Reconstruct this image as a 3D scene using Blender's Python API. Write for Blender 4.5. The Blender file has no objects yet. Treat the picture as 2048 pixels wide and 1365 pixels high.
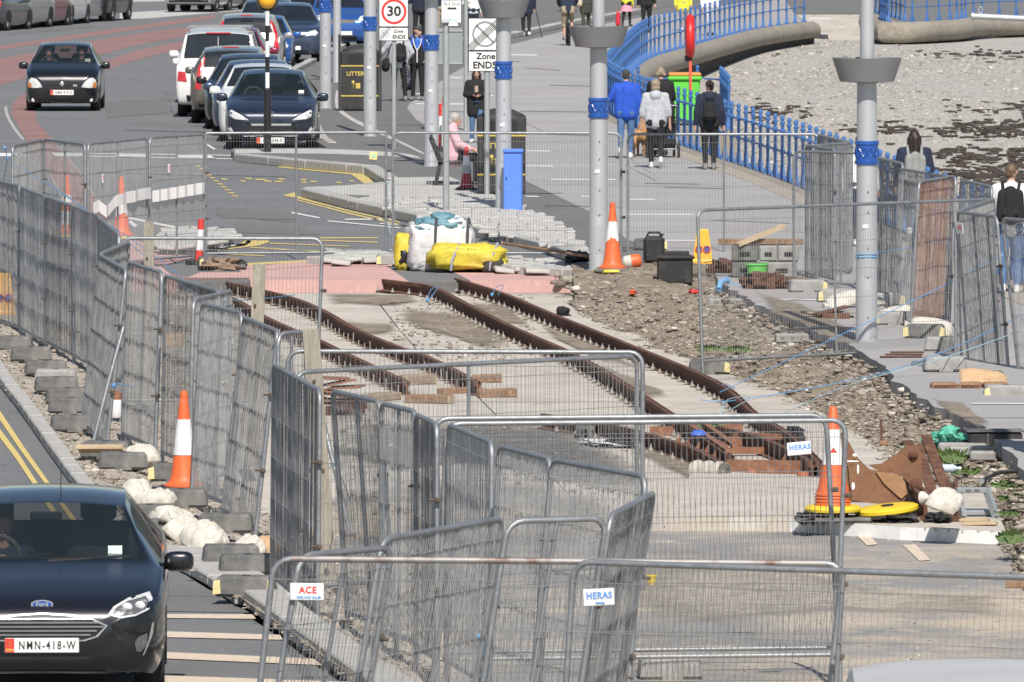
import bpy, bmesh, math, random
import numpy as np
from mathutils import Vector as V, Matrix as MX, noise as NZ
from mathutils.bvhtree import BVHTree
R = math.radians
rnd = random.Random(11)
S = bpy.context.scene
C = S.collection

# ------------------------------------------------------------------ camera, sky, sun, exposure
CAM_H, FPX, YH = 6.4, 20000.0, -335.0
PITCH = math.atan((682.5 - YH) / FPX)
cd = bpy.data.cameras.new('camera')
cam = bpy.data.objects.new('camera', cd)
C.objects.link(cam)
S.camera = cam
cam.location = (0, 0, CAM_H)
cam.rotation_euler = (math.pi / 2 - PITCH, 0, 0)
cd.sensor_width = 36.0
cd.lens = 36.0 * FPX / 2048
cd.clip_start, cd.clip_end = 1.0, 9000.0
cd.dof.use_dof = True
cd.dof.focus_distance = 112.0
cd.dof.aperture_fstop = 22.0

SUN_EL, SUN_AZ = R(47), R(6)          # the sun stands behind the camera, a little to its right
w = bpy.data.worlds.new('World')
S.world = w
w.use_nodes = True
wn = w.node_tree
wn.nodes.clear()
sky = wn.nodes.new('ShaderNodeTexSky')
sky.sky_type = 'NISHITA'
sky.sun_disc = False
sky.sun_elevation = SUN_EL
sky.sun_rotation = math.pi - SUN_AZ
bg = wn.nodes.new('ShaderNodeBackground')
bg.inputs['Strength'].default_value = 0.072
wo = wn.nodes.new('ShaderNodeOutputWorld')
wn.links.new(sky.outputs[0], bg.inputs[0])
wn.links.new(bg.outputs[0], wo.inputs[0])
sl = bpy.data.lights.new('sun', 'SUN')
sl.energy = 4.4
sl.angle = R(0.5)
sl.color = (1.0, 0.945, 0.865)
so = bpy.data.objects.new('sun', sl)
C.objects.link(so)
sdir = V((math.sin(SUN_AZ) * math.cos(SUN_EL), -math.cos(SUN_AZ) * math.cos(SUN_EL), math.sin(SUN_EL)))
so.rotation_euler = sdir.to_track_quat('Z', 'Y').to_euler()
so.location = (30, -60, 80)
S.view_settings.view_transform = 'Standard'
S.view_settings.look = 'None'
S.view_settings.gamma = 1
S.view_settings.exposure = 0.33
S.view_settings.use_curve_mapping = False

# ------------------------------------------------------------------ helpers
_cp, _sp = math.cos(PITCH), math.sin(PITCH)
def G(u, v, z=0.0):
    "ground point (at height z) seen at photo position u, v"
    a, b = (u - 1024) / FPX, (682.5 - v) / FPX
    d = V((a, _cp + b * _sp, -_sp + b * _cp))
    t = (z - CAM_H) / d.z
    return V((d.x * t, d.y * t, z))
def XY(u, y):
    "sideways position of photo column u at distance y"
    return (u - 1024) / FPX * y

def lin(r, g, b, k=1.0):
    f = lambda c: ((c / 255 + .055) / 1.055) ** 2.4 if c > 10 else c / 255 / 12.92
    return (f(r) * k, f(g) * k, f(b) * k)

class B:
    "collects faces and links them as one mesh"
    def __init__(s): s.v, s.f = [], []
    def add(s, vs, fs):
        n = len(s.v)
        s.v += [tuple(p) for p in vs]
        s.f += [tuple(i + n for i in f) for f in fs]
        return s
    def box(s, c, d, rz=0.0, m=None, taper=1.0):
        x, y, z = d[0] / 2, d[1] / 2, d[2] / 2
        vs = []
        for k, zz in ((1, -z), (taper, z)):
            vs += [V((-x * k, -y * k, zz)), V((x * k, -y * k, zz)), V((x * k, y * k, zz)), V((-x * k, y * k, zz))]
        r = m if m else MX.Rotation(rz, 3, 'Z')
        vs = [r @ p + V(c) for p in vs]
        return s.add(vs, [(3, 2, 1, 0), (4, 5, 6, 7), (0, 1, 5, 4), (1, 2, 6, 5), (2, 3, 7, 6), (3, 0, 4, 7)])
    def bbox(s, c, d, bev, rz=0.0, m=None):
        "box with chamfered edges"
        bm = bmesh.new()
        bmesh.ops.create_cube(bm, size=1)
        for p in bm.verts: p.co = V((p.co.x * d[0], p.co.y * d[1], p.co.z * d[2]))
        bmesh.ops.bevel(bm, geom=list(bm.edges), offset=bev, segments=1, affect='EDGES')
        r = m if m else MX.Rotation(rz, 3, 'Z')
        bm.verts.ensure_lookup_table()
        s.add([r @ p.co + V(c) for p in bm.verts], [[q.index for q in f.verts] for f in bm.faces])
        bm.free()
        return s
    def beam(s, p, q, wd, ht, up=V((0, 0, 1))):
        p, q = V(p), V(q)
        d = (q - p).normalized()
        a = d.cross(up)
        if a.length < 1e-4: a = d.cross(V((0, 1, 0)))
        a.normalize()
        b = a.cross(d)
        a, b = a * wd / 2, b * ht / 2
        return s.add([p - a - b, p + a - b, p + a + b, p - a + b, q - a - b, q + a - b, q + a + b, q - a + b],
                     [(3, 2, 1, 0), (4, 5, 6, 7), (0, 1, 5, 4), (1, 2, 6, 5), (2, 3, 7, 6), (3, 0, 4, 7)])
    def tube(s, pts, r, n=6, closed=False, cap=True):
        pts = [V(p) for p in pts]
        N = len(pts)
        rr = r if isinstance(r, (list, tuple)) else [r] * N
        vs, prev = [], None
        for i, p in enumerate(pts):
            if closed: d = pts[(i + 1) % N] - pts[i - 1]
            else: d = pts[min(i + 1, N - 1)] - pts[max(i - 1, 0)]
            d.normalize()
            if prev is None:
                a = d.cross(V((0, 0, 1)))
                if a.length < 1e-3: a = d.cross(V((0, 1, 0)))
            else: a = prev - d * prev.dot(d)
            a.normalize(); prev = a
            b = d.cross(a)
            vs += [p + (a * math.cos(6.28318 * k / n) + b * math.sin(6.28318 * k / n)) * rr[i] for k in range(n)]
        fs = []
        for i in range(N if closed else N - 1):
            j = (i + 1) % N
            fs += [(i * n + k, j * n + k, j * n + (k + 1) % n, i * n + (k + 1) % n) for k in range(n)]
        if cap and not closed: fs += [tuple(range(n)), tuple((N - 1) * n + k for k in range(n - 1, -1, -1))]
        return s.add(vs, fs)
    def lathe(s, prof, n=16, o=(0, 0, 0), m=None, cap=True, sx=1, sy=1):
        vs = []
        for r, z in prof:
            for k in range(n):
                p = V((r * math.cos(6.28318 * k / n) * sx, r * math.sin(6.28318 * k / n) * sy, z))
                vs.append((m @ p if m else p) + V(o))
        fs = []
        for i in range(len(prof) - 1):
            fs += [(i * n + k, i * n + (k + 1) % n, (i + 1) * n + (k + 1) % n, (i + 1) * n + k) for k in range(n)]
        if cap: fs += [tuple(range(n - 1, -1, -1)), tuple((len(prof) - 1) * n + k for k in range(n))]
        return s.add(vs, fs)
    def prism(s, poly, z0, z1):
        "upright prism over a plan outline (any simple polygon)"
        n = len(poly)
        a = sum(poly[i][0] * poly[(i + 1) % n][1] - poly[(i + 1) % n][0] * poly[i][1] for i in range(n))
        if a < 0: poly = poly[::-1]
        vs = [(p[0], p[1], z0) for p in poly] + [(p[0], p[1], z1) for p in poly]
        return s.add(vs, [tuple(range(n, 2 * n))] + [(i, (i + 1) % n, (i + 1) % n + n, i + n) for i in range(n)])
    def sheet(s, poly, z=None):
        n = len(poly)
        a = sum(poly[i][0] * poly[(i + 1) % n][1] - poly[(i + 1) % n][0] * poly[i][1] for i in range(n))
        if a < 0: poly = poly[::-1]
        return s.add([(p[0], p[1], p[2] if z is None else z) for p in poly], [tuple(range(n))])
    def ell(s, c, r, n=10, m=None, top=0.0):
        "ellipsoid"
        prof = []
        k = max(4, n // 2)
        for i in range(k + 1):
            t = -math.pi / 2 + math.pi * i / k
            prof.append((max(math.cos(t), 1e-3), math.sin(t)))
        b = B().lathe(prof, n)
        mm = m if m else MX.Identity(3)
        return s.add([mm @ V((p[0] * r[0], p[1] * r[1], p[2] * r[2])) + V(c) for p in b.v], b.f)
    def mesh(s, name):
        me = bpy.data.meshes.new(name)
        me.from_pydata(s.v, [], s.f)
        return me
    def obj(s, name, mt, par=None, smooth=None, loc=None):
        me = s.mesh(name)
        if any(len(f) > 4 for f in s.f):
            bm = bmesh.new(); bm.from_mesh(me)
            bmesh.ops.triangulate(bm, faces=[f for f in bm.faces if len(f.verts) > 4])
            bm.to_mesh(me); bm.free()
        if smooth:
            me.shade_smooth()
            me.set_sharp_from_angle(angle=R(smooth))
        return link(name, me, mt, par, loc)

def link(name, me, mt, par=None, loc=None):
    o = bpy.data.objects.new(name, me)
    if mt is not None and not me.materials: me.materials.append(mt)
    C.objects.link(o)
    if par: o.parent = par
    if loc is not None: o.location = loc
    return o
def tag(o, label, cat, group=None, kind=None):
    if label: o['label'] = label
    if cat: o['category'] = cat
    if group: o['group'] = group
    if kind: o['kind'] = kind
    return o
def thing(name, label, cat, loc=(0, 0, 0), rz=0.0, group=None):
    o = bpy.data.objects.new(name, None)
    o.empty_display_size = .1
    C.objects.link(o)
    o.location = loc
    o.rotation_euler = (0, 0, rz)
    return tag(o, label, cat, group)
KIDS = {}
def copy_tree(o, loc, rz=None, label=None, group=None, scale=None):
    r = o.copy(); C.objects.link(r)
    r.location = loc
    if rz is not None: r.rotation_euler = (r.rotation_euler[0], r.rotation_euler[1], rz)
    if label: r['label'] = label
    if group: r['group'] = group
    if scale: r.scale = (scale, scale, scale)
    for ch in list(o.children):
        c = ch.copy(); C.objects.link(c); c.parent = r
        for g in ch.children:
            d = g.copy(); C.objects.link(d); d.parent = c
    return r
def structure(o): o['kind'] = 'structure'; return o
def stuff(o): o['kind'] = 'stuff'; return o

def lump(c, r, e=.6, n=18, amp=.08, fq=3.0, seed=0.0, m=None, flat=0.0):
    b = B()
    k = n // 2
    sg = lambda x, p: math.copysign(abs(x) ** p, x)
    mm = m or MX.Identity(3)
    vs = []
    for i in range(k + 1):
        th = -math.pi / 2 + math.pi * i / k
        for j in range(n):
            ph = 6.28318 * j / n
            q = V((sg(math.cos(th), e) * sg(math.cos(ph), e), sg(math.cos(th), e) * sg(math.sin(ph), e), sg(math.sin(th), e)))
            if i in (0, k): q = V((q.x * .02, q.y * .02, q.z))
            d = 1 + amp * NZ.fractal(q * fq + V((seed, seed * 1.7, -seed)), .7, 2, 3)
            p = V((q.x * r[0] * d, q.y * r[1] * d, q.z * r[2] * d))
            if p.z < 0: p.z *= (1 - flat)
            vs.append(mm @ p + V(c))
    fs = [(i * n + j, i * n + (j + 1) % n, (i + 1) * n + (j + 1) % n, (i + 1) * n + j) for i in range(k) for j in range(n)]
    return b.add(vs, fs)
# ------------------------------------------------------------------ materials
def mat(name, col, rough=.6, metal=0.0, n=None, bump=None, coat=0.0, spec=None, alpha=None, trans=None, detail=6, stretch=None):
    """n = (scale, second colour, low, high): noise-mixed second colour; several tuples allowed; bump = (scale, strength)"""
    m = bpy.data.materials.new(name)
    m.use_nodes = True
    nt = m.node_tree
    p = nt.nodes['Principled BSDF']
    p.inputs['Base Color'].default_value = (*col, 1)
    p.inputs['Roughness'].default_value = rough
    p.inputs['Metallic'].default_value = metal
    p.inputs['Coat Weight'].default_value = coat
    if spec is not None: p.inputs['Specular IOR Level'].default_value = spec
    if alpha is not None: p.inputs['Alpha'].default_value = alpha
    if trans is not None: p.inputs['Transmission Weight'].default_value = trans
    tc = None
    def coords():
        nonlocal tc
        if tc is None:
            tc = nt.nodes.new('ShaderNodeTexCoord')
            if stretch:
                mp = nt.nodes.new('ShaderNodeMapping')
                mp.inputs['Scale'].default_value = stretch
                nt.links.new(tc.outputs['Object'], mp.inputs[0])
                tc = mp
                return mp.outputs[0]
        return tc.outputs['Vector'] if stretch else tc.outputs['Object']
    last = None
    if n:
        for (sc, c2, lo, hi) in ([n] if not isinstance(n, list) else n):
            t = nt.nodes.new('ShaderNodeTexNoise')
            t.inputs['Scale'].default_value = sc
            t.inputs['Detail'].default_value = detail
            t.inputs['Roughness'].default_value = .62
            nt.links.new(coords(), t.inputs['Vector'])
            r = nt.nodes.new('ShaderNodeMapRange')
            r.inputs['From Min'].default_value = lo
            r.inputs['From Max'].default_value = hi
            nt.links.new(t.outputs[0], r.inputs[0])
            x = nt.nodes.new('ShaderNodeMix')
            x.data_type = 'RGBA'
            if last is None: x.inputs[6].default_value = (*col, 1)
            else: nt.links.new(last, x.inputs[6])
            x.inputs[7].default_value = (*c2, 1)
            nt.links.new(r.outputs[0], x.inputs[0])
            last = x.outputs[2]
        nt.links.new(last, p.inputs['Base Color'])
    if bump:
        t = nt.nodes.new('ShaderNodeTexNoise')
        t.inputs['Scale'].default_value = bump[0]
        t.inputs['Detail'].default_value = 5
        nt.links.new(coords(), t.inputs['Vector'])
        bn = nt.nodes.new('ShaderNodeBump')
        bn.inputs['Strength'].default_value = bump[1]
        bn.inputs['Distance'].default_value = .02
        nt.links.new(t.outputs[0], bn.inputs['Height'])
        nt.links.new(bn.outputs[0], p.inputs['Normal'])
    return m

M = {}
M['asphalt'] = mat('asphalt', (.14, .143, .148), .85, n=[(.35, (.175, .177, .18), .35, .7), (9, (.23, .23, .23), .52, .85), (1.3, (.09, .09, .095), .58, .8)], bump=(40, .3))
M['tarmac_path'] = mat('footway tarmac', (.142, .139, .137), .88, n=[(.5, (.16, .157, .152), .4, .7), (12, (.2, .195, .19), .55, .8)], bump=(40, .3))
M['prom'] = mat('promenade paving', (.315, .308, .305), .85, n=[(.28, (.37, .355, .345), .4, .65), (.16, (.35, .29, .285), .55, .72), (6, (.25, .25, .25), .55, .85)], bump=(30, .2))
M['pink'] = mat('pink concrete', (.55, .335, .305), .85, n=[(1.5, (.47, .29, .265), .42, .68), (14, (.63, .44, .41), .55, .8), (4, (.3, .2, .18), .62, .8)], bump=(25, .2))
M['lane'] = mat('red lane surfacing', (.24, .128, .118), .85, n=[(.5, (.29, .17, .155), .4, .65), (8, (.2, .13, .125), .5, .8)], bump=(30, .2))
M['clamp'] = mat('dark rusty clamp', (.1, .085, .07), .8, .3, n=[(9, (.2, .1, .06), .5, .7)])
M['concrete'] = mat('worn concrete', (.475, .43, .372), .88, n=[(.55, (.41, .37, .32), .45, .62), (3, (.55, .52, .47), .48, .7), (1.4, (.2, .165, .13), .6, .74), (11, (.3, .26, .21), .62, .76)], bump=(14, .25))
M['kerb'] = mat('kerb concrete', (.4, .39, .37), .85, n=[(5, (.33, .32, .3), .4, .7), (25, (.47, .46, .44), .5, .75)], bump=(40, .2))
M['kerb_dark'] = mat('stained kerb concrete', (.15, .13, .115), .9, n=(8, (.24, .2, .17), .4, .7))
M['paver'] = mat('pale paver', (.47, .46, .435), .85, n=[(3, (.4, .385, .365), .4, .65), (20, (.53, .52, .5), .5, .75)], bump=(30, .3))
M['site'] = mat('sandy worn tarmac', (.22, .215, .205), .9, n=[(.45, (.28, .27, .26), .4, .6), (.33, (.48, .4, .31), .45, .6), (2.2, (.46, .4, .32), .54, .7), (16, (.12, .115, .11), .56, .75)], bump=(20, .4), detail=9)
M['patch'] = mat('dark tarmac patch', (.1, .098, .096), .9, n=[(2, (.15, .145, .14), .4, .65), (14, (.25, .23, .2), .58, .72)], bump=(20, .5), detail=8)
M['dirt'] = mat('brown rubble soil', (.185, .145, .105), .95, n=[(1.2, (.27, .225, .17), .4, .6), (6, (.36, .32, .26), .54, .68), (18, (.1, .08, .06), .55, .7), (40, (.45, .42, .38), .58, .7)], bump=(12, .9), detail=9)
M['gravel'] = mat('pale gravel', (.36, .315, .26), .95, n=[(5, (.26, .225, .18), .42, .62), (20, (.52, .48, .42), .5, .66), (30, (.13, .11, .09), .58, .7)], bump=(14, .9), detail=9)
M['beach'] = mat('shingle beach', (.375, .355, .325), .95, n=[(.25, (.33, .325, .305), .4, .6), (3, (.47, .43, .375), .48, .64), (9, (.26, .25, .235), .54, .7), (22, (.5, .48, .45), .58, .72)], bump=(8, .9), detail=9)
M['white_line'] = mat('white road paint', (.7, .7, .68), .7, n=[(7, (.5, .5, .49), .5, .75), (22, (.25, .25, .25), .6, .72)])
M['cream_line'] = mat('worn cream road paint', (.62, .52, .41), .8, n=[(6, (.45, .38, .31), .5, .75), (22, (.2, .19, .18), .6, .72)])
M['yellow_line'] = mat('yellow road paint', (.62, .48, .16), .8, n=[(6, (.45, .37, .19), .48, .72), (22, (.2, .18, .13), .6, .72)])
M['galv'] = mat('galvanised steel', (.3, .315, .33), .52, .6, n=[(3, (.23, .24, .255), .4, .65), (25, (.37, .38, .39), .5, .7)])
M['galv_rust'] = mat('rusting galvanised steel', (.36, .34, .33), .55, .5, n=[(4, (.17, .095, .07), .5, .66)])
M['wire'] = mat('steel wire', (.38, .385, .39), .5, .5, n=(4, (.25, .255, .26), .4, .7))
M['wire_dark'] = mat('dull dark wire', (.17, .175, .18), .6, .4, n=(4, (.34, .34, .345), .4, .7))
M['wire_rust'] = mat('rusty steel wire', (.21, .105, .068), .8, .1, n=(6, (.32, .18, .12), .4, .7))
M['rust'] = mat('rusted iron', (.1, .045, .03), .9, .1, n=[(4, (.17, .08, .048), .42, .66), (15, (.055, .028, .02), .5, .72), (2, (.22, .125, .08), .62, .82)], bump=(30, .35))
M['rust_light'] = mat('orange rusted iron', (.27, .115, .06), .85, .1, n=[(3, (.19, .08, .045), .4, .65), (14, (.36, .19, .11), .52, .72)], bump=(25, .35))
M['bucket'] = mat('rusty bucket steel', (.2, .1, .055), .75, .2, n=[(2.2, (.27, .14, .075), .4, .65), (9, (.13, .065, .04), .52, .74), (3.2, (.42, .34, .27), .68, .72)], bump=(20, .3))
M['post'] = mat('silver painted post', (.5, .51, .53), .42, .35, n=(2, (.45, .46, .48), .4, .7))
M['bowl'] = mat('grey lamp collar', (.24, .245, .255), .5, .3, n=(3, (.22, .225, .23), .4, .7))
M['blue_band'] = mat('blue enamel', (.014, .075, .32), .35, n=(8, (.02, .09, .35), .4, .7), coat=.4)
M['blue_rail'] = mat('blue railing paint', (.045, .135, .37), .55, n=[(5, (.07, .175, .42), .4, .7), (20, (.1, .13, .2), .6, .75)])
M['rubber'] = mat('grey rubber', (.1, .1, .1), .9, n=[(4, (.17, .165, .155), .42, .62), (18, (.25, .235, .215), .56, .74)], bump=(30, .3))
M['black_plastic'] = mat('black plastic', (.02, .02, .021), .55, n=(5, (.045, .043, .04), .45, .7))
M['concrete_block'] = mat('grey cast block', (.3, .295, .285), .9, n=[(5, (.22, .215, .2), .42, .65), (20, (.38, .37, .36), .52, .72)], bump=(30, .3))
M['orange'] = mat('orange cone plastic', (.72, .13, .035), .5, n=[(4, (.6, .115, .04), .45, .7), (18, (.78, .2, .08), .55, .75)])
M['cone_red'] = mat('red cone plastic', (.62, .05, .04), .5, n=(5, (.5, .045, .04), .45, .7))
M['cone_dark_red'] = mat('faded dark red cone plastic', (.3, .016, .022), .5, n=(5, (.24, .016, .02), .45, .7))
M['white_sleeve'] = mat('white reflective sleeve', (.72, .72, .72), .5, n=(5, (.6, .59, .57), .5, .72))
M['grey_sleeve'] = mat('grey reflective sleeve', (.36, .38, .42), .5, n=(5, (.32, .33, .36), .5, .72))
M['yellow'] = mat('yellow plastic', (.75, .55, .03), .5, n=[(4, (.65, .46, .03), .45, .7), (18, (.5, .36, .06), .6, .75)])
M['sandbag'] = mat('white woven sandbag', (.55, .525, .475), .9, n=[(5, (.43, .395, .335), .42, .66), (2.5, (.33, .28, .22), .56, .74)], bump=(9, .5))
M['sandbag_tan'] = mat('tan sandbag', (.5, .34, .2), .9, n=[(5, (.4, .26, .15), .45, .68)], bump=(26, .5))
M['wood'] = mat('weathered timber', (.32, .29, .235), .85, n=[(6, (.23, .205, .165), .4, .65), (22, (.4, .37, .31), .52, .72)], bump=(30, .4), stretch=(3, 3, .4))
M['wood_orange'] = mat('brown timber', (.27, .165, .095), .85, n=[(5, (.18, .105, .06), .4, .65), (22, (.42, .26, .15), .52, .72)], bump=(30, .4))
M['wood_pale'] = mat('pale timber', (.5, .39, .26), .8, n=[(6, (.42, .32, .2), .4, .65)], bump=(30, .3))
M['wood_grey'] = mat('grey brown railway timber', (.3, .235, .17), .9, n=[(5, (.2, .15, .11), .4, .65), (20, (.4, .33, .25), .52, .72)], bump=(25, .5))
M['rope'] = mat('blue polypropylene rope', (.09, .25, .48), .6, n=(20, (.17, .4, .68), .4, .7))
M['rope_pale'] = mat('faded pale blue rope', (.34, .5, .56), .6, n=(20, (.27, .43, .5), .4, .7))
M['sign_white'] = mat('white sign face', (.78, .78, .77), .4, n=(3, (.72, .72, .71), .5, .75))
M['sign_black'] = mat('black sign print', (.015, .015, .016), .5)
M['sign_red'] = mat('red sign print', (.62, .035, .03), .45)
M['sign_grey'] = mat('grey sign print', (.25, .25, .26), .5)
M['sign_blue'] = mat('blue sign print', (.12, .3, .62), .5)
M['sign_back'] = mat('grey sign back', (.29, .32, .33), .45, .2, n=(2, (.26, .29, .3), .4, .7))
M['pole'] = mat('grey sign pole', (.36, .38, .38), .5, .2, n=(6, (.31, .33, .33), .4, .7))
M['bin'] = mat('black bin plastic', (.028, .027, .028), .5, n=[(4, (.045, .044, .044), .42, .7)])
M['gold'] = mat('gold trim', (.6, .45, .1), .5, n=(6, (.5, .38, .09), .4, .7))
M['seaweed'] = mat('dark seaweed', (.035, .026, .02), .7, n=(6, (.075, .055, .04), .4, .7), bump=(20, .6))
def stone_mat(name, cols):
    m = mat(name, cols[0], .9, bump=(20, .4))
    nt = m.node_tree
    g = nt.nodes.new('ShaderNodeAttribute'); g.attribute_name = 'tone'
    r = nt.nodes.new('ShaderNodeValToRGB')
    r.color_ramp.elements[0].color = (*cols[0], 1)
    r.color_ramp.elements[1].color = (*cols[-1], 1)
    for i, c in enumerate(cols[1:-1]):
        e = r.color_ramp.elements.new((i + 1) / (len(cols) - 1)); e.color = (*c, 1)
    nt.links.new(g.outputs['Fac'], r.inputs[0])
    nt.links.new(r.outputs[0], nt.nodes['Principled BSDF'].inputs['Base Color'])
    return m
M['pebbles'] = stone_mat('beach pebbles', [(.16, .15, .135), (.25, .24, .22), (.31, .295, .265), (.37, .345, .3), (.4, .375, .34), (.56, .53, .48)])
M['stones'] = stone_mat('broken stones', [(.09, .075, .06), (.18, .148, .115), (.24, .2, .16), (.3, .265, .225), (.4, .355, .3), (.62, .57, .5)])
# ------------------------------------------------------------------ the setting
KZ = 0.14                                   # pavement level above the road
SZ = -0.17                                  # level of the dug-out track bed
WALL = [(15.5, 10), (11.6, 60), (8.6, 110), (6.6, 145), (5.04, 175), (4.23, 187), (3.18, 201), (2.45, 213), (2.02, 226), (2.27, 238), (2.8, 255),
        (3.6, 275), (4.8, 289), (6.4, 306), (7.7, 318), (9.3, 328), (9.75, 330)]
def P(pts, z=0.0): return [tuple(G(u, v, z))[:2] for u, v in pts]
def smooth_line(pts, n=4):
    out = []
    for i in range(len(pts) - 1):
        p0, p1, p2, p3 = (V(pts[max(i - 1, 0)]), V(pts[i]), V(pts[i + 1]), V(pts[min(i + 2, len(pts) - 1)]))
        for k in range(n):
            t = k / n
            out.append(.5 * ((2 * p1) + (p2 - p0) * t + (2 * p0 - 5 * p1 + 4 * p2 - p3) * t * t + (3 * p1 - p0 - 3 * p2 + p3) * t ** 3))
    out.append(V(pts[-1]))
    return out
WL = [tuple(p) for p in smooth_line(WALL, 3)]

def bz(y):
    t = min(max((y - 225) / 105, 0), 1)
    return -1.42 + .85 * t * t * (3 - 2 * t)
_b, _ys = B(), [-200, 225] + [225 + 105 * k / 12 for k in range(1, 13)] + [420, 6000]
for a, c in zip(_ys, _ys[1:]): _b.add([(-3000, a, bz(a)), (3000, a, bz(a)), (3000, c, bz(c)), (-3000, c, bz(c))], [(0, 1, 2, 3)])
structure(_b.obj('beach', M['beach']))
PADY = G(600, 562, 0).y
# land: far road and promenade ground, left road, right promenade ground, track bed
LEFT_KERB = [(-60, 640), (0, 742), (17, 780), (47, 806), (128, 898), (184, 969), (240, 1030), (300, 1095), (372, 1128), (440, 1170), (492, 1206), (565, 1255), (640, 1312), (720, 1362), (900, 1500)]
LK = [(p.x, p.y) for p in (G(u, v, .1) for u, v in LEFT_KERB)]
PROM_EDGE = [(1438, 565), (1470, 580), (1505, 604), (1545, 622), (1590, 640), (1640, 668), (1700, 690), (1760, 728), (1790, 762), (1850, 800), (1920, 833), (1985, 868), (2048, 948), (2160, 1100), (2300, 1400)]
PE = [(p.x, p.y) for p in (G(u, v, KZ) for u, v in PROM_EDGE)]
_r = random.Random(3)
PE = [PE[0]] + [(p.x + _r.uniform(-.07, .05), p.y) for p in smooth_line(PE, 7)[1:-1]] + [PE[-1]]
YB = PADY + .15
xl = LK[0][0] - .3
wl_near = [p for p in WL if p[1] < YB]
wl_far = [p for p in WL if p[1] >= YB]
far_poly = [(-600, YB), (7.2, YB)] + wl_far[1:] + [(9.75, 346), (12.5, 346), (12.5, 329), (17.2, 341), (30, 352), (80, 370), (900, 700), (900, 5500), (-900, 5500)]
structure(B().prism(far_poly, -1.7, 0).obj('road', M['asphalt']))
structure(B().prism([(-600, YB), (-600, 5), (LK[-1][0], 5)] + LK[::-1] + [(xl, YB)], -1.7, 0.0).obj('road', M['asphalt']))
structure(B().prism([(-9, YB), (9.0, YB), (13, 5), (-12, 5)], -1.7, SZ).obj('track_bed', M['site']))
prom_near = [(PE[0][0], YB)] + PE + [(14, 5), (15.6, 5)] + wl_near[::1] + [(7.2, YB)]
structure(B().prism(prom_near, -1.6, KZ).obj('promenade', M['prom']))

# footway (tarmac) and light promenade beyond the site
PAVE = [(1175, 515), (1150, 508), (1060, 480), (960, 458), (830, 430), (700, 403), (640, 387), (604, 378), (606, 374), (690, 371), (770, 363), (766, 357), (727, 333), (600, 322), (472, 310), (462, 302), (466, 297), (655, 296), (632, 283), (600, 220), (585, 165), (589, 150), (640, 122), (700, 92), (780, 60), (900, 25), (1000, 0), (1100, -40)]
pv = P(PAVE, KZ)
fw = [(.86, YB + 1.6), (PE[0][0], YB + 1.6), (PE[0][0], YB + .01)] + [(q, r) for q, r in pv] if False else [(PE[0][0], YB + .01), (PE[0][0], YB + 1.6), (.9, YB + 2.2)] + pv + [(14, 520), (13, 348), (9.75, 346)] + [p for p in WL if p[1] > YB + .01][::-1] + [(7.2, YB + .01)]
structure(B().prism(fw, .001, KZ).obj('footway', M['tarmac_path']))
LIGHT = [(1255, 480), (1182, 425), (1050, 362), (960, 318), (900, 283), (852, 252), (833, 240), (814, 217), (820, 207), (900, 150), (1000, 95), (1130, 62), (1300, 32), (1420, 15), (1560, -5)]
lt = P(LIGHT, KZ + .004)
structure(B().sheet([(PE[0][0] + .3, YB + .02)] + lt + [(12, 470), (9.7, 344)] + [p for p in WL if p[1] > YB + 1][::-1] + [(7.0, YB + .02)], KZ + .004).obj('promenade', M['prom']))
# slipway down to the beach
structure(B().add([(9.7, 346, .1), (12.6, 346, .1), (12.8, 322, -1.45), (9.5, 322, -1.45)], [(0, 1, 2, 3)]).obj('slipway', M['concrete']))

# ------------------------------------------------------------------ flat markings and surfacing
def marks(name, polys, mt, z, kind='structure'):
    b = B()
    for p in polys: b.sheet(P(p, z), z)
    o = b.obj(name, mt)
    o['kind'] = kind
    return o
def curve_band(lo, hi, n=5):
    return [tuple(p) for p in smooth_line(lo, n)] + [tuple(p) for p in smooth_line(hi, n)][::-1]
lane_l = [(310, 560), (230, 548), (200, 520), (165, 470), (140, 415), (95, 340), (60, 290), (35, 250), (23, 225), (28, 205), (52, 186), (120, 155), (205, 124), (290, 98), (380, 81), (520, 62)]
lane_r = [(480, 560), (340, 548), (285, 525), (245, 490), (215, 440), (163, 350), (130, 305), (100, 273), (74, 242), (72, 218), (86, 196), (150, 166), (210, 141), (290, 116), (380, 96), (520, 76)]
marks('lane_surfacing', [curve_band(lane_l, lane_r)], M['lane'], .004)
marks('lane_surfacing', [curve_band([(-120, 140), (0, 118), (190, 82), (330, 60), (520, 40)], [(-120, 205), (0, 172), (190, 113), (330, 80), (520, 55)])], M['lane'], .004)
marks('lane_surfacing', [curve_band([(-120, 108), (0, 92), (200, 62), (430, 30)], [(-120, 118), (0, 100), (200, 71), (430, 37)])], M['lane'], .004)
marks('lane_edging', [curve_band([(8, 215), (12, 232), (26, 258), (45, 281)], [(14, 212), (18, 232), (31, 255), (49, 279)]),
                      curve_band([(165, 478), (150, 450), (130, 412), (100, 350)], [(168, 478), (153, 450), (133, 412), (103, 350)]),
                      curve_band([(245, 492), (215, 442), (163, 351), (100, 275)], [(248, 492), (217, 442), (165, 351), (102, 275)])], M['kerb'], .008)
marks('road_marking', [[(-40, 306), (57, 307), (57, 313), (-40, 313)], [(104, 305.5), (166, 306), (166, 313), (110, 312.5)], [(232, 308), (294, 309), (294, 315), (232, 315)],
                       [(352, 309), (420, 311), (432, 318), (352, 316)], [(166, 306), (470, 310.5), (470, 312), (166, 307.5)], [(166, 312), (470, 317.5), (470, 319), (166, 313.5)]], M['white_line'], .008)
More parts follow.
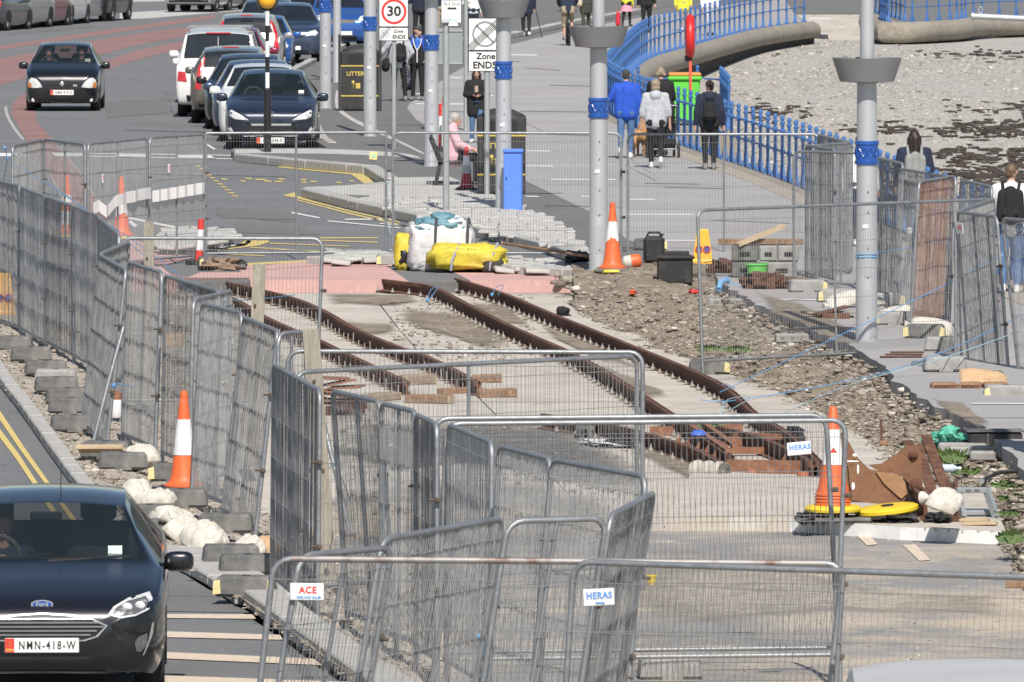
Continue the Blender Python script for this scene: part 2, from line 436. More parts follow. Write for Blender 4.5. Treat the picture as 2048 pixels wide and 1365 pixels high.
marks('road_marking', [[(258, 434), (330, 449), (460, 472), (460, 475), (330, 453), (256, 438)], [(262, 441), (276, 452), (268, 455), (256, 444)], [(148, 440), (158, 450), (155, 453), (146, 444)],
                       [(408, 284), (432, 298), (428, 300), (404, 286)], [(583, 424), (640, 435), (638, 437), (583, 427)], [(655, 441), (800, 455), (800, 457), (655, 443)],
                       [(690, 438), (800, 437), (800, 440), (690, 440)], [(760, 446), (830, 452), (830, 454), (760, 448)],
                       [(432, 490), (490, 487), (494, 481), (480, 478), (496, 478), (503, 484), (490, 492), (415, 502)]], M['white_line'], .008)
dash = []
for i in range(11):
    t = i / 10
    u, v = 390 + 72 * t, 331 + 60 * t
    k = 1 + .6 * t
    dash.append([(u, v), (u + 8 * k, v + .4), (u + 10 * k, v + 2.6), (u + 2 * k, v + 2.2)])
letters = [(442, 357, 12), (480, 361, 10), (490, 356, 13), (510, 358, 20), (528, 361, 14), (548, 362, 16), (556, 357, 12), (600, 358, 12), (602, 363, 10), (620, 362, 12), (672, 364, 10), (698, 361, 9)]
dash += [[(u, v), (u + wd, v + .5), (u + wd + 2, v + 3), (u + 2, v + 2.6)] for u, v, wd in letters]
dash += [[(556, 333), (640, 339), (700, 344), (727, 346), (755, 372), (735, 372), (702, 349), (640, 343), (556, 335)],
         [(565, 391), (590, 385), (594, 392), (630, 403), (700, 421), (800, 444), (800, 446), (700, 424), (630, 406), (590, 396)],
         [(590, 398), (700, 426), (800, 449), (840, 455), (840, 457), (800, 451), (700, 429), (590, 400)],
         [(492, 481), (535, 480), (540, 484), (520, 491), (480, 496), (415, 504), (412, 500), (470, 492)],
         [(640, 475), (755, 475), (755, 477), (640, 477.5)], [(640, 480), (755, 484), (755, 486), (640, 482)], [(540, 486), (700, 492), (700, 493.5), (540, 488)],
         [(500, 494), (640, 502), (640, 504), (500, 496)], [(415, 505), (530, 511), (530, 513), (415, 508)], [(490, 527), (640, 519), (640, 523), (490, 531)],
         [(-40, 790), (0, 822), (50, 897), (101, 969), (160, 1050), (150, 1052), (91, 969), (42, 902), (-6, 832), (-48, 795)],
         [(-40, 830), (0, 858), (40, 912), (77, 969), (130, 1050), (120, 1052), (66, 969), (32, 918), (-6, 868), (-48, 835)]]
marks('yellow_road_marking', dash, M['yellow_line'], .008)
# white edging lines of the footway and thin white lines across the promenade
marks('paving_line', [curve_band([(672, 182), (670, 205), (676, 222), (700, 240), (735, 258), (800, 287), (848, 310)], [(680, 182), (677, 203), (684, 219), (706, 236), (740, 253), (806, 285), (856, 310)]),
                      curve_band([(470, 299), (640, 298), (800, 306), (845, 318)], [(470, 307), (640, 308), (800, 314), (845, 318)])], M['paver'], KZ + .006)
marks('paving_line', [[(u, v), (u + wd, v + .3), (u + wd + 3, v + 2.6), (u + 3, v + 2)] for u, v, wd in
                      [(1020, 109, 52), (1050, 301, 50), (1050, 331, 55), (1100, 358, 130), (1050, 392, 26), (1250, 428, 135), (1258, 398, 50), (1160, 392, 40), (830, 207, 100), (940, 190, 44), (1320, 480, 90), (1550, 598, 90), (1940, 806, 120), (1700, 604, 70), (830, 187, 30), (900, 155, 20), (1620, 36, 40)]], M['white_line'], KZ + .008)
marks('paving_seam', [[(u, v), (u + wd, v + dv), (u + wd + 1, v + dv + 1.2), (u + 1, v + 1.2)] for u, v, wd, dv in
                      [(1040, 222, 160, 2), (1040, 240, 60, 30), (1050, 135, 70, 6), (1290, 366, 110, 2), (1330, 374, 120, 3), (1250, 330, 60, 30), (1060, 266, 140, 6), (1262, 318, 40, 28), (860, 220, 100, 5), (900, 120, 140, 3), (1100, 170, 90, 2), (1090, 410, 120, 3), (1420, 440, 160, 6)]], M['tarmac_path'], KZ + .0085)
marks('road_repair', [[(300, 402), (405, 398), (410, 440), (318, 446)], [(430, 415), (560, 420), (590, 440), (440, 436)], [(210, 205), (330, 196), (336, 226), (214, 236)], [(20, 60), (190, 48), (190, 54), (20, 70)], [(470, 447), (600, 452), (640, 470), (480, 466)]], M['tarmac_path'], .006)
marks('road_crack', [[(u, v), (u + wd, v + dv), (u + wd + 2, v + dv + .8), (u + 2, v + .8)] for u, v, wd, dv in [(190, 345, 220, 6), (300, 362, 110, -10), (250, 260, 160, 4), (420, 350, 150, 3), (430, 430, 150, 14), (180, 300, 120, 16), (330, 180, 20, 60), (0, 640, 30, 60), (10, 760, 60, 90), (300, 1190, 150, 4), (600, 420, 90, 30)]], M['patch'], .0065)
# pale strips of pavers by the bus stop
marks('paved_strip', [[(606, 375), (690, 371), (772, 364), (800, 355), (900, 354), (985, 388), (1000, 397), (800, 394), (640, 388)]], M['paver'], KZ + .005)
marks('far_pavement', [[(240, 26), (480, 13), (500, 20), (300, 37), (240, 39)], [(150, 6), (330, 3), (330, -8), (150, -8)]], M['paver'], .006)
for o in [q for q in C.objects if q.name.startswith('far_pavement')]: o.location.z = -.0
marks('far_tarmac', [[(1010, 78), (1130, 53), (1290, 22), (1420, 0), (900, -20), (870, 70)]], M['tarmac_path'], KZ + .005)
marks('cycle_marking', [[(u, v), (u + 26, v - 1), (u + 56, v + 30), (u + 34, v + 32)] for u, v in ((1700, 1059), (1805, 1090))], M['cream_line'], SZ + .008)
marks('crossing_marking', [[(300, 1228), (505, 1229), (512, 1238), (300, 1236)], [(300, 1262), (560, 1270), (566, 1280), (300, 1274)], [(300, 1303), (640, 1318), (655, 1331), (300, 1316)], [(300, 1350), (700, 1364), (720, 1380), (300, 1366)]], M['cream_line'], .008)
marks('tarmac_repair', [[(300, 1120), (345, 1165), (420, 1180), (470, 1212), (505, 1226), (300, 1222)]], M['tarmac_path'], .005)

# ------------------------------------------------------------------ kerbs: every kerb stone is a piece of its run
def kerb_run(name, label, pts, z0, z1, wd, length, mt, dark_first=False, z=None, holes=False, group='kerb stones in rows', smoothn=3):
    "pts: plan points of the front edge; stones laid along it, joints left open"
    pl = smooth_line([V(p).to_3d() if len(p) == 2 else V(p) for p in pts], smoothn)
    t = thing(name, label, 'kerb', (pl[0].x, pl[0].y, 0), 0, group)
    o0 = V((pl[0].x, pl[0].y, 0))
    d = [0]
    for a, b in zip(pl, pl[1:]): d.append(d[-1] + (b - a).length)
    def at(s):
        for i in range(len(pl) - 1):
            if d[i + 1] >= s: return pl[i].lerp(pl[i + 1], (s - d[i]) / max(d[i + 1] - d[i], 1e-6))
        return pl[-1]
    s = 0
    k = 0
    while s < d[-1] - .1:
        e = min(s + length, d[-1])
        a, b = at(s + .012), at(e - .012)
        dr = (b - a).normalized()
        nrm = V((-dr.y, dr.x, 0))
        if nrm.y < 0: nrm = -nrm
        bb = B()
        m = MX((dr, nrm, V((0, 0, 1)))).transposed()
        dz = rnd.uniform(-.006, .006)
        cc = (a + b) / 2 + nrm * wd / 2
        bb.bbox((cc.x - o0.x, cc.y - o0.y, (z0 + z1) / 2 + dz), ((b - a).length, wd, z1 - z0), .018, m=m)
        ko = bb.obj('kerb_stone', M['kerb_dark'] if (dark_first and k == 0) else mt, t)
        if holes:
            hb = B()
            nn = max(2, int((b - a).length / .16))
            for q in range(nn):
                c = a.lerp(b, (q + .5) / nn)
                hb.box((c.x - o0.x, c.y - o0.y, z0 + (z1 - z0) * .45), (.022, .012, .05), m=m)
            hb.obj('drain_slot', M['kerb_dark'], ko)
        s = e; k += 1
    return t
L3 = lambda pts, z: [G(u, v, z) for u, v in pts]
LK3 = lambda pts: [G(u, v, KZ) - V((0, .34, KZ)) for u, v in pts]
kerb_run('kerb', 'raised kerb with small slots along the back of the yellow bus bay', LK3([(468, 309), (600, 322), (727, 333)]), 0, .165, .3, 2.2, M['kerb'], holes=True)
kerb_run('kerb', 'short slanting kerb at the right end of the yellow bus bay', LK3([(728, 334), (768, 358)]), 0, .165, .3, 4.2, M['kerb'])
kerb_run('kerb', 'raised kerb with small slots in front of the bench and pale pavers', LK3([(602, 378), (640, 387), (700, 403), (830, 430), (960, 458), (1060, 480), (1150, 508)]), 0, .165, .32, 3.4, M['kerb'], holes=True)
kerb_run('kerb', 'low kerb stones under the bulk bags beside the pink concrete', L3([(640, 531), (770, 529), (1000, 547), (1145, 556)], 0), 0, .13, .35, .62, M['kerb'])
kerb_run('kerb', 'kerb of the small stone island beyond the left fence', L3([(290, 500), (330, 503), (390, 504), (440, 497), (470, 486)], 0), 0, .15, .3, 1.5, M['kerb'])
kerb_run('kerb', 'pale kerb curving across the far end of the promenade', L3([(880, 92), (1010, 80), (1130, 56), (1290, 26)], KZ), KZ, KZ + .16, .35, 4.0, M['kerb'])
kerb_run('kerb', 'kerb beside the row of parked cars', L3([(655, 300), (634, 285), (606, 225), (589, 170), (588, 152), (640, 124), (700, 94)], 0), 0, .15, .2, 3, M['kerb'])
# left road kerb: run of long grey stones (front towards the road on the left)
def kerb_left(label, pts, length, wd=.15, h=.115):
    pl = [G(u, v, 0) for u, v in pts]
    pl = smooth_line(pl, 6)
    t = thing('kerb', label, 'kerb', (pl[0].x, pl[0].y, 0), 0, 'kerb stones in rows')
    acc = 0
    st = pl[0]
    for a, b in zip(pl, pl[1:]):
        if (b - st).length >= length or b is pl[-1]:
            dr = (b - st).normalized()
            nrm = V((-dr.y, dr.x, 0))
            if nrm.x < 0: nrm = -nrm
            c = (st + b) / 2 + nrm * wd / 2 - pl[0]
            m = MX((dr, nrm, V((0, 0, 1)))).transposed()
            B().bbox((c.x, c.y, h / 2 + rnd.uniform(-.004, .004)), ((b - st).length - .03, wd, h), .015, m=m).obj('kerb_stone', M['kerb'], t)
            st = b
    return t
kerb_left('long grey kerb beside the double yellow lines at the left edge', [(-70, 672), (2, 778), (36, 822), (105, 920), (141, 969), (215, 1060)], 1.0, .16)
kerb_left('grey dropped kerb behind the mirror of the black car', [(300, 1112), (352, 1140), (405, 1168), (432, 1186), (470, 1212)], 1.1, .5, .1)
kerb_left('kerb slanting under the fence at the bottom of the picture', [(488, 1214), (560, 1268), (640, 1326), (722, 1385), (800, 1440)], 2.4, .32, .14)

# stone setts set on edge in the wedge-shaped islands (real ridges, joined: hundreds of tiny stones)
def setts(name, poly_px, z, label, su=.3, sv=.62, h=.06, seed=3):
    poly = [V((*p, 0)) for p in P(poly_px, z)]
    rr = random.Random(seed)
    x0, x1 = min(p.x for p in poly), max(p.x for p in poly)
    y0, y1 = min(p.y for p in poly), max(p.y for p in poly)
    def inside(x, y):
        c = False
        for i in range(len(poly)):
            a, b = poly[i], poly[i - 1]
            if (a.y > y) != (b.y > y) and x < (b.x - a.x) * (y - a.y) / (b.y - a.y) + a.x: c = not c
        return c
    t = thing(name, label, 'paving', (x0, y0, 0))
    n = 0
    rest = B()
    y = y0
    row = 0
    while y < y1:
        x = x0 + (row % 2) * su / 2
        while x < x1:
            if inside(x, y):
                b = B() if n < 290 else rest
                tilt = MX.Rotation(rr.uniform(-.13, .13), 3, 'Y') @ MX.Rotation(rr.uniform(-.01, .06), 3, 'X') @ MX.Rotation(rr.uniform(-.1, .1), 3, 'Z')
                b.bbox((x - x0, y - y0, z + rr.uniform(-.015, .012)), (su * .95, sv * .95, h), .014, m=tilt)
                if n < 290: b.obj('sett', M['paver'], t)
                n += 1
            x += su
        y += sv; row += 1
    if rest.v: stuff(rest.obj('setts', M['paver'], t))
    return t
setts('stone_paving', [(700, 400), (760, 396), (1000, 400), (1060, 425), (1120, 452), (1176, 500), (1170, 510), (1060, 482), (960, 460), (830, 432)], KZ, 'uneven pale stone setts between the bench and the silver post', seed=4)
setts('stone_paving', [(650, 505), (790, 503), (1010, 516), (1140, 524), (1160, 533), (1140, 545), (1000, 538), (780, 522), (645, 524)], .075, 'low strip of pale stone setts behind the bulk bags', seed=5)
setts('stone_paving', [(322, 462), (400, 456), (455, 462), (468, 472), (440, 484), (390, 492), (330, 492), (300, 485)], .14, 'small rounded island of stone setts beyond the left fence', seed=6)

# ------------------------------------------------------------------ sea wall
def sweep(name, line, prof, mt, par=None):
    b = B()
    N = len(line)
    vs = []
    for i, p in enumerate(line):
        d = (V(line[min(i + 1, N - 1)]) - V(line[max(i - 1, 0)])).normalized()
        r = V((d.y, -d.x))
        vs += [(p[0] + r.x * o, p[1] + r.y * o, z) for o, z in prof]
    k = len(prof)
    fs = [(i * k + j, i * k + j + 1, (i + 1) * k + j + 1, (i + 1) * k + j) for i in range(N - 1) for j in range(k - 1)]
    fs += [tuple(range(k - 1, -1, -1)), tuple((N - 1) * k + j for j in range(k))]
    b.add(vs, fs)
    return b.obj(name, mt, par, smooth=50)
M['coping'] = mat('tan sea wall render', (.28, .25, .205), .9, n=[(.5, (.22, .195, .16), .4, .65), (5, (.34, .31, .265), .5, .7), (2, (.16, .14, .115), .62, .76)], bump=(10, .4))
M['wall_shade'] = mat('wall foot in painted shade', (.03, .027, .024), .9, n=(3, (.07, .06, .05), .45, .7), bump=(10, .5))  # near-black colour holds the shade under the overhanging coping
sw = thing('sea_wall', 'low tan sea wall with rounded coping curving above the beach', 'wall', (0, 0, 0))
sweep('coping', WL, [(-.15, .0), (-.15, KZ + .012), (.2, KZ + .03), (.38, .08), (.46, -.06), (.46, -.22), (.36, -.36), (.2, -.38)], M['coping'], sw)
sweep('wall_face', WL, [(-.1, -.31), (.24, -.32), (.22, -.8), (.28, -1.6), (-.1, -1.6)], M['wall_shade'], sw)
FARW = [(12.5, 346), (12.45, 331), (12.9, 329.3), (14.5, 333), (17.2, 341), (30, 352), (60, 362)]
sw2 = thing('sea_wall', 'short far sea wall beyond the slipway gap at the top right', 'wall', (0, 0, 0))
FW2 = [tuple(p) for p in smooth_line(FARW, 4)]
sweep('coping', FW2, [(-.25, .0), (-.25, KZ + .012), (.3, KZ + .03), (.5, .08), (.6, -.1), (.58, -.35), (.4, -.5), (.2, -.52)], M['coping'], sw2)
sweep('wall_face', FW2, [(-.1, -.5), (.22, -.51), (.2, -.8), (.3, -1.6), (-.1, -1.6)], M['wall_shade'], sw2)
structure(B().prism([p for p in WL if p[1] < 200][::-1] + [(p[0] - .55, p[1]) for p in WL if p[1] < 200], KZ + .001, KZ + .009).obj('sandy_edge', M['gravel']))

def soft(name, polys, key, z):
    "thin layer that frays out towards its edge: inner rings carry 'cover' up to 1"
    b, cov = B(), []
    for px in polys:
        pl = P(px, z)
        n = len(pl)
        cx, cy = sum(p[0] for p in pl) / n, sum(p[1] for p in pl) / n
        rings = 6
        vs = [(cx + (p[0] - cx) * (1.1 - r / rings), cy + (p[1] - cy) * (1.1 - r / rings), z) for r in range(rings) for p in pl] + [(cx, cy, z)]
        fs = [(r * n + q, r * n + (q + 1) % n, (r + 1) * n + (q + 1) % n, (r + 1) * n + q) for r in range(rings - 1) for q in range(n)]
        fs += [((rings - 1) * n + q, (rings - 1) * n + (q + 1) % n, rings * n) for q in range(n)]
        b.add(vs, fs)
        cov += [min(1, r / 3.4) for r in range(rings) for p in pl] + [1]
    o = structure(b.obj(name, soft_mat(key)))
    at = o.data.attributes.new('cover', 'FLOAT', 'POINT')
    at.data.foreach_set('value', cov)
    return o
def soft_mat(key):
    nm = key + '_frayed'
    if nm in M: return M[nm]
    m = M[key].copy(); m.name = M[key].name + ' frayed'
    nt = m.node_tree
    a = nt.nodes.new('ShaderNodeAttribute'); a.attribute_name = 'cover'
    tc = nt.nodes.new('ShaderNodeTexCoord')
    ns = nt.nodes.new('ShaderNodeTexNoise'); ns.inputs['Scale'].default_value = 2.2; ns.inputs['Detail'].default_value = 9; ns.inputs['Roughness'].default_value = .7
    nt.links.new(tc.outputs['Object'], ns.inputs['Vector'])
    ad = nt.nodes.new('ShaderNodeMath'); ad.operation = 'ADD'
    nt.links.new(a.outputs['Fac'], ad.inputs[0]); nt.links.new(ns.outputs[0], ad.inputs[1])
    mr = nt.nodes.new('ShaderNodeMapRange'); mr.inputs['From Min'].default_value = .95; mr.inputs['From Max'].default_value = 1.5
    nt.links.new(ad.outputs[0], mr.inputs[0])
    nt.links.new(mr.outputs[0], nt.nodes['Principled BSDF'].inputs['Alpha'])
    M[nm] = m
    return m
def rough_poly(px, n=5, amp=6, seed=1):
    rr = random.Random(seed)
    out = []
    for a, b in zip(px, px[1:] + px[:1]):
        for k in range(n):
            t = k / n
            out.append((a[0] + (b[0] - a[0]) * t + rr.uniform(-amp, amp), a[1] + (b[1] - a[1]) * t + rr.uniform(-amp * .35, amp * .35)))
    return out
# ------------------------------------------------------------------ rubble ground of the site (uneven, real relief)
def strip(name, left, right, n, k, amp, mt, bump_extra=None, seed=0.0, fine=.06):
    "uneven ground between two lines of (x, y, z)"
    L, Rr = [V(p) for p in left], [V(p) for p in right]
    def resample(pl):
        ys = [p.y for p in pl]
        return ys
    y0, y1 = max(min(p.y for p in L), min(p.y for p in Rr)), min(max(p.y for p in L), max(p.y for p in Rr))
    def at(pl, y):
        for a, b in zip(pl, pl[1:]):
            if (a.y - y) * (b.y - y) <= 0 and abs(a.y - b.y) > 1e-6: return a.lerp(b, (y - a.y) / (b.y - a.y))
        return pl[0] if abs(pl[0].y - y) < abs(pl[-1].y - y) else pl[-1]
    vs = []
    for i in range(n + 1):
        y = y0 + (y1 - y0) * i / n
        a, b = at(L, y), at(Rr, y)
        for j in range(k + 1):
            t = j / k
            p = a.lerp(b, t)
            e = math.sin(math.pi * t) ** .5
            q = V((p.x * 1.1, p.y * .7, seed))
            h = NZ.fractal(q, .8, 2.0, 4) * amp * e + NZ.noise(V((p.x * 6, p.y * 5, seed + 9))) * fine * e
            if bump_extra: h += bump_extra(p.x, p.y, t)
            vs.append((p.x, y, p.z + h))
    fs = [(i * (k + 1) + j, i * (k + 1) + j + 1, (i + 1) * (k + 1) + j + 1, (i + 1) * (k + 1) + j) for i in range(n) for j in range(k)]
    o = B().add(vs, fs).obj(name, mt, smooth=180)
    return structure(o), vs
SLAB_R = [(1142, 590), (1200, 625), (1330, 700), (1480, 760), (1640, 812), (1720, 860), (1800, 905)]
slab_r = [G(u, v, SZ + .02) for u, v in SLAB_R]
right_l = [V((p.x - .25, p.y, SZ - .01)) for p in slab_r] + [V((4.6, 94, SZ)), V((4.55, 84, SZ)), V((4.6, 79, SZ))]
right_r = [V((x - .02, y, .04)) for x, y in PE]
def mound(x, y, t):
    c = G(1240, 560, 0)
    h = .16 * math.exp(-((x - c.x) / .9) ** 2 - ((y - c.y) / 7) ** 2)
    return h - .08 * t ** 6
rub_r, RV = strip('rubble_ground', right_l, right_r, 420, 46, .08, M['dirt'], mound, 3.3)
SLAB_L = [(350, 588), (330, 690), (318, 780), (330, 900), (420, 1000), (520, 1062), (620, 1150), (760, 1330), (860, 1460)]
slab_l = [G(u, v, SZ + .02) for u, v in SLAB_L]
left_l = [V((x + .04, y, .085)) for x, y in LK]
left_r = [V((p.x + .35, p.y, SZ + .012)) for p in slab_l]
rub_l, LVv = strip('gravel_verge', left_l, left_r, 420, 34, .05, M['gravel'], None, 8.1)
hp = []
nx, ny = 60, 50
def sst(a, b, x):
    t = min(max((x - a) / (b - a), 0), 1)
    return t * t * (3 - 2 * t)
for i in range(ny + 1):
    for j in range(nx + 1):
        x, y = .87 + 3.0 * j / nx, PADY - 10 + 13.5 * i / ny
        e = sst(0, .12, j / nx) * sst(1, .85, j / nx) * sst(0, .15, i / ny) * sst(1, .85, i / ny)
        z = SZ - .04 + (KZ - SZ + .03) * sst(PADY - 9, PADY + 1.5, y) + e * (.06 * NZ.fractal(V((x * 1.4, y * .45, 4)), .8, 2, 4) + .05 * NZ.noise(V((x * 5, y * 3, 1)))) + .08 * e * math.exp(-((x - 1.9) / .7) ** 2 - ((y - PADY + 2) / 3.5) ** 2)
        hp.append((x, y, z))
structure(B().add(hp, [(i * (nx + 1) + j, i * (nx + 1) + j + 1, (i + 1) * (nx + 1) + j + 1, (i + 1) * (nx + 1) + j) for i in range(ny) for j in range(nx)]).obj('rubble_ground', M['dirt'], smooth=180))
RV = RV + hp[::2]
soft('dust_patch', [rough_poly([(1500, 575), (1600, 600), (1680, 640), (1740, 690), (1700, 700), (1600, 650), (1520, 620)], 4, 5, 21), rough_poly([(1850, 790), (1920, 800), (1990, 850), (1960, 862), (1880, 815)], 4, 5, 22), rough_poly([(1420, 540), (1600, 530), (1650, 560), (1500, 580)], 4, 5, 23), rough_poly([(1160, 520), (1420, 520), (1460, 550), (1300, 556), (1180, 545)], 4, 5, 24)], 'dirt', KZ + .011)
# concrete bays of the track bed, laid as separate slabs with open joints
SLAB_EDGES = [588, 612, 655, 715, 800, 880, 960, 1058]
def edge_at(pl, v):
    y = G(0, v, SZ + .02).y
    for a, b in zip(pl, pl[1:]):
        if (a.y - y) * (b.y - y) <= 0: return a.lerp(b, (y - a.y) / (b.y - a.y)).x
    return (pl[0] if y > pl[0].y else pl[-1]).x
bays = thing('concrete_track_bed', 'worn beige concrete slabs under the rusty rails', 'paving', (0, 0, 0))
bays['kind'] = 'structure'
for v0, v1 in zip(SLAB_EDGES, SLAB_EDGES[1:]):
    y0, y1 = G(0, v0, SZ + .02).y - .03, G(0, v1, SZ + .02).y + .03
    xa0, xa1, xb0, xb1 = edge_at(slab_l, v0), edge_at(slab_l, v1), edge_at(slab_r, v0), edge_at(slab_r, v1)
    cuts = [0, .5, 1] if v0 < 1000 else [0, 1]
    for c0, c1 in zip(cuts, cuts[1:]):
        lx = lambda a, b, t: a + (b - a) * t
        B().prism([(lx(xa0, xb0, c0) + .01, y0), (lx(xa0, xb0, c1) - .01, y0), (lx(xa1, xb1, c1) - .01, y1), (lx(xa1, xb1, c0) + .01, y1)], SZ - .05, SZ + .02 + rnd.uniform(-.004, .004)).obj('slab', M['concrete'], bays)
ZS = SZ + .028
soft('tarmac_patch', [rough_poly([(640, 838), (760, 832), (1120, 836), (1190, 850), (1270, 900), (1330, 940), (1365, 985), (1290, 1000), (1100, 960), (900, 930), (700, 950), (600, 900)], 4, 5)], 'patch', ZS)
soft('tarmac_patch', [rough_poly([(540, 1000), (760, 960), (1000, 945), (1250, 985), (1300, 1010), (1290, 1060), (1100, 1100), (700, 1095), (560, 1060)], 4, 5, 2)], 'site', ZS + .004)
soft('soil_patch', [rough_poly([(300, 588), (470, 590), (520, 640), (600, 720), (640, 780), (480, 800), (330, 770), (280, 680)], 4, 8, 3)], 'gravel', ZS + .004)
soft('soil_patch', [rough_poly([(630, 585), (830, 586), (870, 600), (790, 616), (640, 608)], 4, 6, 4), rough_poly([(790, 605), (930, 622), (1050, 690), (1000, 706), (860, 665), (780, 640)], 4, 8, 5),
                    rough_poly([(920, 596), (1020, 608), (1080, 655), (1000, 655)], 4, 6, 8), rough_poly([(680, 638), (810, 648), (790, 672), (670, 664)], 4, 6, 9), rough_poly([(1180, 720), (1290, 760), (1360, 800), (1280, 800), (1160, 740)], 4, 6, 10),
                    rough_poly([(1060, 640), (1200, 690), (1290, 740), (1230, 735), (1090, 670)], 4, 6, 11), rough_poly([(1230, 850), (1420, 900), (1500, 960), (1400, 975), (1240, 900)], 4, 6, 12)], 'dirt', ZS + .008)
soft('sand_patch', [rough_poly([(1180, 1120), (1500, 1110), (1800, 1180), (2100, 1190), (2100, 1240), (1700, 1230), (1300, 1260), (1150, 1200)], 4, 6, 13)], 'gravel', SZ + .006)
# white-painted concrete slab on the right with chipped front edge
ws = B()
fr = [G(1330, 1060, SZ), G(1575, 1063, SZ), G(1800, 1080, SZ), G(2012, 1090, SZ)]
bk = [V((5.1, 100, 0)), V((1.3, 88, 0))]
ws.prism([(p.x, p.y) for p in fr] + [(fr[-1].x + .1, fr[-1].y + 6), (fr[0].x + .4, fr[0].y + 7)], SZ - .1, SZ + .125)
wsl = tag(ws.obj('concrete_slab', M['concrete']), 'pale concrete slab edge painted white under the excavator bucket', 'slab')
wp = B()
n = 60
for i in range(n):
    a, b = fr[1].lerp(fr[3], i / n), fr[1].lerp(fr[3], (i + 1) / n)
    if i < 20: a, b = fr[1].lerp(fr[2], i / 20), fr[1].lerp(fr[2], (i + 1) / 20)
    else: a, b = fr[2].lerp(fr[3], (i - 20) / 40), fr[2].lerp(fr[3], (i - 19) / 40)
    top = SZ + .122 - (rnd.random() < .4) * rnd.uniform(0, .04)
    wp.add([(a.x, a.y - .006, SZ - .05), (b.x, b.y - .006, SZ - .05), (b.x, b.y - .006, top), (a.x, a.y - .006, top)], [(0, 1, 2, 3)])
M['white_paint'] = mat('white masonry paint', (.78, .78, .76), .7, n=[(7, (.65, .64, .61), .55, .7), (16, (.33, .31, .28), .65, .72)])
wp.obj('painted_face', M['white_paint'], wsl)

# pink concrete apron in front of the far road, cut by the dark rail slots
def apron(label, px0, px1, depth, mt, name='concrete_apron', zt=.006, cat='paving'):
    a, b = G(px0, 562, 0), G(px1, 562, 0)
    t = B().prism([(a.x, PADY), (b.x, PADY), (b.x - .4, PADY + depth), (a.x - .4, PADY + depth)], SZ - .05, zt).obj(name, mt)
    tag(t, label, cat)
    return t
apron('pink concrete block edge at the far left of the tram tracks', 190, 356, 4.5, M['pink'])
apron('dark slot in the pink concrete where the left rails enter', 357.5, 499, 1.6, M['patch'], 'rail_slot', -.03)
apron('long pink concrete block edge between the two tram tracks', 501, 815, 5.2, M['pink'])
apron('dark slot in the pink concrete where the right rails enter', 816.5, 938, 1.6, M['patch'], 'rail_slot', -.03)
apron('pink concrete block edge beside the rubble on the right', 940, 1141, 4.2, M['pink'])
marks('pink_surfacing', [[(400, 545), (500, 545), (500, 557), (372, 557)], [(470, 535), (640, 521), (770, 528), (800, 533), (640, 531), (540, 539)], [(190, 500), (260, 478), (330, 500), (410, 510), (330, 530), (220, 525)]], M['pink'], .01)

# ------------------------------------------------------------------ loose stones (nobody could count them)
def stones(name, pts, mt, seed=1, flat=.7):
    "pts: (x, y, z, size)"
    rg = np.random.default_rng(seed)
    t = (1 + 5 ** .5) / 2
    ico = np.array([(-1, t, 0), (1, t, 0), (-1, -t, 0), (1, -t, 0), (0, -1, t), (0, 1, t), (0, -1, -t), (0, 1, -t), (t, 0, -1), (t, 0, 1), (-t, 0, -1), (-t, 0, 1)], float)
    ico /= np.linalg.norm(ico[0])
    fc = np.array([(0, 11, 5), (0, 5, 1), (0, 1, 7), (0, 7, 10), (0, 10, 11), (1, 5, 9), (5, 11, 4), (11, 10, 2), (10, 7, 6), (7, 1, 8), (3, 9, 4), (3, 4, 2), (3, 2, 6), (3, 6, 8), (3, 8, 9), (4, 9, 5), (2, 4, 11), (6, 2, 10), (8, 6, 7), (9, 8, 1)])
    p = np.array(pts, float)
    N = len(p)
    sh = ico[None] * (1 + rg.uniform(-.42, .42, (N, 12, 1)))
    sc = p[:, 3, None] * np.stack([rg.uniform(.7, 1.4, N), rg.uniform(.7, 1.4, N), rg.uniform(.45, .95, N) * flat], 1)
    sh = sh * sc[:, None, :]
    a = rg.uniform(0, 6.28, N)
    ca, sa = np.cos(a), np.sin(a)
    x = sh[..., 0] * ca[:, None] - sh[..., 1] * sa[:, None]
    y = sh[..., 0] * sa[:, None] + sh[..., 1] * ca[:, None]
    vs = np.stack([x, y, sh[..., 2]], -1) + p[:, None, :3]
    fs = (fc[None] + (np.arange(N) * 12)[:, None, None]).reshape(-1, 3)
    me = bpy.data.meshes.new(name)
    me.vertices.add(N * 12)
    me.vertices.foreach_set('co', vs.reshape(-1))
    me.loops.add(len(fs) * 3)
    me.loops.foreach_set('vertex_index', fs.reshape(-1).astype(np.int32))
    me.polygons.add(len(fs))
    me.polygons.foreach_set('loop_start', np.arange(0, len(fs) * 3, 3, dtype=np.int32))
    at = me.attributes.new('tone', 'FLOAT', 'POINT')
    tone = np.clip(rg.normal(.45, .24, N), 0, 1)
    at.data.foreach_set('value', np.repeat(tone, 12).astype(np.float32))
    me.update(calc_edges=True)
    return stuff(link(name, me, mt))
rs = random.Random(5)
pts = []
for x, y, z in RV:
    if rs.random() < .8: pts.append((x + rs.uniform(-.12, .12), y + rs.uniform(-.12, .12), z + .005, min(.008 + rs.expovariate(1 / .0105), .075)))
for k in range(120):
    x, y, z = rs.choice(RV)
    pts.append((x, y, z + .03, rs.uniform(.025, .06)))
for k in range(160):
    c = G(rs.gauss(1235, 60), rs.gauss(562, 14), 0)
    pts.append((c.x, c.y, rs.uniform(-.05, .08), rs.uniform(.03, .12)))
for k in range(700):                      # broken edge of the promenade
    i = rs.randrange(1, len(PE) - 2)
    a = V(PE[i]).lerp(V(PE[i + 1]), rs.random())
    pts.append((a.x - rs.uniform(-.02, .3), a.y, rs.uniform(-.08, .08), rs.uniform(.02, .065)))
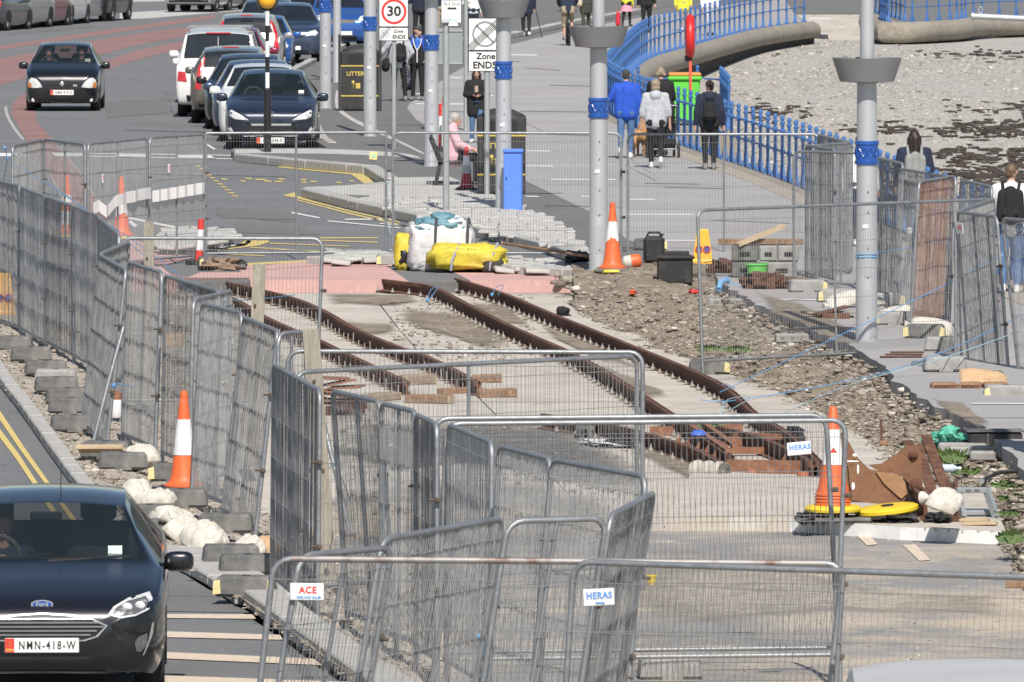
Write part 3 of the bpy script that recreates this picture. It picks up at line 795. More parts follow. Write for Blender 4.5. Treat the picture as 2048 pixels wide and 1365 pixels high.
stones('loose_rubble', pts, M['stones'], 2)
pts = []
for x, y, z in LVv:
    if rs.random() < .75: pts.append((x + rs.uniform(-.1, .1), y + rs.uniform(-.12, .12), z + .004, min(.006 + rs.expovariate(1 / .008), .05)))
for k in range(2600):
    u, v = rs.uniform(300, 660), rs.uniform(590, 800)
    if u > 420 + (v - 590) * 1.15: continue
    c = G(u, v, SZ + .04); pts.append((c.x, c.y, c.z, min(.008 + rs.expovariate(1 / .012), .07)))
for k in range(1500):
    u, v = rs.uniform(640, 1300), rs.uniform(850, 1085)
    c = G(u, v, SZ + .04); pts.append((c.x, c.y, c.z, min(.004 + rs.expovariate(1 / .006), .04)))
for k in range(900):
    u, v = rs.uniform(780, 1070), rs.uniform(590, 720)
    c = G(u, v, SZ + .03); pts.append((c.x, c.y, c.z, min(.006 + rs.expovariate(1 / .01), .05)))
for k in range(4200):
    u, v = rs.uniform(560, 2048), rs.uniform(1070, 1345)
    c = G(u, v, SZ); pts.append((c.x, c.y, c.z, min(.003 + rs.expovariate(1 / .004), .03)))
stones('loose_gravel', pts, M['stones'], 3)
def wall_x(y):
    for a, b in zip(WL, WL[1:]):
        if (a[1] - y) * (b[1] - y) <= 0 and a[1] != b[1]: return a[0] + (b[0] - a[0]) * (y - a[1]) / (b[1] - a[1])
    return 9.8 if y < 346 else 99
pts = []
while len(pts) < 36000:
    v = rs.uniform(52, 470)
    u = rs.uniform(1380, 2060)
    c = G(u, v, -1.4)
    if c.x < wall_x(c.y) + .5 or c.y > 328 and c.x > 12: continue
    if NZ.noise(V((c.x * .35, c.y * .06, 2))) + rs.uniform(-.5, .5) < -.12: continue
    pts.append((c.x, c.y, bz(c.y), min(.014 + rs.expovariate(1 / .017), .13)))
stones('beach_shingle', pts, M['pebbles'], 4, .75)
# seaweed lines left by the tide
b = B()
def weed(u0, u1, v0, v1, n, w0=.06):
    for k in range(n):
        u, v = rs.uniform(u0, u1), rs.gauss((v0 + v1) / 2, (v1 - v0) / 4)
        c = G(u, v, -1.39 + .85 * min(max((380 - v) / 300, 0), 1) ** 2 * 0)
        if c.x < wall_x(c.y) + .3: continue
        if NZ.noise(V((c.x * .6, c.y * .09, 7))) < rs.uniform(-.45, .15): continue
        b.ell((c.x, c.y, bz(c.y) + rs.uniform(.02, .04)), (rs.uniform(.03, .16), rs.uniform(.06, .3), rs.uniform(.015, .04)), 6, MX.Rotation(rs.uniform(0, 3), 3, 'Z'))
weed(1680, 2060, 325, 375, 420)
weed(1780, 2060, 300, 330, 180)
weed(1900, 2060, 258, 290, 120)
weed(1690, 1900, 262, 285, 90)
weed(1780, 2060, 232, 248, 160)
weed(1420, 1640, 70, 115, 150)
weed(1390, 1560, 120, 150, 90)
weed(1500, 1620, 230, 262, 60)
weed(1760, 2060, 372, 420, 200)
weed(1800, 2060, 150, 170, 60)
stuff(b.obj('seaweed', M['seaweed'], smooth=180))
# ------------------------------------------------------------------ lettering
def text(name, s, size, mt, par, loc, rz=0.0, weight=0.0, align='CENTER', rx=math.pi / 2, sx=1.0, depth=.001, space=1.0):
    cu = bpy.data.curves.new(name, 'FONT')
    cu.body = s; cu.size = size; cu.align_x = align; cu.align_y = 'CENTER'
    cu.offset = weight; cu.extrude = depth; cu.space_character = space; cu.resolution_u = 3
    o = bpy.data.objects.new(name, cu)
    me = bpy.data.meshes.new_from_object(o)
    bpy.data.objects.remove(o); bpy.data.curves.remove(cu)
    me.name = name
    me.materials.clear()
    q = link(name, me, mt, par, loc)
    q.rotation_euler = (rx, 0, rz)
    q.scale = (sx, 1, 1)
    return q
def ring(b, c, r0, r1, y0, y1, n=32):
    "flat ring facing -y"
    vs = []
    for y in (y0, y1):
        for r in (r0, r1):
            vs += [(c[0] + r * math.cos(6.28318 * k / n), y, c[1] + r * math.sin(6.28318 * k / n)) for k in range(n)]
    fs = []
    for k in range(n):
        j = (k + 1) % n
        fs += [(k, j, n + j, n + k), (n + k, n + j, 3 * n + j, 3 * n + k), (k, 2 * n + k, 2 * n + j, j)]
    return b.add(vs, fs)

# ------------------------------------------------------------------ railings on the sea wall
def walk(line, step):
    acc, out, want = 0, [], 0
    for a, b in zip(line, line[1:]):
        a, b = V(a), V(b)
        L = (b - a).length
        while want <= acc + L:
            out.append((a.lerp(b, (want - acc) / L), (b - a).normalized()))
            want += step
        acc += L
    return out
pb = B()
pb.box((0, 0, .03), (.16, .16, .06)).box((0, 0, .15), (.1, .1, .2), taper=.65)
pb.lathe([(.036, .24), (.03, .3), (.03, .98), (.045, 1.0), (.045, 1.03), (.022, 1.05), (.038, 1.08), (.043, 1.11), (.032, 1.14), (.004, 1.155)], 8)
for z in (.5, .86): pb.lathe([(.03, z - .05), (.045, z - .04), (.045, z + .04), (.03, z + .05)], 8, cap=False)
post_me = pb.mesh('railing_post'); post_me.shade_smooth(); post_me.set_sharp_from_angle(angle=R(40)); post_me.materials.append(M['blue_rail'])
def railing(label, line, step, inset=.12):
    pts = walk(line, step)
    o0 = pts[0][0]
    t = thing('railing', label, 'railing', (o0.x, o0.y, KZ + .02), 0, 'blue sea wall railings')
    ps = []
    for p, d in pts:
        q = V((p.x - d.y * -inset * 0 + d.y * inset - o0.x, p.y - d.x * inset - o0.y, 0))
        o = link('railing_post', post_me, None, t, q)
        o.rotation_euler = (0, 0, math.atan2(d.y, d.x))
        ps.append(q)
    for z in (.5, .86):
        B().tube([p + V((0, 0, z)) for p in ps], .02, 6).obj('rail', M['blue_rail'], t, 60)
    return t
WN = [p for p in WL if 60 <= p[1] <= 227]
WF = [p for p in WL if p[1] >= 227]
railing('long blue railing running beside the walkers down the right side', WN, 1.38)
railing('blue railing curving along the tan sea wall above the beach', WF, 1.95)
railing('blue railing at the top right beyond the slipway gap', FW2[3:], 1.2)
railing('short blue railing turning inland at the far slipway', [(12.9, 331.5), (12.3, 352)], 2.1)

# ------------------------------------------------------------------ silver lamp posts
def lamp_parts(t, thin=False):
    k = .78 if thin else 1
    B().lathe([(.16 * k, 0), (.16 * k, .012)], 20).obj('base_plate', M['post'], t)
    B().lathe([(.138 * k, .0), (.134 * k, .02), (.128 * k, 2.2), (.122 * k, 3.2)], 24).obj('lower_shaft', M['post'], t, 40)
    B().lathe([(.09 * k, 3.2), (.075 * k, 6), (.06 * k, 8.2)], 20).obj('upper_shaft', M['post'], t, 40)
    b = B().lathe([(.12, 3.18), (.335, 3.2), (.43, 3.49), (.41, 3.49), (.32, 3.225), (.1, 3.21)], 36, cap=False)
    b.obj('collar', M['bowl'], t, 40)
    if not thin:
        b = B().lathe([(.128, 2.18), (.146, 2.18), (.15, 2.2), (.15, 2.225), (.14, 2.23), (.14, 2.42), (.15, 2.425), (.15, 2.45), (.146, 2.47), (.126, 2.47)], 28, cap=False)
        n = 60
        for ph in (0, math.pi):
            pts = [V((.142 * math.cos(6.28318 * i / n), .142 * math.sin(6.28318 * i / n), 2.325 + .05 * math.sin(6.28318 * i / n * 6 + ph))) for i in range(n)]
            b.tube(pts, .009, 4, closed=True)
        b.obj('blue_band', M['blue_band'], t, 35)
        b = B()
        for z in (1.0, .45):
            vs = []
            for a in range(-3, 4):
                an = -math.pi / 2 + .06 + a * .12
                vs += [(.1365 * math.cos(an), .1365 * math.sin(an), z - .2), (.1365 * math.cos(an), .1365 * math.sin(an), z + .2)]
            b.add(vs, [(2 * i, 2 * i + 2, 2 * i + 3, 2 * i + 1) for i in range(6)])
        b.obj('access_door', M['post'], t)
        b = B()
        for z in (.3, .8, 1.15, 1.6, 1.85): b.lathe([(.012, 0), (.012, .008)], 6, (.012, -.139, z), MX.Rotation(math.pi / 2, 3, 'X'))
        b.obj('bolts', M['bowl'], t)
        B().box((-.02, -.1345, 1.42), (.07, .006, .05)).obj('sticker', M['sign_white'], t)
    b = B().tube([(0, 0, 8.1), (.4, 0, 8.3), (1.3, 0, 8.35)], .04, 8)
    b.obj('lantern_arm', M['post'], t, 50)
    B().bbox((1.5, 0, 8.33), (.7, .28, .1), .03).obj('lantern', M['bowl'], t)
def lamp(u, v, label, thin=False, arm=False):
    t = thing('lamp_post', label, 'lamp post', G(u, v, KZ), 0, 'silver lamp posts along the promenade')
    lamp_parts(t, thin)
    if arm:
        b = B().tube([(-.05, 0, 4.4), (-.9, 0, 4.44)], .03, 8)
        b.lathe([(.036, 0), (.036, .03)], 8, (-.92, 0, 4.44), MX.Rotation(math.pi / 2, 3, 'Y'))
        b.tube([(-.83 + .02 * math.cos(a * .7), 0, 4.5 + .035 * math.sin(a * .7)) for a in range(9)], .006, 4, closed=True)
        b.obj('banner_arm', M['post'], t, 50)
    return t
lamp(1733, 683, 'nearest tall silver lamp post with grey collar, blue rope tied round it')
lamp(1197, 541, 'silver lamp post beside the orange cone in the middle')
lamp(1007, 421, 'silver lamp post with blue band just behind the tall blue box')
lamp(863, 333, 'silver lamp post behind the bench, partly hidden by a grey sign back')
lamp(740, 273, 'silver lamp post in front of the far litter bin')
lamp(651, 217, 'silver lamp post beside the dark blue parked car, nearest to the road')
lamp(674, 165, 'slim far silver pole next to the litter bin', thin=True)
lamp(2126, 927, 'silver lamp post just past the right edge, only its collar and arm showing', arm=True)
lamp(520, -30, 'far lamp post')  if False else None

# zebra crossing beacon
zb = G(535, 305, KZ)
t = thing('crossing_beacon', 'black and white striped crossing pole with yellow globe in front of parked cars', 'beacon', zb)
B().lathe([(.075, 0), (.075, 1.22), (.068, 1.22), (.042, 1.26)], 14).obj('pole_base', mat('black pole paint', (.018, .018, .019), .35), t, 40)
for k in range(5):
    B().lathe([(.042, 1.26 + k * .305), (.042, 1.26 + (k + 1) * .305)], 12).obj('pole_band', M['sign_white'] if k % 2 == 0 else M['sign_black'], t, 40)
M['amber'] = mat('amber globe', (.85, .42, .015), .3, coat=.5, n=(3, (.8, .38, .02), .4, .7))
B().ell((0, 0, 2.97), (.17, .17, .17), 18).obj('globe', M['amber'], t, 180)
ring(B(), (0, 2.97), .15, .215, .0, .03, 36).obj('backing_ring', M['black_plastic'], t, 40)
B().lathe([(.05, 2.77), (.07, 2.79), (.06, 2.82)], 16).obj('socket', M['black_plastic'], t, 40)

# ------------------------------------------------------------------ signs
def plate(t, name, x0, x1, z0, z1, y=-.05, mt=None, border=True):
    o = B().bbox(((x0 + x1) / 2, y, (z0 + z1) / 2), (x1 - x0, .012, z1 - z0), .004).obj(name, mt or M['sign_white'], t)
    if border:
        b = B()
        k, yy = .012, y - .0085
        b.box(((x0 + x1) / 2, yy, z0 + .004), (x1 - x0, .003, k)).box(((x0 + x1) / 2, yy, z1 - .004), (x1 - x0, .003, k))
        b.box((x0 + .004, yy - .0005, (z0 + z1) / 2), (k, .003, z1 - z0)).box((x1 - .004, yy - .0005, (z0 + z1) / 2), (k, .003, z1 - z0))
        b.obj('border', M['sign_black'], o)
    return o
p0 = G(788, 298, KZ); s0 = FPX / p0.y
zpx = lambda v, base, s: (base - v) / s
t = thing('speed_limit_sign', 'white 30 speed limit sign with 20 zone ends plate below', 'road sign', p0)
B().lathe([(.045, 0), (.045, 2.95)], 12).obj('pole', M['pole'], t, 40)
zz = lambda v: zpx(v, 298, s0)
pl = plate(t, 'sign_plate', -.295, .285, zz(54), zz(54) + .66)
cz = zz(54) + .3
b = ring(B(), (0, cz), .2, .25, -.059, -.0575); b.obj('red_ring', M['sign_red'], pl)
text('numerals', '30', .27, M['sign_black'], pl, (0, -.0585, cz), weight=.008, sx=1.05)
pl = plate(t, 'zone_plate', -.295, .285, zz(82), zz(55))
cz = (zz(82) + zz(55)) / 2
ring(B(), (-.185, cz), .073, .085, -.059, -.0575).obj('grey_ring', M['sign_grey'], pl)
text('numerals', '20', .1, M['sign_grey'], pl, (-.185, -.0585, cz), weight=.003)
b = B()
for k in range(-2, 3): b.beam((-.28 + k * .012, -.0592, cz - .115 - k * .008), (-.08 + k * .012, -.0592, cz + .125 - k * .008), .001, .006)
b.obj('cancel_bars', M['sign_grey'], pl)
text('words', 'Zone', .085, M['sign_black'], pl, (.09, -.0585, cz + .055), weight=.002)
text('words', 'ENDS', .105, M['sign_black'], pl, (.1, -.0585, cz - .06), weight=.003)
# no-parking zone ends sign
p0 = G(974, 390, KZ); s0 = FPX / p0.y
zz = lambda v: zpx(v, 390, s0)
t = thing('zone_ends_sign', 'white zone ends sign with grey crossed circle, partly hidden by a lamp post', 'road sign', p0)
B().lathe([(.048, 0), (.048, 2.95)], 12).obj('pole', M['pole'], t, 40)
xx0, xx1 = -37 / s0, 30 / s0
pl = plate(t, 'sign_plate', xx0, xx1, zz(101), zz(36))
cx, cz = (xx0 + xx1) / 2, (zz(101) + zz(36)) / 2
ring(B(), (cx, cz), .19, .225, -.059, -.0575).obj('grey_ring', M['sign_grey'], pl)
b = B().beam((cx - .145, -.0585, cz + .145), (cx + .145, -.0585, cz - .145), .001, .036)
b.obj('bar', M['sign_grey'], pl)
b = B()
for k in range(-2, 3): b.beam((cx - .27 + k * .018, -.0595, cz - .25 - k * .018), (cx + .27 + k * .018, -.0595, cz + .25 - k * .018), .001, .011)
b.obj('cancel_bars', M['sign_black'], pl)
pl = plate(t, 'words_plate', xx0, xx1, zz(143), zz(102))
text('words', 'Zone', .15, M['sign_black'], pl, (cx + .01, -.0585, zz(113)), weight=.004)
text('words', 'ENDS', .165, M['sign_black'], pl, (cx - .01, -.0585, zz(131)), weight=.005)
# grey back of a sign on two poles, bus stop flag on the nearer pole
p0 = G(892, 425, KZ); s0 = FPX / p0.y
t = thing('bus_stop_pole', 'tall grey pole with white bus stop flag and green stripe at its top', 'bus stop', p0)
B().lathe([(.052, 0), (.052, 4.1)], 12).obj('pole', M['pole'], t, 40)
zz = lambda v: zpx(v, 425, s0)
x0, x1 = -9 / s0, 30 / s0
f = B().bbox(((x0 + x1) / 2, -.08, (zz(46) + zz(-8)) / 2), (x1 - x0, .05, zz(-8) - zz(46)), .01).obj('flag', M['sign_white'], t)
M['green_tape'] = mat('green tape', (.22, .6, .13), .5, n=(6, (.18, .52, .1), .4, .7))
B().beam((.073, -.111, zz(43)), (.06, -.111, zz(-6)), .002, .03, V((0, 1, 0))).obj('green_stripe', M['green_tape'], f)
B().bbox((.1, -.108, zz(17)), (.15, .006, .03), .002).obj('dark_strip', M['sign_black'], f)
text('words', 'Bus Stop', .075, M['sign_grey'], f, (.1, -.1065, zz(8)), weight=.001)
B().bbox((.08, -.108, zz(-3)), (.3, .006, .07), .002).obj('blue_strip', mat('pale blue print', (.45, .52, .6), .5), f)
B().bbox((.06, -.108, zz(40)), (.26, .006, .06), .002).obj('blue_strip', mat('pale grey blue print', (.5, .55, .6), .5), f)
b = B().box((.12, -.09, zz(48)), (.16, .12, .05), taper=.7); b.obj('light_housing', M['sign_white'], f)
p0 = G(927, 262, KZ); s0 = FPX / p0.y
zz = lambda v: zpx(v, 262, s0)
t = thing('sign_board', 'blank grey back of a sign board between two tall poles', 'road sign', p0)
for x in (0.05, -.62): B().lathe([(.045, 0), (.045, 2.9)], 10, (x, .06, 0)).obj('pole', M['pole'], t, 40)
B().bbox((-.38, 0, (zz(130) + zz(57)) / 2), (.72, .012, zz(57) - zz(130)), .004).obj('panel', M['sign_back'], t)
for z in (zz(127), zz(62)): B().box((-.38, -.018, z), (.72, .02, .035)).obj('channel', M['pole'], t)
B().box((-.64, -.009, zz(121)), (.13, .003, .055)).obj('label_sticker', M['sign_white'], t)

# ------------------------------------------------------------------ litter bins, blue box
def bin_(u, v, wd, ht, label, txt_x, words=True):
    p0 = G(u, v, KZ)
    t = thing('litter_bin', label, 'litter bin', p0, 0, 'black litter bins')
    B().bbox((0, 0, ht * .37), (wd * .97, .55, ht * .7), .02).obj('body', M['bin'], t)
    B().bbox((0, 0, ht * .83), (wd, .58, ht * .22), .025).obj('hood', M['bin'], t)
    B().lathe([(wd * .5, ht * .94), (wd * .45, ht * .97), (wd * .2, ht * 1.04), (.01, ht * 1.05)], 24, sy=.6).obj('dome', M['bin'], t, 40)
    B().box((0, -.289, ht * .83), (wd * .62, .02, ht * .13)).obj('opening', M['sign_black'], t)
    for z in (ht * .715, ht * .24): B().bbox((0, 0, z), (wd * .985, .565, .03), .004).obj('gold_band', M['gold'], t)
    if words:
        text('words', 'LITTER', .13, M['gold'], t, (txt_x, -.278, ht * .59), weight=.003)
        b = B().bbox((txt_x + .06, -.279, ht * .4), (.1, .008, .12), .003).ell((txt_x - .05, -.279, ht * .46), (.035, .008, .035), 8)
        b.beam((txt_x - .05, -.279, ht * .45), (txt_x - .04, -.279, ht * .36), .008, .05, V((0, 1, 0))).beam((txt_x - .05, -.28, ht * .43), (txt_x + .04, -.28, ht * .42), .008, .025, V((0, 1, 0)))
        b.obj('emblem', M['gold'], t)
    return t
bt = bin_(720, 222, .86, 1.42, 'far black litter bin with gold lettering beside the parked cars', -.1)
for x in (-.46, .46): B().box((x, -.1, .86), (.05, .5, 1.72)).obj('side_frame', M['bin'], bt)
bin_(1003, 388, .86, 1.42, 'nearer black litter bin with gold bands behind the blue box', -.12)
p0 = G(1026, 424, KZ); 
t = thing('utility_box', 'bright blue upright utility box in front of a lamp post', 'utility box', p0, R(-2))
M['blue_box'] = mat('bright blue painted metal', (.1, .24, .82), .5, n=(3, (.085, .215, .76), .4, .7))
B().bbox((0, .1, .49), (.31, .26, .98), .012).obj('cabinet', M['blue_box'], t)
B().bbox((0, .09, 1.005), (.335, .3, .06), .015).obj('lid', M['blue_box'], t)
B().bbox((.147, -.034, .5), (.008, .012, .94), .003).obj('door_seam', M['blue_band'], t)
B().box((-.11, -.035, .55), (.02, .012, .05)).obj('latch', M['black_plastic'], t)

# ------------------------------------------------------------------ temporary fence panels
foot_b = B().bbox((0, 0, .085), (.5, .3, .17), .025)
foot_b.v = [(x * (1 - .07 * (z > .1)), y * (1 - .1 * (z > .1)), z) for x, y, z in foot_b.v]
foot_b.box((0, 0, .02), (.16, .306, .05))
foot_me = foot_b.mesh('block'); foot_me.materials.append(M['rubber'])
foot2_me = foot_me.copy(); foot2_me.materials.clear(); foot2_me.materials.append(M['concrete_block'])
hole_me = B().box((0, 0, .171), (.06, .06, .006)).mesh('socket'); hole_me.materials.append(M['sign_black'])
M['reflector'] = mat('pale yellow reflector', (.72, .62, .3), .5, n=(6, (.6, .5, .25), .45, .7))
refl_me = B().add([(.19, -.154, .03), (.248, -.154, .02), (.248, -.146, .13), (.2, -.142, .14), (.19, -.164, .03), (.258, -.16, .02), (.254, -.15, .13), (.2, -.15, .145)],
                  [(4, 5, 6, 7), (0, 3, 2, 1), (0, 1, 5, 4), (1, 2, 6, 5), (2, 3, 7, 6), (3, 0, 4, 7)]).mesh('reflector'); refl_me.materials.append(M['reflector'])
def foot(p, rz, label, light=False, refl=True, group='feet of the temporary fences'):
    t = thing('fence_block', label, 'fence foot', p, rz, group)
    link('block', foot2_me if light else foot_me, None, t)
    link('socket', hole_me, None, t)
    if refl:
        link('reflector', refl_me, None, t)
        if rnd.random() < .35:
            o = link('reflector', refl_me, None, t); o.scale = (-1, 1, 1)
    return t
PANELS = {}
def panel(key, tl, tr, label, lean=(0, 0), zt=1.9, rounded=True, mids=(.5,), ground=None, rust_top=False, rusty_wire=False, clamp=True, group='grey temporary fence panels', h=1.8, mesh=True):
    A, Bq = G(tl[0], tl[1], zt), G(tr[0], tr[1], zt)
    w = (Bq - A).length
    X = (Bq - A).normalized()
    sp = -.17 if ground is None else ground
    base = A + V((lean[0], lean[1], -h))
    lx = lean[0] * X.x + lean[1] * X.y
    base = base - X * lx
    Zv = (A - base); hh = Zv.length; Zv.normalize()
    Yv = Zv.cross(X).normalized()
    Zo = X.cross(Yv)
    mtx = MX((X, Yv, Zo)).transposed()
    t = bpy.data.objects.new('mesh_fence', None); C.objects.link(t); t.empty_display_size = .1
    # origin at the foot of the left leg
    leg = (base.z - sp) / max(Zv.z, .5)
    t.location = A - Zo * (leg + hh)
    t.rotation_euler = mtx.to_euler()
    tag(t, label, 'fence', group)
    sh = (Zv.dot(X))
    L0 = leg
    Ht = L0 + hh
    r = .11 if rounded else .02
    X1 = w
    arc = lambda cx, cz, a0, a1: [V((cx + r * math.cos(a0 + (a1 - a0) * k / 4), 0, cz + r * math.sin(a0 + (a1 - a0) * k / 4))) for k in range(5)]
    if not rust_top:
        pts = [V((0, 0, 0))] + arc(r, Ht - r, math.pi, math.pi / 2) + arc(X1 - r, Ht - r, math.pi / 2, 0) + [V((X1, 0, 0))]
        B().tube(pts, .021, 7).obj('frame', M['galv'], t, 70)
    else:
        B().tube([V((0, 0, 0))] + arc(r, Ht - r, math.pi, math.pi / 2), .021, 7).obj('frame', M['galv'], t, 70)
        B().tube([V((X1, 0, 0))] + arc(X1 - r, Ht - r, 0, math.pi / 2), .021, 7).obj('frame', M['galv'], t, 70)
        B().tube([V((r, 0, Ht)), V((X1 - r, 0, Ht))], .0212, 7).obj('top_rail', M['galv_rust'], t, 70)
    B().tube([V((0, 0, L0)), V((X1, 0, L0))], .019, 6).obj('bottom_rail', M['galv'], t, 70)
    for m_ in mids: B().tube([V((X1 * m_, .004, L0)), V((X1 * m_, .004, Ht))], .016, 6).obj('middle_post', M['galv'], t, 70)
    if mesh:
        wb = B()
        rr = random.Random(hash(key) % 1000)
        thin = abs(tl[0] - tr[0]) > 260
        rw = .0017 if thin else .0021
        n = max(8, int(w / (.042 if thin else .035)))
        for i in range(1, n):
            x = X1 * i / n + rr.uniform(-.003, .003)
            y = -.012 + rr.uniform(-.003, .003)
            zt_ = Ht - .015 - (max(0, r - min(x, X1 - x)) ** 2 / r if rounded and min(x, X1 - x) < r else 0)
            wb.add([(x - rw, y + rw, L0), (x + rw, y + rw, L0), (x, y - rw, L0), (x - rw, y + rw, zt_), (x + rw, y + rw, zt_), (x, y - rw, zt_)], [(0, 1, 4, 3), (1, 2, 5, 4), (2, 0, 3, 5)])
        for z in [L0 + hh * f for f in (.02, .19, .38, .57, .76, .93)]:
            zz_ = [z + rr.uniform(-.004, .004) for k in range(9)]
            wb.tube([V((X1 * k / 8, -.016, zz_[k])) for k in range(9)], .003, 3, cap=False)
        stuff(wb.obj('wire_mesh', M['wire_rust'] if rusty_wire else M['wire_dark' if key in (9, 11, 14, 15, 17, 20, 22, 25, 27, 33, 36, 40, 41, 44, 49) else 'wire'], t))
    if clamp:
        for z in (L0 + hh * .68, L0 + hh * .3):
            b = B().bbox((X1 + .03, 0, z), (.075, .04, .04), .008).lathe([(.012, 0), (.012, .05)], 6, (X1 + .03, -.02, z), MX.Rotation(math.pi / 2, 3, 'X'))
            b.obj('clamp', M['clamp'], t)
    if abs(lx) > .01:                           # racked a little out of square
        for ch in t.children:
            for q in ch.data.vertices: q.co.x += lx * (Ht - q.co.z) / hh
    PANELS[key] = (t, X1, Ht, L0)
    return t
def board(key, x, z, wd, ht, words, col, sub=None, tilt=0.0, colour2=None):
    "small name board hung on a panel"
    t, X1, Ht, L0 = PANELS[key]
    o = B().bbox((0, 0, 0), (wd, .008, ht), .003).obj('name_board', M['sign_white'], t, None, (x, -.04, z))
    o.rotation_euler = (0, tilt, 0)
    text('lettering', words, ht * .55, col, o, (wd * .03, -.0052, ht * .08), weight=.002, space=1.12, sx=.95)
    if sub: text('lettering', sub, ht * .2, colour2 or col, o, (wd * .05, -.0052, -ht * .34), weight=.001)
    return o
E = 'seen almost edge-on'
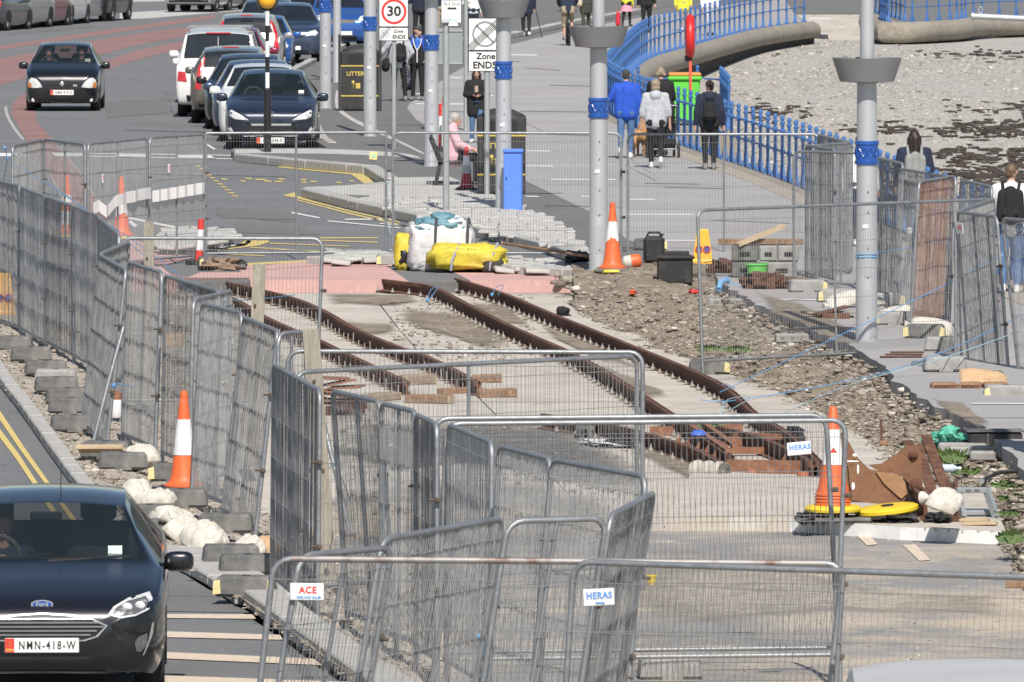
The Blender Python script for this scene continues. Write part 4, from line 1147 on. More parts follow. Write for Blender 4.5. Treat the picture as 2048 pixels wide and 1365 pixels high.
DEF = [
 (1, (25, 292), (84, 280), 'farthest left mesh panel, at the start of the zebra line', {}),
 (2, (88, 279), (170, 289), 'mesh panel across the red lane, tied with blue rope at its left leg', {}),
 (3, (176, 288), (294, 277), 'mesh panel with the left half of the white plastic ribbon', {}),
 (4, (299, 276), (408, 269), 'mesh panel with the right half of the white plastic ribbon', {}),
 (5, (412, 267), (772, 265), 'square-cornered mesh panel in front of the parked dark hatchback', dict(rounded=False)),
 (6, (786, 266), (1242, 267), 'wide round-cornered mesh panel in front of the bench and bins', dict(mids=())),
 (7, (1256, 269), (1640, 269), 'round-cornered mesh panel in front of the walkers and blue railing', dict(mids=(.5,))),
 (8, (243, 477), (645, 478), 'mesh panel standing across the left rails before the pink concrete', dict(lean=(-.07, 0), mids=())),
 (9, (-46, 352), (40, 373), 'dark mesh panel at the left edge where the long fence begins', {}),
 (10, (42, 375), (92, 394), 'mesh panel %s near the far left cone' % E, {}),
 (11, (92, 394), (147, 413), 'mesh panel %s in front of the far left red and white cone' % E, {}),
 (12, (147, 413), (200, 434), 'mesh panel %s left of the large red and white cone' % E, {}),
 (13, (200, 437), (238, 470), 'narrow mesh panel %s below the large red and white cone' % E, {}),
 (14, (201, 508), (258, 484), 'mesh panel folding back to the far corner of the left fence', dict(lean=(-.1, 0))),
 (15, (201, 511), (252, 540), 'dense dark mesh panel of the left fence, leaning over the timber stack', dict(lean=(-.2, 0), mids=())),
 (16, (258, 525), (324, 546), 'mesh panel in front of the first timber post', dict(lean=(-.07, 0))),
 (17, (330, 552), (438, 583), 'mesh panel between the first timber post and the orange-topped cone', dict(lean=(-.03, 0), mids=())),
 (18, (387, 600), (463, 582), 'short mesh panel turned back behind the tall near cone', dict(lean=(-.05, 0))),
 (19, (404, 608), (484, 627), 'mesh panel directly behind the near orange and white cone', dict(lean=(-.1, 0))),
 (20, (488, 635), (556, 663), 'mesh panel between the near cone and the second timber post', dict(lean=(-.2, 0))),
 (21, (556, 668), (612, 663), 'curved-top mesh panel end beside the third timber post', {}),
 (22, (548, 730), (640, 782), 'mesh panel sloping down past the third timber post', dict(lean=(-.02, 0), mids=(.35, .7))),
 (23, (575, 703), (1285, 705), 'long mesh panel across both tracks, farther of the two together', dict(mids=())),
 (24, (592, 745), (1274, 712), 'long mesh panel across both tracks, nearer of the two together', dict(mids=(.5,))),
 (25, (664, 782), (760, 804), 'dark-framed mesh panel right of the leaning board', dict(lean=(.12, 0))),
 (26, (762, 807), (832, 824), 'mesh panel %s in the middle, second from the leaning board' % E, {}),
 (27, (832, 829), (874, 849), 'narrow mesh panel %s ending at a bright bent leg' % E, dict(lean=(-.0, 0))),
 (28, (868, 838), (1652, 831), 'wide mesh panel in front of the crossing rails, farther of the pair', dict(lean=(.1, 0), mids=())),
 (29, (893, 848), (1692, 841), 'wide mesh panel carrying the blue lettered board by the tall right cone', dict(lean=(-.07, 0), mids=())),
 (30, (898, 850), (984, 886), 'mesh panel stepping down right from the bright bent leg', dict(lean=(-.02, 0), mids=())),
 (31, (998, 893), (1102, 919), 'mesh panel over the dark tarmac patch in the middle', dict(lean=(-.08, 0), mids=())),
 (32, (1104, 920), (1292, 954), 'widest mesh panel of the middle zigzag, ending at the right bend', dict(lean=(-.15, 0), mids=())),
 (33, (1222, 1031), (1308, 986), 'dark mesh panel folded sharply back at the right bend', dict(lean=(-.3, 0))),
 (34, (1016, 1043), (1214, 1037), 'mesh panel of the front zigzag with two leaning middle bars', dict(lean=(-.28, 0), mids=(.5,))),
 (35, (764, 1080), (1006, 1037), 'mesh panel of the front zigzag rising to the right', dict(lean=(-.3, 0), mids=(.62,))),
 (36, (600, 1112), (784, 1095), 'mesh panel of the front zigzag next to the lower left corner', dict(lean=(-.3, 0))),
 (37, (548, 1118), (1688, 1128), 'nearest mesh panel with a rusty top rail and red lettered board', dict(rust_top=True, lean=(-.2, 0), mids=())),
 (38, (1148, 1124), (2240, 1162), 'nearest mesh panel at the lower right corner with grey top rail', dict(mids=(.5,), lean=(-.12, 0))),
 (39, (1395, 421), (1985, 399), 'mesh panel lying across the front of the nearest lamp post', dict(mids=(.45,), lean=(.06, 0), clamp=False)),
 (40, (1637, 270), (1700, 286), 'dark mesh panel %s at the far end of the right fence' % E, dict(zt=2.0, ground=KZ)),
 (41, (1612, 291), (1670, 300), 'second mesh panel at the far end of the right fence', dict(zt=2.0, ground=KZ)),
 (42, (1588, 303), (1722, 307), 'mesh panel left of the nearest lamp post in the right fence', dict(zt=2.0, ground=KZ, mids=(.35, .7))),
 (43, (1625, 292), (1703, 286), 'short mesh panel turned back beside the nearest lamp post', dict(zt=2.0, ground=KZ)),
 (44, (1724, 308), (1806, 328), 'mesh panel just right of the nearest lamp post', dict(zt=2.0, ground=KZ, lean=(-.05, 0))),
 (45, (1800, 338), (1912, 356), 'mesh panel in front of the dark-haired woman with grey rucksack', dict(zt=2.0, ground=KZ, lean=(-.08, 0), mids=(.3, .6))),
 (46, (1838, 364), (1908, 353), 'rusty brown mesh panel in the right fence', dict(zt=2.0, ground=KZ, lean=(-.1, 0), rusty_wire=True, mids=(.35, .7))),
 (47, (1922, 361), (1984, 374), 'mesh panel in front of the man in the white shirt', dict(zt=2.0, ground=KZ, lean=(-.06, 0))),
 (48, (1912, 424), (1988, 398), 'mesh panel folded back below the man in the white shirt', dict(zt=1.9, ground=.1)),
 (49, (1914, 424), (1994, 434), 'leaning mesh panel with a red lettered board near the right edge', dict(zt=1.9, ground=.1, lean=(.14, 0), mids=(.4, .75))),
 (50, (2004, 437), (2100, 446), 'mesh panel cut off by the right edge of the picture', dict(zt=1.9, ground=.1, lean=(.2, 0))),
]
for key, tl, tr, label, kw in DEF: panel(key, tl, tr, label, **kw)
board(37, .212, 1.87, .21, .105, 'ACE', M['sign_red'], 'HIRE AND SALES', colour2=M['sign_blue'])
board(38, .19, 1.86, .21, .105, 'HERAS', M['sign_blue'], 'fencing', tilt=-.08)
board(29, 2.72, 1.66 + .2, .185, .1, 'HERAS', M['sign_blue'], tilt=-.08)
board(49, .2, 1.62, .27, .13, 'ACE', M['sign_red'])
for k, x, z in ((3, .55, 1.55), (4, .58, 1.6)): board(k, x, z, .07, .13, '2', M['sign_red'])
t, X1, Ht, L0 = PANELS[5]
o = B().bbox((0, 0, 0), (.12, .008, .12), .003).obj('name_board', M['reflector'], t, None, (X1 - .2, -.04, 1.72)); o.rotation_euler = (0, .1, 0)
o = B().bbox((0, -.006, 0), (.07, .006, .05), .002).obj('print', mat('pale green print', (.35, .6, .4), .5), o)
# ------------------------------------------------------------------ cars
def paint(name, col, metal=.3, rough=.28): return mat(name, col, rough, metal, coat=1.0, n=(2.5, tuple(c * .93 for c in col), .4, .7))
M['p_black'] = paint('black car paint', (.008, .009, .012), .2)
M['p_navy'] = paint('dark blue grey car paint', (.017, .024, .045), .3)
M['p_grey'] = paint('grey car paint', (.1, .11, .125), .5)
M['p_silver'] = paint('silver car paint', (.42, .43, .45), .6)
M['p_white'] = paint('white car paint', (.74, .74, .73), .0)
M['p_bronze'] = paint('bronze grey car paint', (.16, .15, .125), .5)
M['p_maroon'] = paint('maroon car paint', (.21, .02, .05), .3)
M['p_blue'] = paint('bright blue car paint', (.025, .1, .36), .3)
M['p_slate'] = paint('slate blue car paint', (.05, .075, .13), .5)
M['glass'] = mat('dark car glass', (.012, .016, .02), .04, spec=.7, n=(2, (.02, .026, .032), .4, .7))
M['glass_clear'] = mat('tinted windscreen glass', (.02, .03, .035), .03, alpha=.5, spec=.6)
M['tyre'] = mat('tyre rubber', (.022, .022, .022), .85, n=(8, (.04, .039, .037), .45, .7))
M['rim'] = mat('alloy wheel', (.4, .41, .42), .35, .8, n=(6, (.33, .335, .34), .4, .7))
M['trim'] = mat('black car trim', (.014, .014, .015), .5)
M['chrome'] = mat('chrome', (.78, .79, .8), .28, .85)
M['lamp_clear'] = mat('headlamp lens', (.72, .73, .72), .15, .1, coat=.8, n=(14, (.5, .51, .51), .45, .6))
M['lamp_dark'] = mat('dark headlamp inside', (.16, .165, .17), .2, .4, coat=.8, n=(16, (.5, .5, .5), .55, .65))
M['lamp_red'] = mat('red tail lamp', (.5, .02, .025), .2, coat=.8, n=(12, (.36, .015, .02), .45, .65))
M['lamp_amber'] = mat('amber lamp', (.6, .2, .04), .2, coat=.8)
M['plate'] = mat('number plate', (.74, .74, .72), .35, n=(6, (.68, .68, .66), .5, .7))
M['plate_red'] = mat('red plate band', (.62, .05, .04), .4)
M['seat'] = mat('car seat cloth', (.02, .02, .022), .9)
M['disc'] = mat('paper tax disc', (.6, .68, .66), .5, n=(20, (.35, .5, .5), .5, .6))

def pchip(xs, ys, x):
    n = len(xs)
    h = [xs[i + 1] - xs[i] for i in range(n - 1)]
    d = [(ys[i + 1] - ys[i]) / h[i] for i in range(n - 1)]
    m = [d[0]] + [0 if d[i - 1] * d[i] <= 0 else 2 * d[i - 1] * d[i] / (d[i - 1] + d[i]) for i in range(1, n - 1)] + [d[-1]]
    for i in range(n - 1):
        if x <= xs[i + 1] or i == n - 2:
            t = (x - xs[i]) / h[i]
            return (2 * t ** 3 - 3 * t * t + 1) * ys[i] + (t ** 3 - 2 * t * t + t) * h[i] * m[i] + (3 * t * t - 2 * t ** 3) * ys[i + 1] + (t ** 3 - t * t) * h[i] * m[i + 1]
# each shape: stations (y, z low, half width, z belt, z roof, half roof width), windscreen span, rear window span, side glass span, pillars, wheel y, wheel radius
SH = {}
SH['hatch'] = dict(st=[(0, .32, .50, .60, .63, .42), (.05, .24, .66, .67, .71, .55), (.2, .19, .80, .73, .79, .64), (.5, .17, .858, .82, .88, .70), (.98, .17, .868, .93, .985, .74), (1.04, .17, .868, .94, 1.01, .735),
                       (1.4, .17, .868, .955, 1.235, .645), (1.74, .17, .868, .965, 1.405, .575), (2.3, .17, .868, .98, 1.475, .565), (3.0, .18, .868, 1.0, 1.455, .55), (3.55, .2, .85, 1.03, 1.37, .53), (3.86, .26, .8, 1.0, 1.08, .6), (3.98, .3, .74, .8, .86, .6), (4.04, .38, .62, .7, .74, .5)],
                   ws=(1.05, 1.70), rw=(3.56, 3.84), side=(1.45, 3.4), pil=(2.35,), wy=(.82, 3.31), wr=.31)
SH['mini_hatch'] = dict(st=[(0, .3, .52, .62, .66, .44), (.04, .22, .66, .70, .76, .56), (.16, .18, .77, .79, .87, .64), (.4, .17, .82, .88, .96, .69), (.74, .17, .83, .97, 1.05, .72), (.8, .17, .83, .98, 1.07, .72),
                       (1.15, .17, .83, .99, 1.29, .63), (1.5, .17, .83, 1.0, 1.45, .57), (2.0, .17, .83, 1.0, 1.5, .56), (2.7, .17, .83, 1.01, 1.48, .55), (3.2, .19, .82, 1.02, 1.4, .53), (3.48, .25, .78, 1.0, 1.08, .6), (3.58, .3, .74, .85, .9, .6), (3.62, .38, .62, .7, .76, .5)],
                   ws=(.82, 1.48), rw=(3.22, 3.46), side=(1.3, 3.05), pil=(2.2,), wy=(.7, 3.05), wr=.28)
SH['mpv'] = dict(st=[(0, .34, .55, .68, .72, .46), (.05, .26, .70, .76, .82, .58), (.2, .2, .82, .86, .92, .66), (.5, .19, .86, .95, 1.01, .72), (.85, .19, .87, 1.03, 1.10, .75), (.9, .19, .87, 1.04, 1.13, .75),
                       (1.35, .19, .87, 1.05, 1.40, .66), (1.7, .19, .87, 1.06, 1.56, .62), (2.3, .19, .87, 1.07, 1.62, .61), (3.2, .2, .87, 1.08, 1.61, .60), (3.85, .22, .86, 1.09, 1.54, .585), (4.02, .27, .83, 1.07, 1.14, .66), (4.1, .32, .79, .9, .95, .66), (4.16, .4, .68, .75, .8, .56)],
                   ws=(.92, 1.66), rw=(3.86, 4.01), side=(1.5, 3.7), pil=(2.3, 3.1), wy=(.85, 3.4), wr=.32)
SH['suv'] = dict(st=[(0, .4, .58, .74, .78, .5), (.05, .32, .74, .84, .9, .62), (.2, .26, .85, .94, 1.0, .7), (.6, .24, .9, 1.02, 1.08, .76), (1.05, .24, .91, 1.1, 1.15, .78), (1.1, .24, .91, 1.1, 1.18, .78),
                       (1.55, .24, .91, 1.11, 1.45, .68), (1.95, .24, .91, 1.12, 1.62, .63), (2.6, .24, .91, 1.13, 1.69, .62), (3.5, .25, .91, 1.15, 1.67, .61), (4.2, .28, .9, 1.17, 1.6, .6), (4.42, .33, .87, 1.13, 1.2, .68), (4.5, .4, .84, .95, 1.0, .68), (4.56, .46, .72, .8, .85, .58)],
                 ws=(1.12, 1.9), rw=(4.22, 4.4), side=(1.75, 4.0), pil=(2.6, 3.5), wy=(.92, 3.54), wr=.35)
SH['van'] = dict(st=[(0, .38, .62, .8, .84, .55), (.06, .3, .78, .9, .96, .66), (.25, .26, .9, .98, 1.06, .74), (.7, .25, .945, 1.1, 1.17, .8), (1.0, .25, .95, 1.16, 1.24, .82), (1.05, .25, .95, 1.17, 1.27, .82),
                     (1.5, .25, .95, 1.18, 1.62, .76), (1.85, .25, .95, 1.2, 1.86, .73), (2.5, .25, .95, 1.2, 1.94, .74), (3.8, .26, .95, 1.2, 1.95, .74), (4.75, .28, .95, 1.2, 1.9, .74), (4.86, .32, .945, 1.18, 1.3, .82), (4.89, .36, .93, 1.0, 1.06, .82), (4.93, .45, .86, .85, .9, .7)],
                 ws=(1.07, 1.82), rw=(4.76, 4.855), side=(1.6, 4.5), pil=(2.5, 3.5), wy=(.95, 3.95), wr=.34)

def build_shape(k, ny=56):
    sp = SH[k]
    st = sp['st']
    ys = [s[0] for s in st]
    keys = sorted(set(ys + list(sp['ws']) + list(sp['rw']) + list(sp['side']) + [y0 + (st[-1][0]) * i / ny for y0 in (0,) for i in range(ny + 1)]))
    f = lambda c, y: pchip(ys, [s[c] for s in st], y)
    rings = []
    for y in keys:
        zl, w, zb, zr, wr = f(1, y), f(2, y), f(3, y), f(4, y), f(5, y)
        h = max(zr - zb, .02)
        ctl = [(0, zl), (w * .8, zl), (w * .95, zl + .05), (w * .995, zl + .35 * (zb - zl)), (w, zl + .62 * (zb - zl)), (w * .99, zb - .05 * min(1, (zb - zl) * 2)), (w * .962, zb),
               (w * .95, zb + .04 * h), (wr + (w * .95 - wr) * .12, zb + .83 * h), (wr * .94, zb + .935 * h), (wr * .6, zb + .985 * h), (wr * .3, zr), (0, zr + .004)]
        # refine the section
        pts, tg = [], []
        n = len(ctl)
        for i in range(n - 1):
            p0, p1, p2, p3 = ctl[max(i - 1, 0)], ctl[i], ctl[i + 1], ctl[min(i + 2, n - 1)]
            if i == 0: p0 = (-ctl[1][0], ctl[1][1])
            if i == n - 2: p3 = (-ctl[n - 2][0], ctl[n - 2][1])
            sub = 3 if i in (7,) else 2
            for q in range(sub):
                t = q / sub
                pts.append(tuple(.5 * ((2 * p1[a]) + (p2[a] - p0[a]) * t + (2 * p0[a] - 5 * p1[a] + 4 * p2[a] - p3[a]) * t * t + (3 * p1[a] - p0[a] - 3 * p2[a] + p3[a]) * t ** 3) for a in (0, 1)))
                tg.append(i)
        pts.append(ctl[-1])
        rings.append((y, pts, tg))
    return keys, rings

def car(shape, pmat, loc, rz, label, detail, scale=1.0, group=None, name='parked_car', cat='car', clear=False):
    """local axes: nose at y = 0 pointing to -y, x to the right as seen by someone facing the nose"""
    sp = SH[shape]
    keys, rings = build_shape(shape)
    t = thing(name, label, cat, loc, rz, group)
    t.scale = (scale,) * 3
    parts = {'body': B(), 'windscreen': B(), 'rear_window': B(), 'side_a': B(), 'side_b': B()}
    full = B()
    m = len(rings[0][1])
    vs = []
    for y, pts, tg in rings:
        vs += [V((x, y, z)) for x, z in pts] + [V((-x, y, z)) for x, z in pts]
    tg = rings[0][2]
    for i in range(len(rings) - 1):
        ym = (rings[i][0] + rings[i + 1][0]) / 2
        for j in range(m - 1):
            for sd in (0, 1):
                q = [(i, j), (i + 1, j), (i + 1, j + 1), (i, j + 1)]
                if sd: q = q[::-1]
                p = [vs[a * 2 * m + sd * m + b] for a, b in q]
                seg = tg[j]
                key = 'body'
                if sp['ws'][0] <= ym <= sp['ws'][1] and seg >= 9: key = 'windscreen'
                elif sp['rw'][0] <= ym <= sp['rw'][1] and seg >= 9: key = 'rear_window'
                elif sp['side'][0] <= ym <= sp['side'][1] and seg == 7 and all(abs(ym - pl) > .05 for pl in sp['pil']): key = 'side_b' if sd else 'side_a'
                parts[key].add(p, [(0, 1, 2, 3)])
                full.add(p, [(0, 1, 2, 3)])
    for i in (0, len(rings) - 1):
        for sd in (0, 1):
            base = [vs[i * 2 * m + sd * m + b] for b in range(m)]
            parts['body'].add(base, [tuple(range(m))]); full.add(base, [tuple(range(m))])
    def weld(b, name, mt, ang=38):
        me = b.mesh(name)
        bm = bmesh.new(); bm.from_mesh(me)
        bmesh.ops.remove_doubles(bm, verts=bm.verts, dist=.0008)
        bmesh.ops.recalc_face_normals(bm, faces=bm.faces)
        bm.to_mesh(me); bm.free()
        me.shade_smooth(); me.set_sharp_from_angle(angle=R(ang))
        return link(name, me, mt, t)
    gl = M['glass_clear'] if clear else M['glass']
    body = weld(parts['body'], 'body', pmat)
    weld(parts['windscreen'], 'windscreen', gl); weld(parts['rear_window'], 'rear_window', gl)
    weld(parts['side_a'], 'side_window', gl); weld(parts['side_b'], 'side_window', gl)
    bv = BVHTree.FromPolygons([tuple(p) for p in full.v], full.f)
    L = rings[-1][0]
    def decal(nm, outline, mt, face='front', off=.006, par=None, thick=.02, rings_=3, mirror=False):
        "outline in (x, z) or (y, z), laid on the body"
        res = []
        for sgn in ((1, -1) if mirror else (1,)):
            pl = []
            for a, b_ in zip(outline, outline[1:] + outline[:1]):
                nn = max(1, int(math.hypot(a[0] - b_[0], a[1] - b_[1]) / .06))
                pl += [(a[0] + (b_[0] - a[0]) * k / nn, a[1] + (b_[1] - a[1]) * k / nn) for k in range(nn)]
            cx, cz = sum(p[0] for p in pl) / len(pl), sum(p[1] for p in pl) / len(pl)
            def proj(a, z):
                if face == 'front': o, d = V((a * sgn, -1, z)), V((0, 1, 0))
                elif face == 'rear': o, d = V((a * sgn, L + 1, z)), V((0, -1, 0))
                else: o, d = V((2 * sgn, a, z)), V((-sgn, 0, 0))
                h = bv.ray_cast(o, d)
                if h[0] is None: h = bv.find_nearest(o + d * 1.0)
                return h[0] - d * off, d
            V0, F0 = [], []
            N = len(pl)
            for r in range(rings_):
                k = 1 - r / rings_
                V0 += [proj(cx + (p[0] - cx) * k, cz + (p[1] - cz) * k)[0] for p in pl]
            c, d = proj(cx, cz)
            V0.append(c)
            for r in range(rings_ - 1):
                F0 += [(r * N + q, r * N + (q + 1) % N, (r + 1) * N + (q + 1) % N, (r + 1) * N + q) for q in range(N)]
            F0 += [((rings_ - 1) * N + q, (rings_ - 1) * N + (q + 1) % N, rings_ * N) for q in range(N)]
            base = len(V0)
            V0 += [V0[q] + d * thick for q in range(N)]
            F0 += [(q, (q + 1) % N, base + (q + 1) % N, base + q) for q in range(N)]
            o = B().add(V0, F0).obj(nm, mt, par or t, 40)
            res.append(o)
        return res
    def surf(a, z, face='front'):
        o, d = (V((a, -1, z)), V((0, 1, 0))) if face == 'front' else (V((a, L + 1, z)), V((0, -1, 0)))
        h = bv.ray_cast(o, d)
        return h[0].y if h[0] else (0 if face == 'front' else L)
    # wheels
    wm = B()
    prof = [(sp['wr'] * .66, -.1), (sp['wr'] * .93, -.105), (sp['wr'], -.075), (sp['wr'], .075), (sp['wr'] * .93, .105), (sp['wr'] * .66, .1)]
    wm.lathe(prof, 20, m=MX.Rotation(math.pi / 2, 3, 'Y'), cap=False)
    tm = wm.mesh('tyre'); tm.shade_smooth(); tm.set_sharp_from_angle(angle=R(40)); tm.materials.append(M['tyre'])
    rb = B().lathe([(sp['wr'] * .67, .085), (sp['wr'] * .6, .06), (sp['wr'] * .2, .05), (.02, .055)], 20, m=MX.Rotation(math.pi / 2, 3, 'Y'))
    rb.lathe([(sp['wr'] * .67, -.085), (sp['wr'] * .6, -.06), (sp['wr'] * .2, -.05), (.02, -.055)], 20, m=MX.Rotation(math.pi / 2, 3, 'Y'))
    for q in range(5):
        a = q * 1.2566
        for sx in (-1, 1): rb.beam((sx * .07, math.cos(a) * .05, math.sin(a) * .05), (sx * .078, math.cos(a) * sp['wr'] * .62, math.sin(a) * sp['wr'] * .62), .05, .03, V((1, 0, 0)))
    rm = rb.mesh('rim'); rm.materials.append(M['rim'])
    W = max(s[2] for s in sp['st'])
    for wy in sp['wy']:
        for sx in (-1, 1):
            wh = link('wheel', tm, None, t, (sx * (W - .12), wy, sp['wr']))
            link('rim', rm, None, wh)
        arch = [(wy + (sp['wr'] + .055) * math.cos(a * .314), max(sp['wr'] + (sp['wr'] + .055) * math.sin(a * .314), .24)) for a in range(20)]
        decal('wheel_arch', arch, M['trim'], 'side', off=.002, mirror=True, thick=.01)
    # mirrors
    my = sp['ws'][0] + .42
    mz = pchip([s[0] for s in sp['st']], [s[3] for s in sp['st']], my) - .03
    for sx in (-1, 1):
        b = lump((sx * (W + .085), my, mz + .03), (.108, .07, .08), .62, 14, 0)
        b.beam((sx * (W - .06), my + .02, mz - .02), (sx * (W + .06), my + .01, mz + .0), .06, .04)
        b.obj('door_mirror', detail.get('mirror', pmat), t, 60)
    # plates
    def number_plate(words, x, z, face='front', wd=.52, at=None):
        y = surf(0, at or z, face) + (-.02 if face == 'front' else .02)
        o = B().bbox((0, 0, 0), (wd, .012, .112), .004).obj('number_plate', M['plate'] if face == 'front' else detail.get('plate_mat', M['plate']), t, None, (x, y, z))
        if face != 'front': o.rotation_euler = (0, 0, math.pi)
        B().bbox((-wd / 2 + .034, -.0065, 0), (.066, .004, .108), .001).obj('country_band', M['plate_red'], o)
        if words:
            text('characters', words, .09, M['sign_black'], o, (.036, -.0068, -.002), weight=.0012, sx=.66, space=1.3)
            text('characters', 'GBM', .028, M['gold'], o, (-wd / 2 + .034, -.009, -.035), weight=.0008)
            b = B()
            for q in range(3):
                a = q * 2.094 + .6
                b.beam((-wd / 2 + .034, -.0095, .018), (-wd / 2 + .034 + .024 * math.cos(a), -.0095, .018 + .024 * math.sin(a)), .002, .009, V((0, 1, 0)))
            b.obj('emblem', M['gold'], o)
    if detail.get('front'): detail['front'](t, decal, surf, number_plate)
    if detail.get('rear'): detail['rear'](t, decal, surf, number_plate)
    # cabin
    if clear:
        b = B()
        sy = sp['ws'][1] + .38
        zb_ = sp['st'][6][3]
        for x in (-.37, .37):
            b2 = B().bbox((x, sy, zb_ - .05), (.46, .16, .62), .06).bbox((x, sy + .02, zb_ + .36), (.26, .11, .2), .045)
            b2.obj('front_seat', M['seat'], t, 60)
        B().bbox((0, sp['ws'][1] - .1, zb_ - .09), (1.36, .5, .2), .05).obj('dashboard', M['seat'], t)
        B().bbox((0, L - .85, zb_ - .12), (1.3, .2, .5), .05).obj('rear_seat', M['seat'], t, 60)
        pts = [V((-.37 + .18 * math.cos(a * .3927), sp['ws'][1] + .1 - .05 * math.sin(a * .3927), zb_ + .02 + .17 * math.sin(a * .3927))) for a in range(16)]
        B().tube(pts, .017, 6, closed=True).obj('steering_wheel', M['rubber'], t, 60)
        B().bbox((0, sp['ws'][1] - .02, zb_ + .34), (.23, .04, .07), .015).obj('rear_view_mirror', M['trim'], t)
    return t
def flip_wipers(t, decal, ws, z0): pass

def front_fiesta(t, decal, surf, plate_):
    hx = lambda zx: (zx - 200) / 665
    hz = lambda zy: (1409 - 780 - zy / 2.333) / 285
    P_ = lambda L_: [(hx(a), hz(b)) for a, b in L_]
    half = [(200, 1013), (330, 1022), (430, 1040), (507, 1078), (460, 1135), (400, 1156), (200, 1160)]
    out = P_(half) + [(-a, b) for a, b in P_(half)[::-1]]
    gr = decal('grille', out, M['chrome'], off=.012, thick=.03)[0]
    inn = [(a * .965, .572 + (b - .572) * .9) for a, b in out]
    decal('grille_opening', inn, M['trim'], off=.017, par=gr)
    for k in range(5):
        z = .51 + k * .031
        hw = .3 + (z - .48) * 1.4 if z < .57 else .44 - (z - .57) * 1.3
        decal('grille_slat', [(-hw, z), (hw, z), (hw, z + .012), (-hw, z + .012)], M['rim'], off=.024, par=gr, rings_=1)
    lm = [(508, 1012), (532, 975), (600, 936), (700, 914), (715, 945), (700, 992), (640, 1020), (565, 1032)]
    for sgn in (1, -1):
        pl = [(a * sgn, b - .0175) for a, b in P_(lm)]
        o = decal('headlight', pl, M['lamp_clear'], off=.008)[0]
        cx, cz = sum(p[0] for p in pl) / 8, sum(p[1] for p in pl) / 8
        decal('lens', [(cx + (a - cx) * .8, cz + (b - cz) * .74) for a, b in pl], M['lamp_dark'], off=.013, par=o)
        for dx in (-.035, .055):
            y = surf(cx + dx * sgn, cz)
            B().ell((cx + dx * sgn, y - .012, cz + .005 + dx * .1), (.038, .012, .034), 12).obj('lamp_bowl', M['lamp_clear'], o, 60)
        fg = [(632, 1170), (650, 1140), (692, 1122), (690, 1180), (660, 1216), (640, 1212)]
        f = decal('fog_lamp', [(a * sgn, b) for a, b in P_(fg)], M['lamp_dark'], off=.008)[0]
        cr = [(712, 1075), (722, 1070), (716, 1130), (690, 1200), (676, 1232), (668, 1236), (700, 1150)]
        decal('chrome_strip', [(a * sgn, b) for a, b in P_(cr)], M['chrome'], off=.012, rings_=1)
    low = [(-.5, .30), (-.42, .345), (.42, .345), (.5, .30), (.44, .245), (-.44, .245)]
    decal('lower_grille', low, M['trim'], off=.008)
    decal('bumper_lip', [(-.62, .215), (.62, .215), (.6, .235), (-.6, .235)], M['chrome'], off=.01, rings_=1)
    y = surf(0, .735)
    bd = B().lathe([(.078, 0), (.078, .012)], 24, (0, y + .004, .742), MX.Rotation(math.pi / 2, 3, 'X'), sy=.42).obj('badge', M['chrome'], t, 40)
    B().lathe([(.068, 0), (.068, .012)], 24, (0, y + .001, .742), MX.Rotation(math.pi / 2, 3, 'X'), sy=.38).obj('badge_face', M['blue_band'], bd, 40)
    text('script', 'Ford', .045, M['chrome'], bd, (0, y - .0125, .742), weight=.001)
    plate_('NMN-418-W', 0, .437)
    # tax disc low in the passenger corner, wipers
    b = B()
    b.bbox((.5, 1.12, 1.055), (.1, .004, .13), .001, m=MX.Rotation(-.75, 3, 'X'))
    b.obj('tax_disc', M['disc'], t)
    w_ = B()
    w_.beam((-.62, 1.03, 1.0), (.05, 1.13, 1.045), .02, .018).beam((.02, 1.03, 1.005), (.62, 1.1, 1.03), .02, .018)
    w_.obj('wiper', M['trim'], t)
    decal('bonnet_gap', [(-.63, .752), (.63, .752), (.63, .757), (-.63, .757)], M['trim'], off=.002, rings_=1)
    b = B().tube([(.1, 1.95, 1.44), (.1, 2.05, 1.62)], .004, 5); b.obj('aerial', M['trim'], t)
def front_yaris(t, decal, surf, plate_):
    k = 1 / (6.4 * 89.5)
    Xc = 800
    P_ = lambda L_: [((a - Xc) * k, (1420 - b) * k) for a, b in L_]
    for sgn in (1, -1):
        lm = [(a * sgn, b) for a, b in P_([(1050, 1112), (1075, 1060), (1130, 1005), (1190, 990), (1225, 1020), (1238, 1085), (1225, 1120), (1130, 1122)])]
        o = decal('headlight', lm, M['lamp_clear'], off=.01)[0]
        decal('indicator', [(a * sgn, b) for a, b in P_([(1190, 1070), (1225, 1040), (1236, 1085), (1224, 1116), (1186, 1116)])], M['lamp_amber'], off=.014, par=o)
        y = surf(.66 * sgn, .26)
        B().ell((.64 * sgn, y - .005, .25), (.045, .02, .045), 12).obj('fog_lamp', M['lamp_clear'], t, 60)
    decal('grille', P_([(600, 1065), (740, 1070), (860, 1070), (1010, 1065), (1010, 1105), (600, 1105)]), M['trim'], off=.008)
    decal('lower_grille', P_([(650, 1230), (945, 1230), (930, 1310), (665, 1310)]), M['trim'], off=.008)
    decal('chrome_strip', P_([(650, 1298), (945, 1298), (930, 1312), (665, 1312)]), M['chrome'], off=.012, rings_=1)
    y = surf(0, .62)
    B().ell((0, y - .008, .61), (.048, .012, .05), 14).obj('badge', M['chrome'], t, 60)
    B().bbox((.29, surf(.29, .57) - .012, .575), (.09, .01, .045), .003).obj('badge', M['chrome'], t)
    plate_('GMN-910-K', 0, .42)
    B().bbox((.53, .98, 1.11), (.12, .004, .1), .001, m=MX.Rotation(-.75, 3, 'X')).obj('tax_disc', M['sign_white'], t)
    w_ = B().beam((-.5, .83, 1.06), (.1, .88, 1.085), .02, .018).beam((.0, .83, 1.06), (.55, .87, 1.08), .02, .018)
    w_.obj('wiper', M['trim'], t)
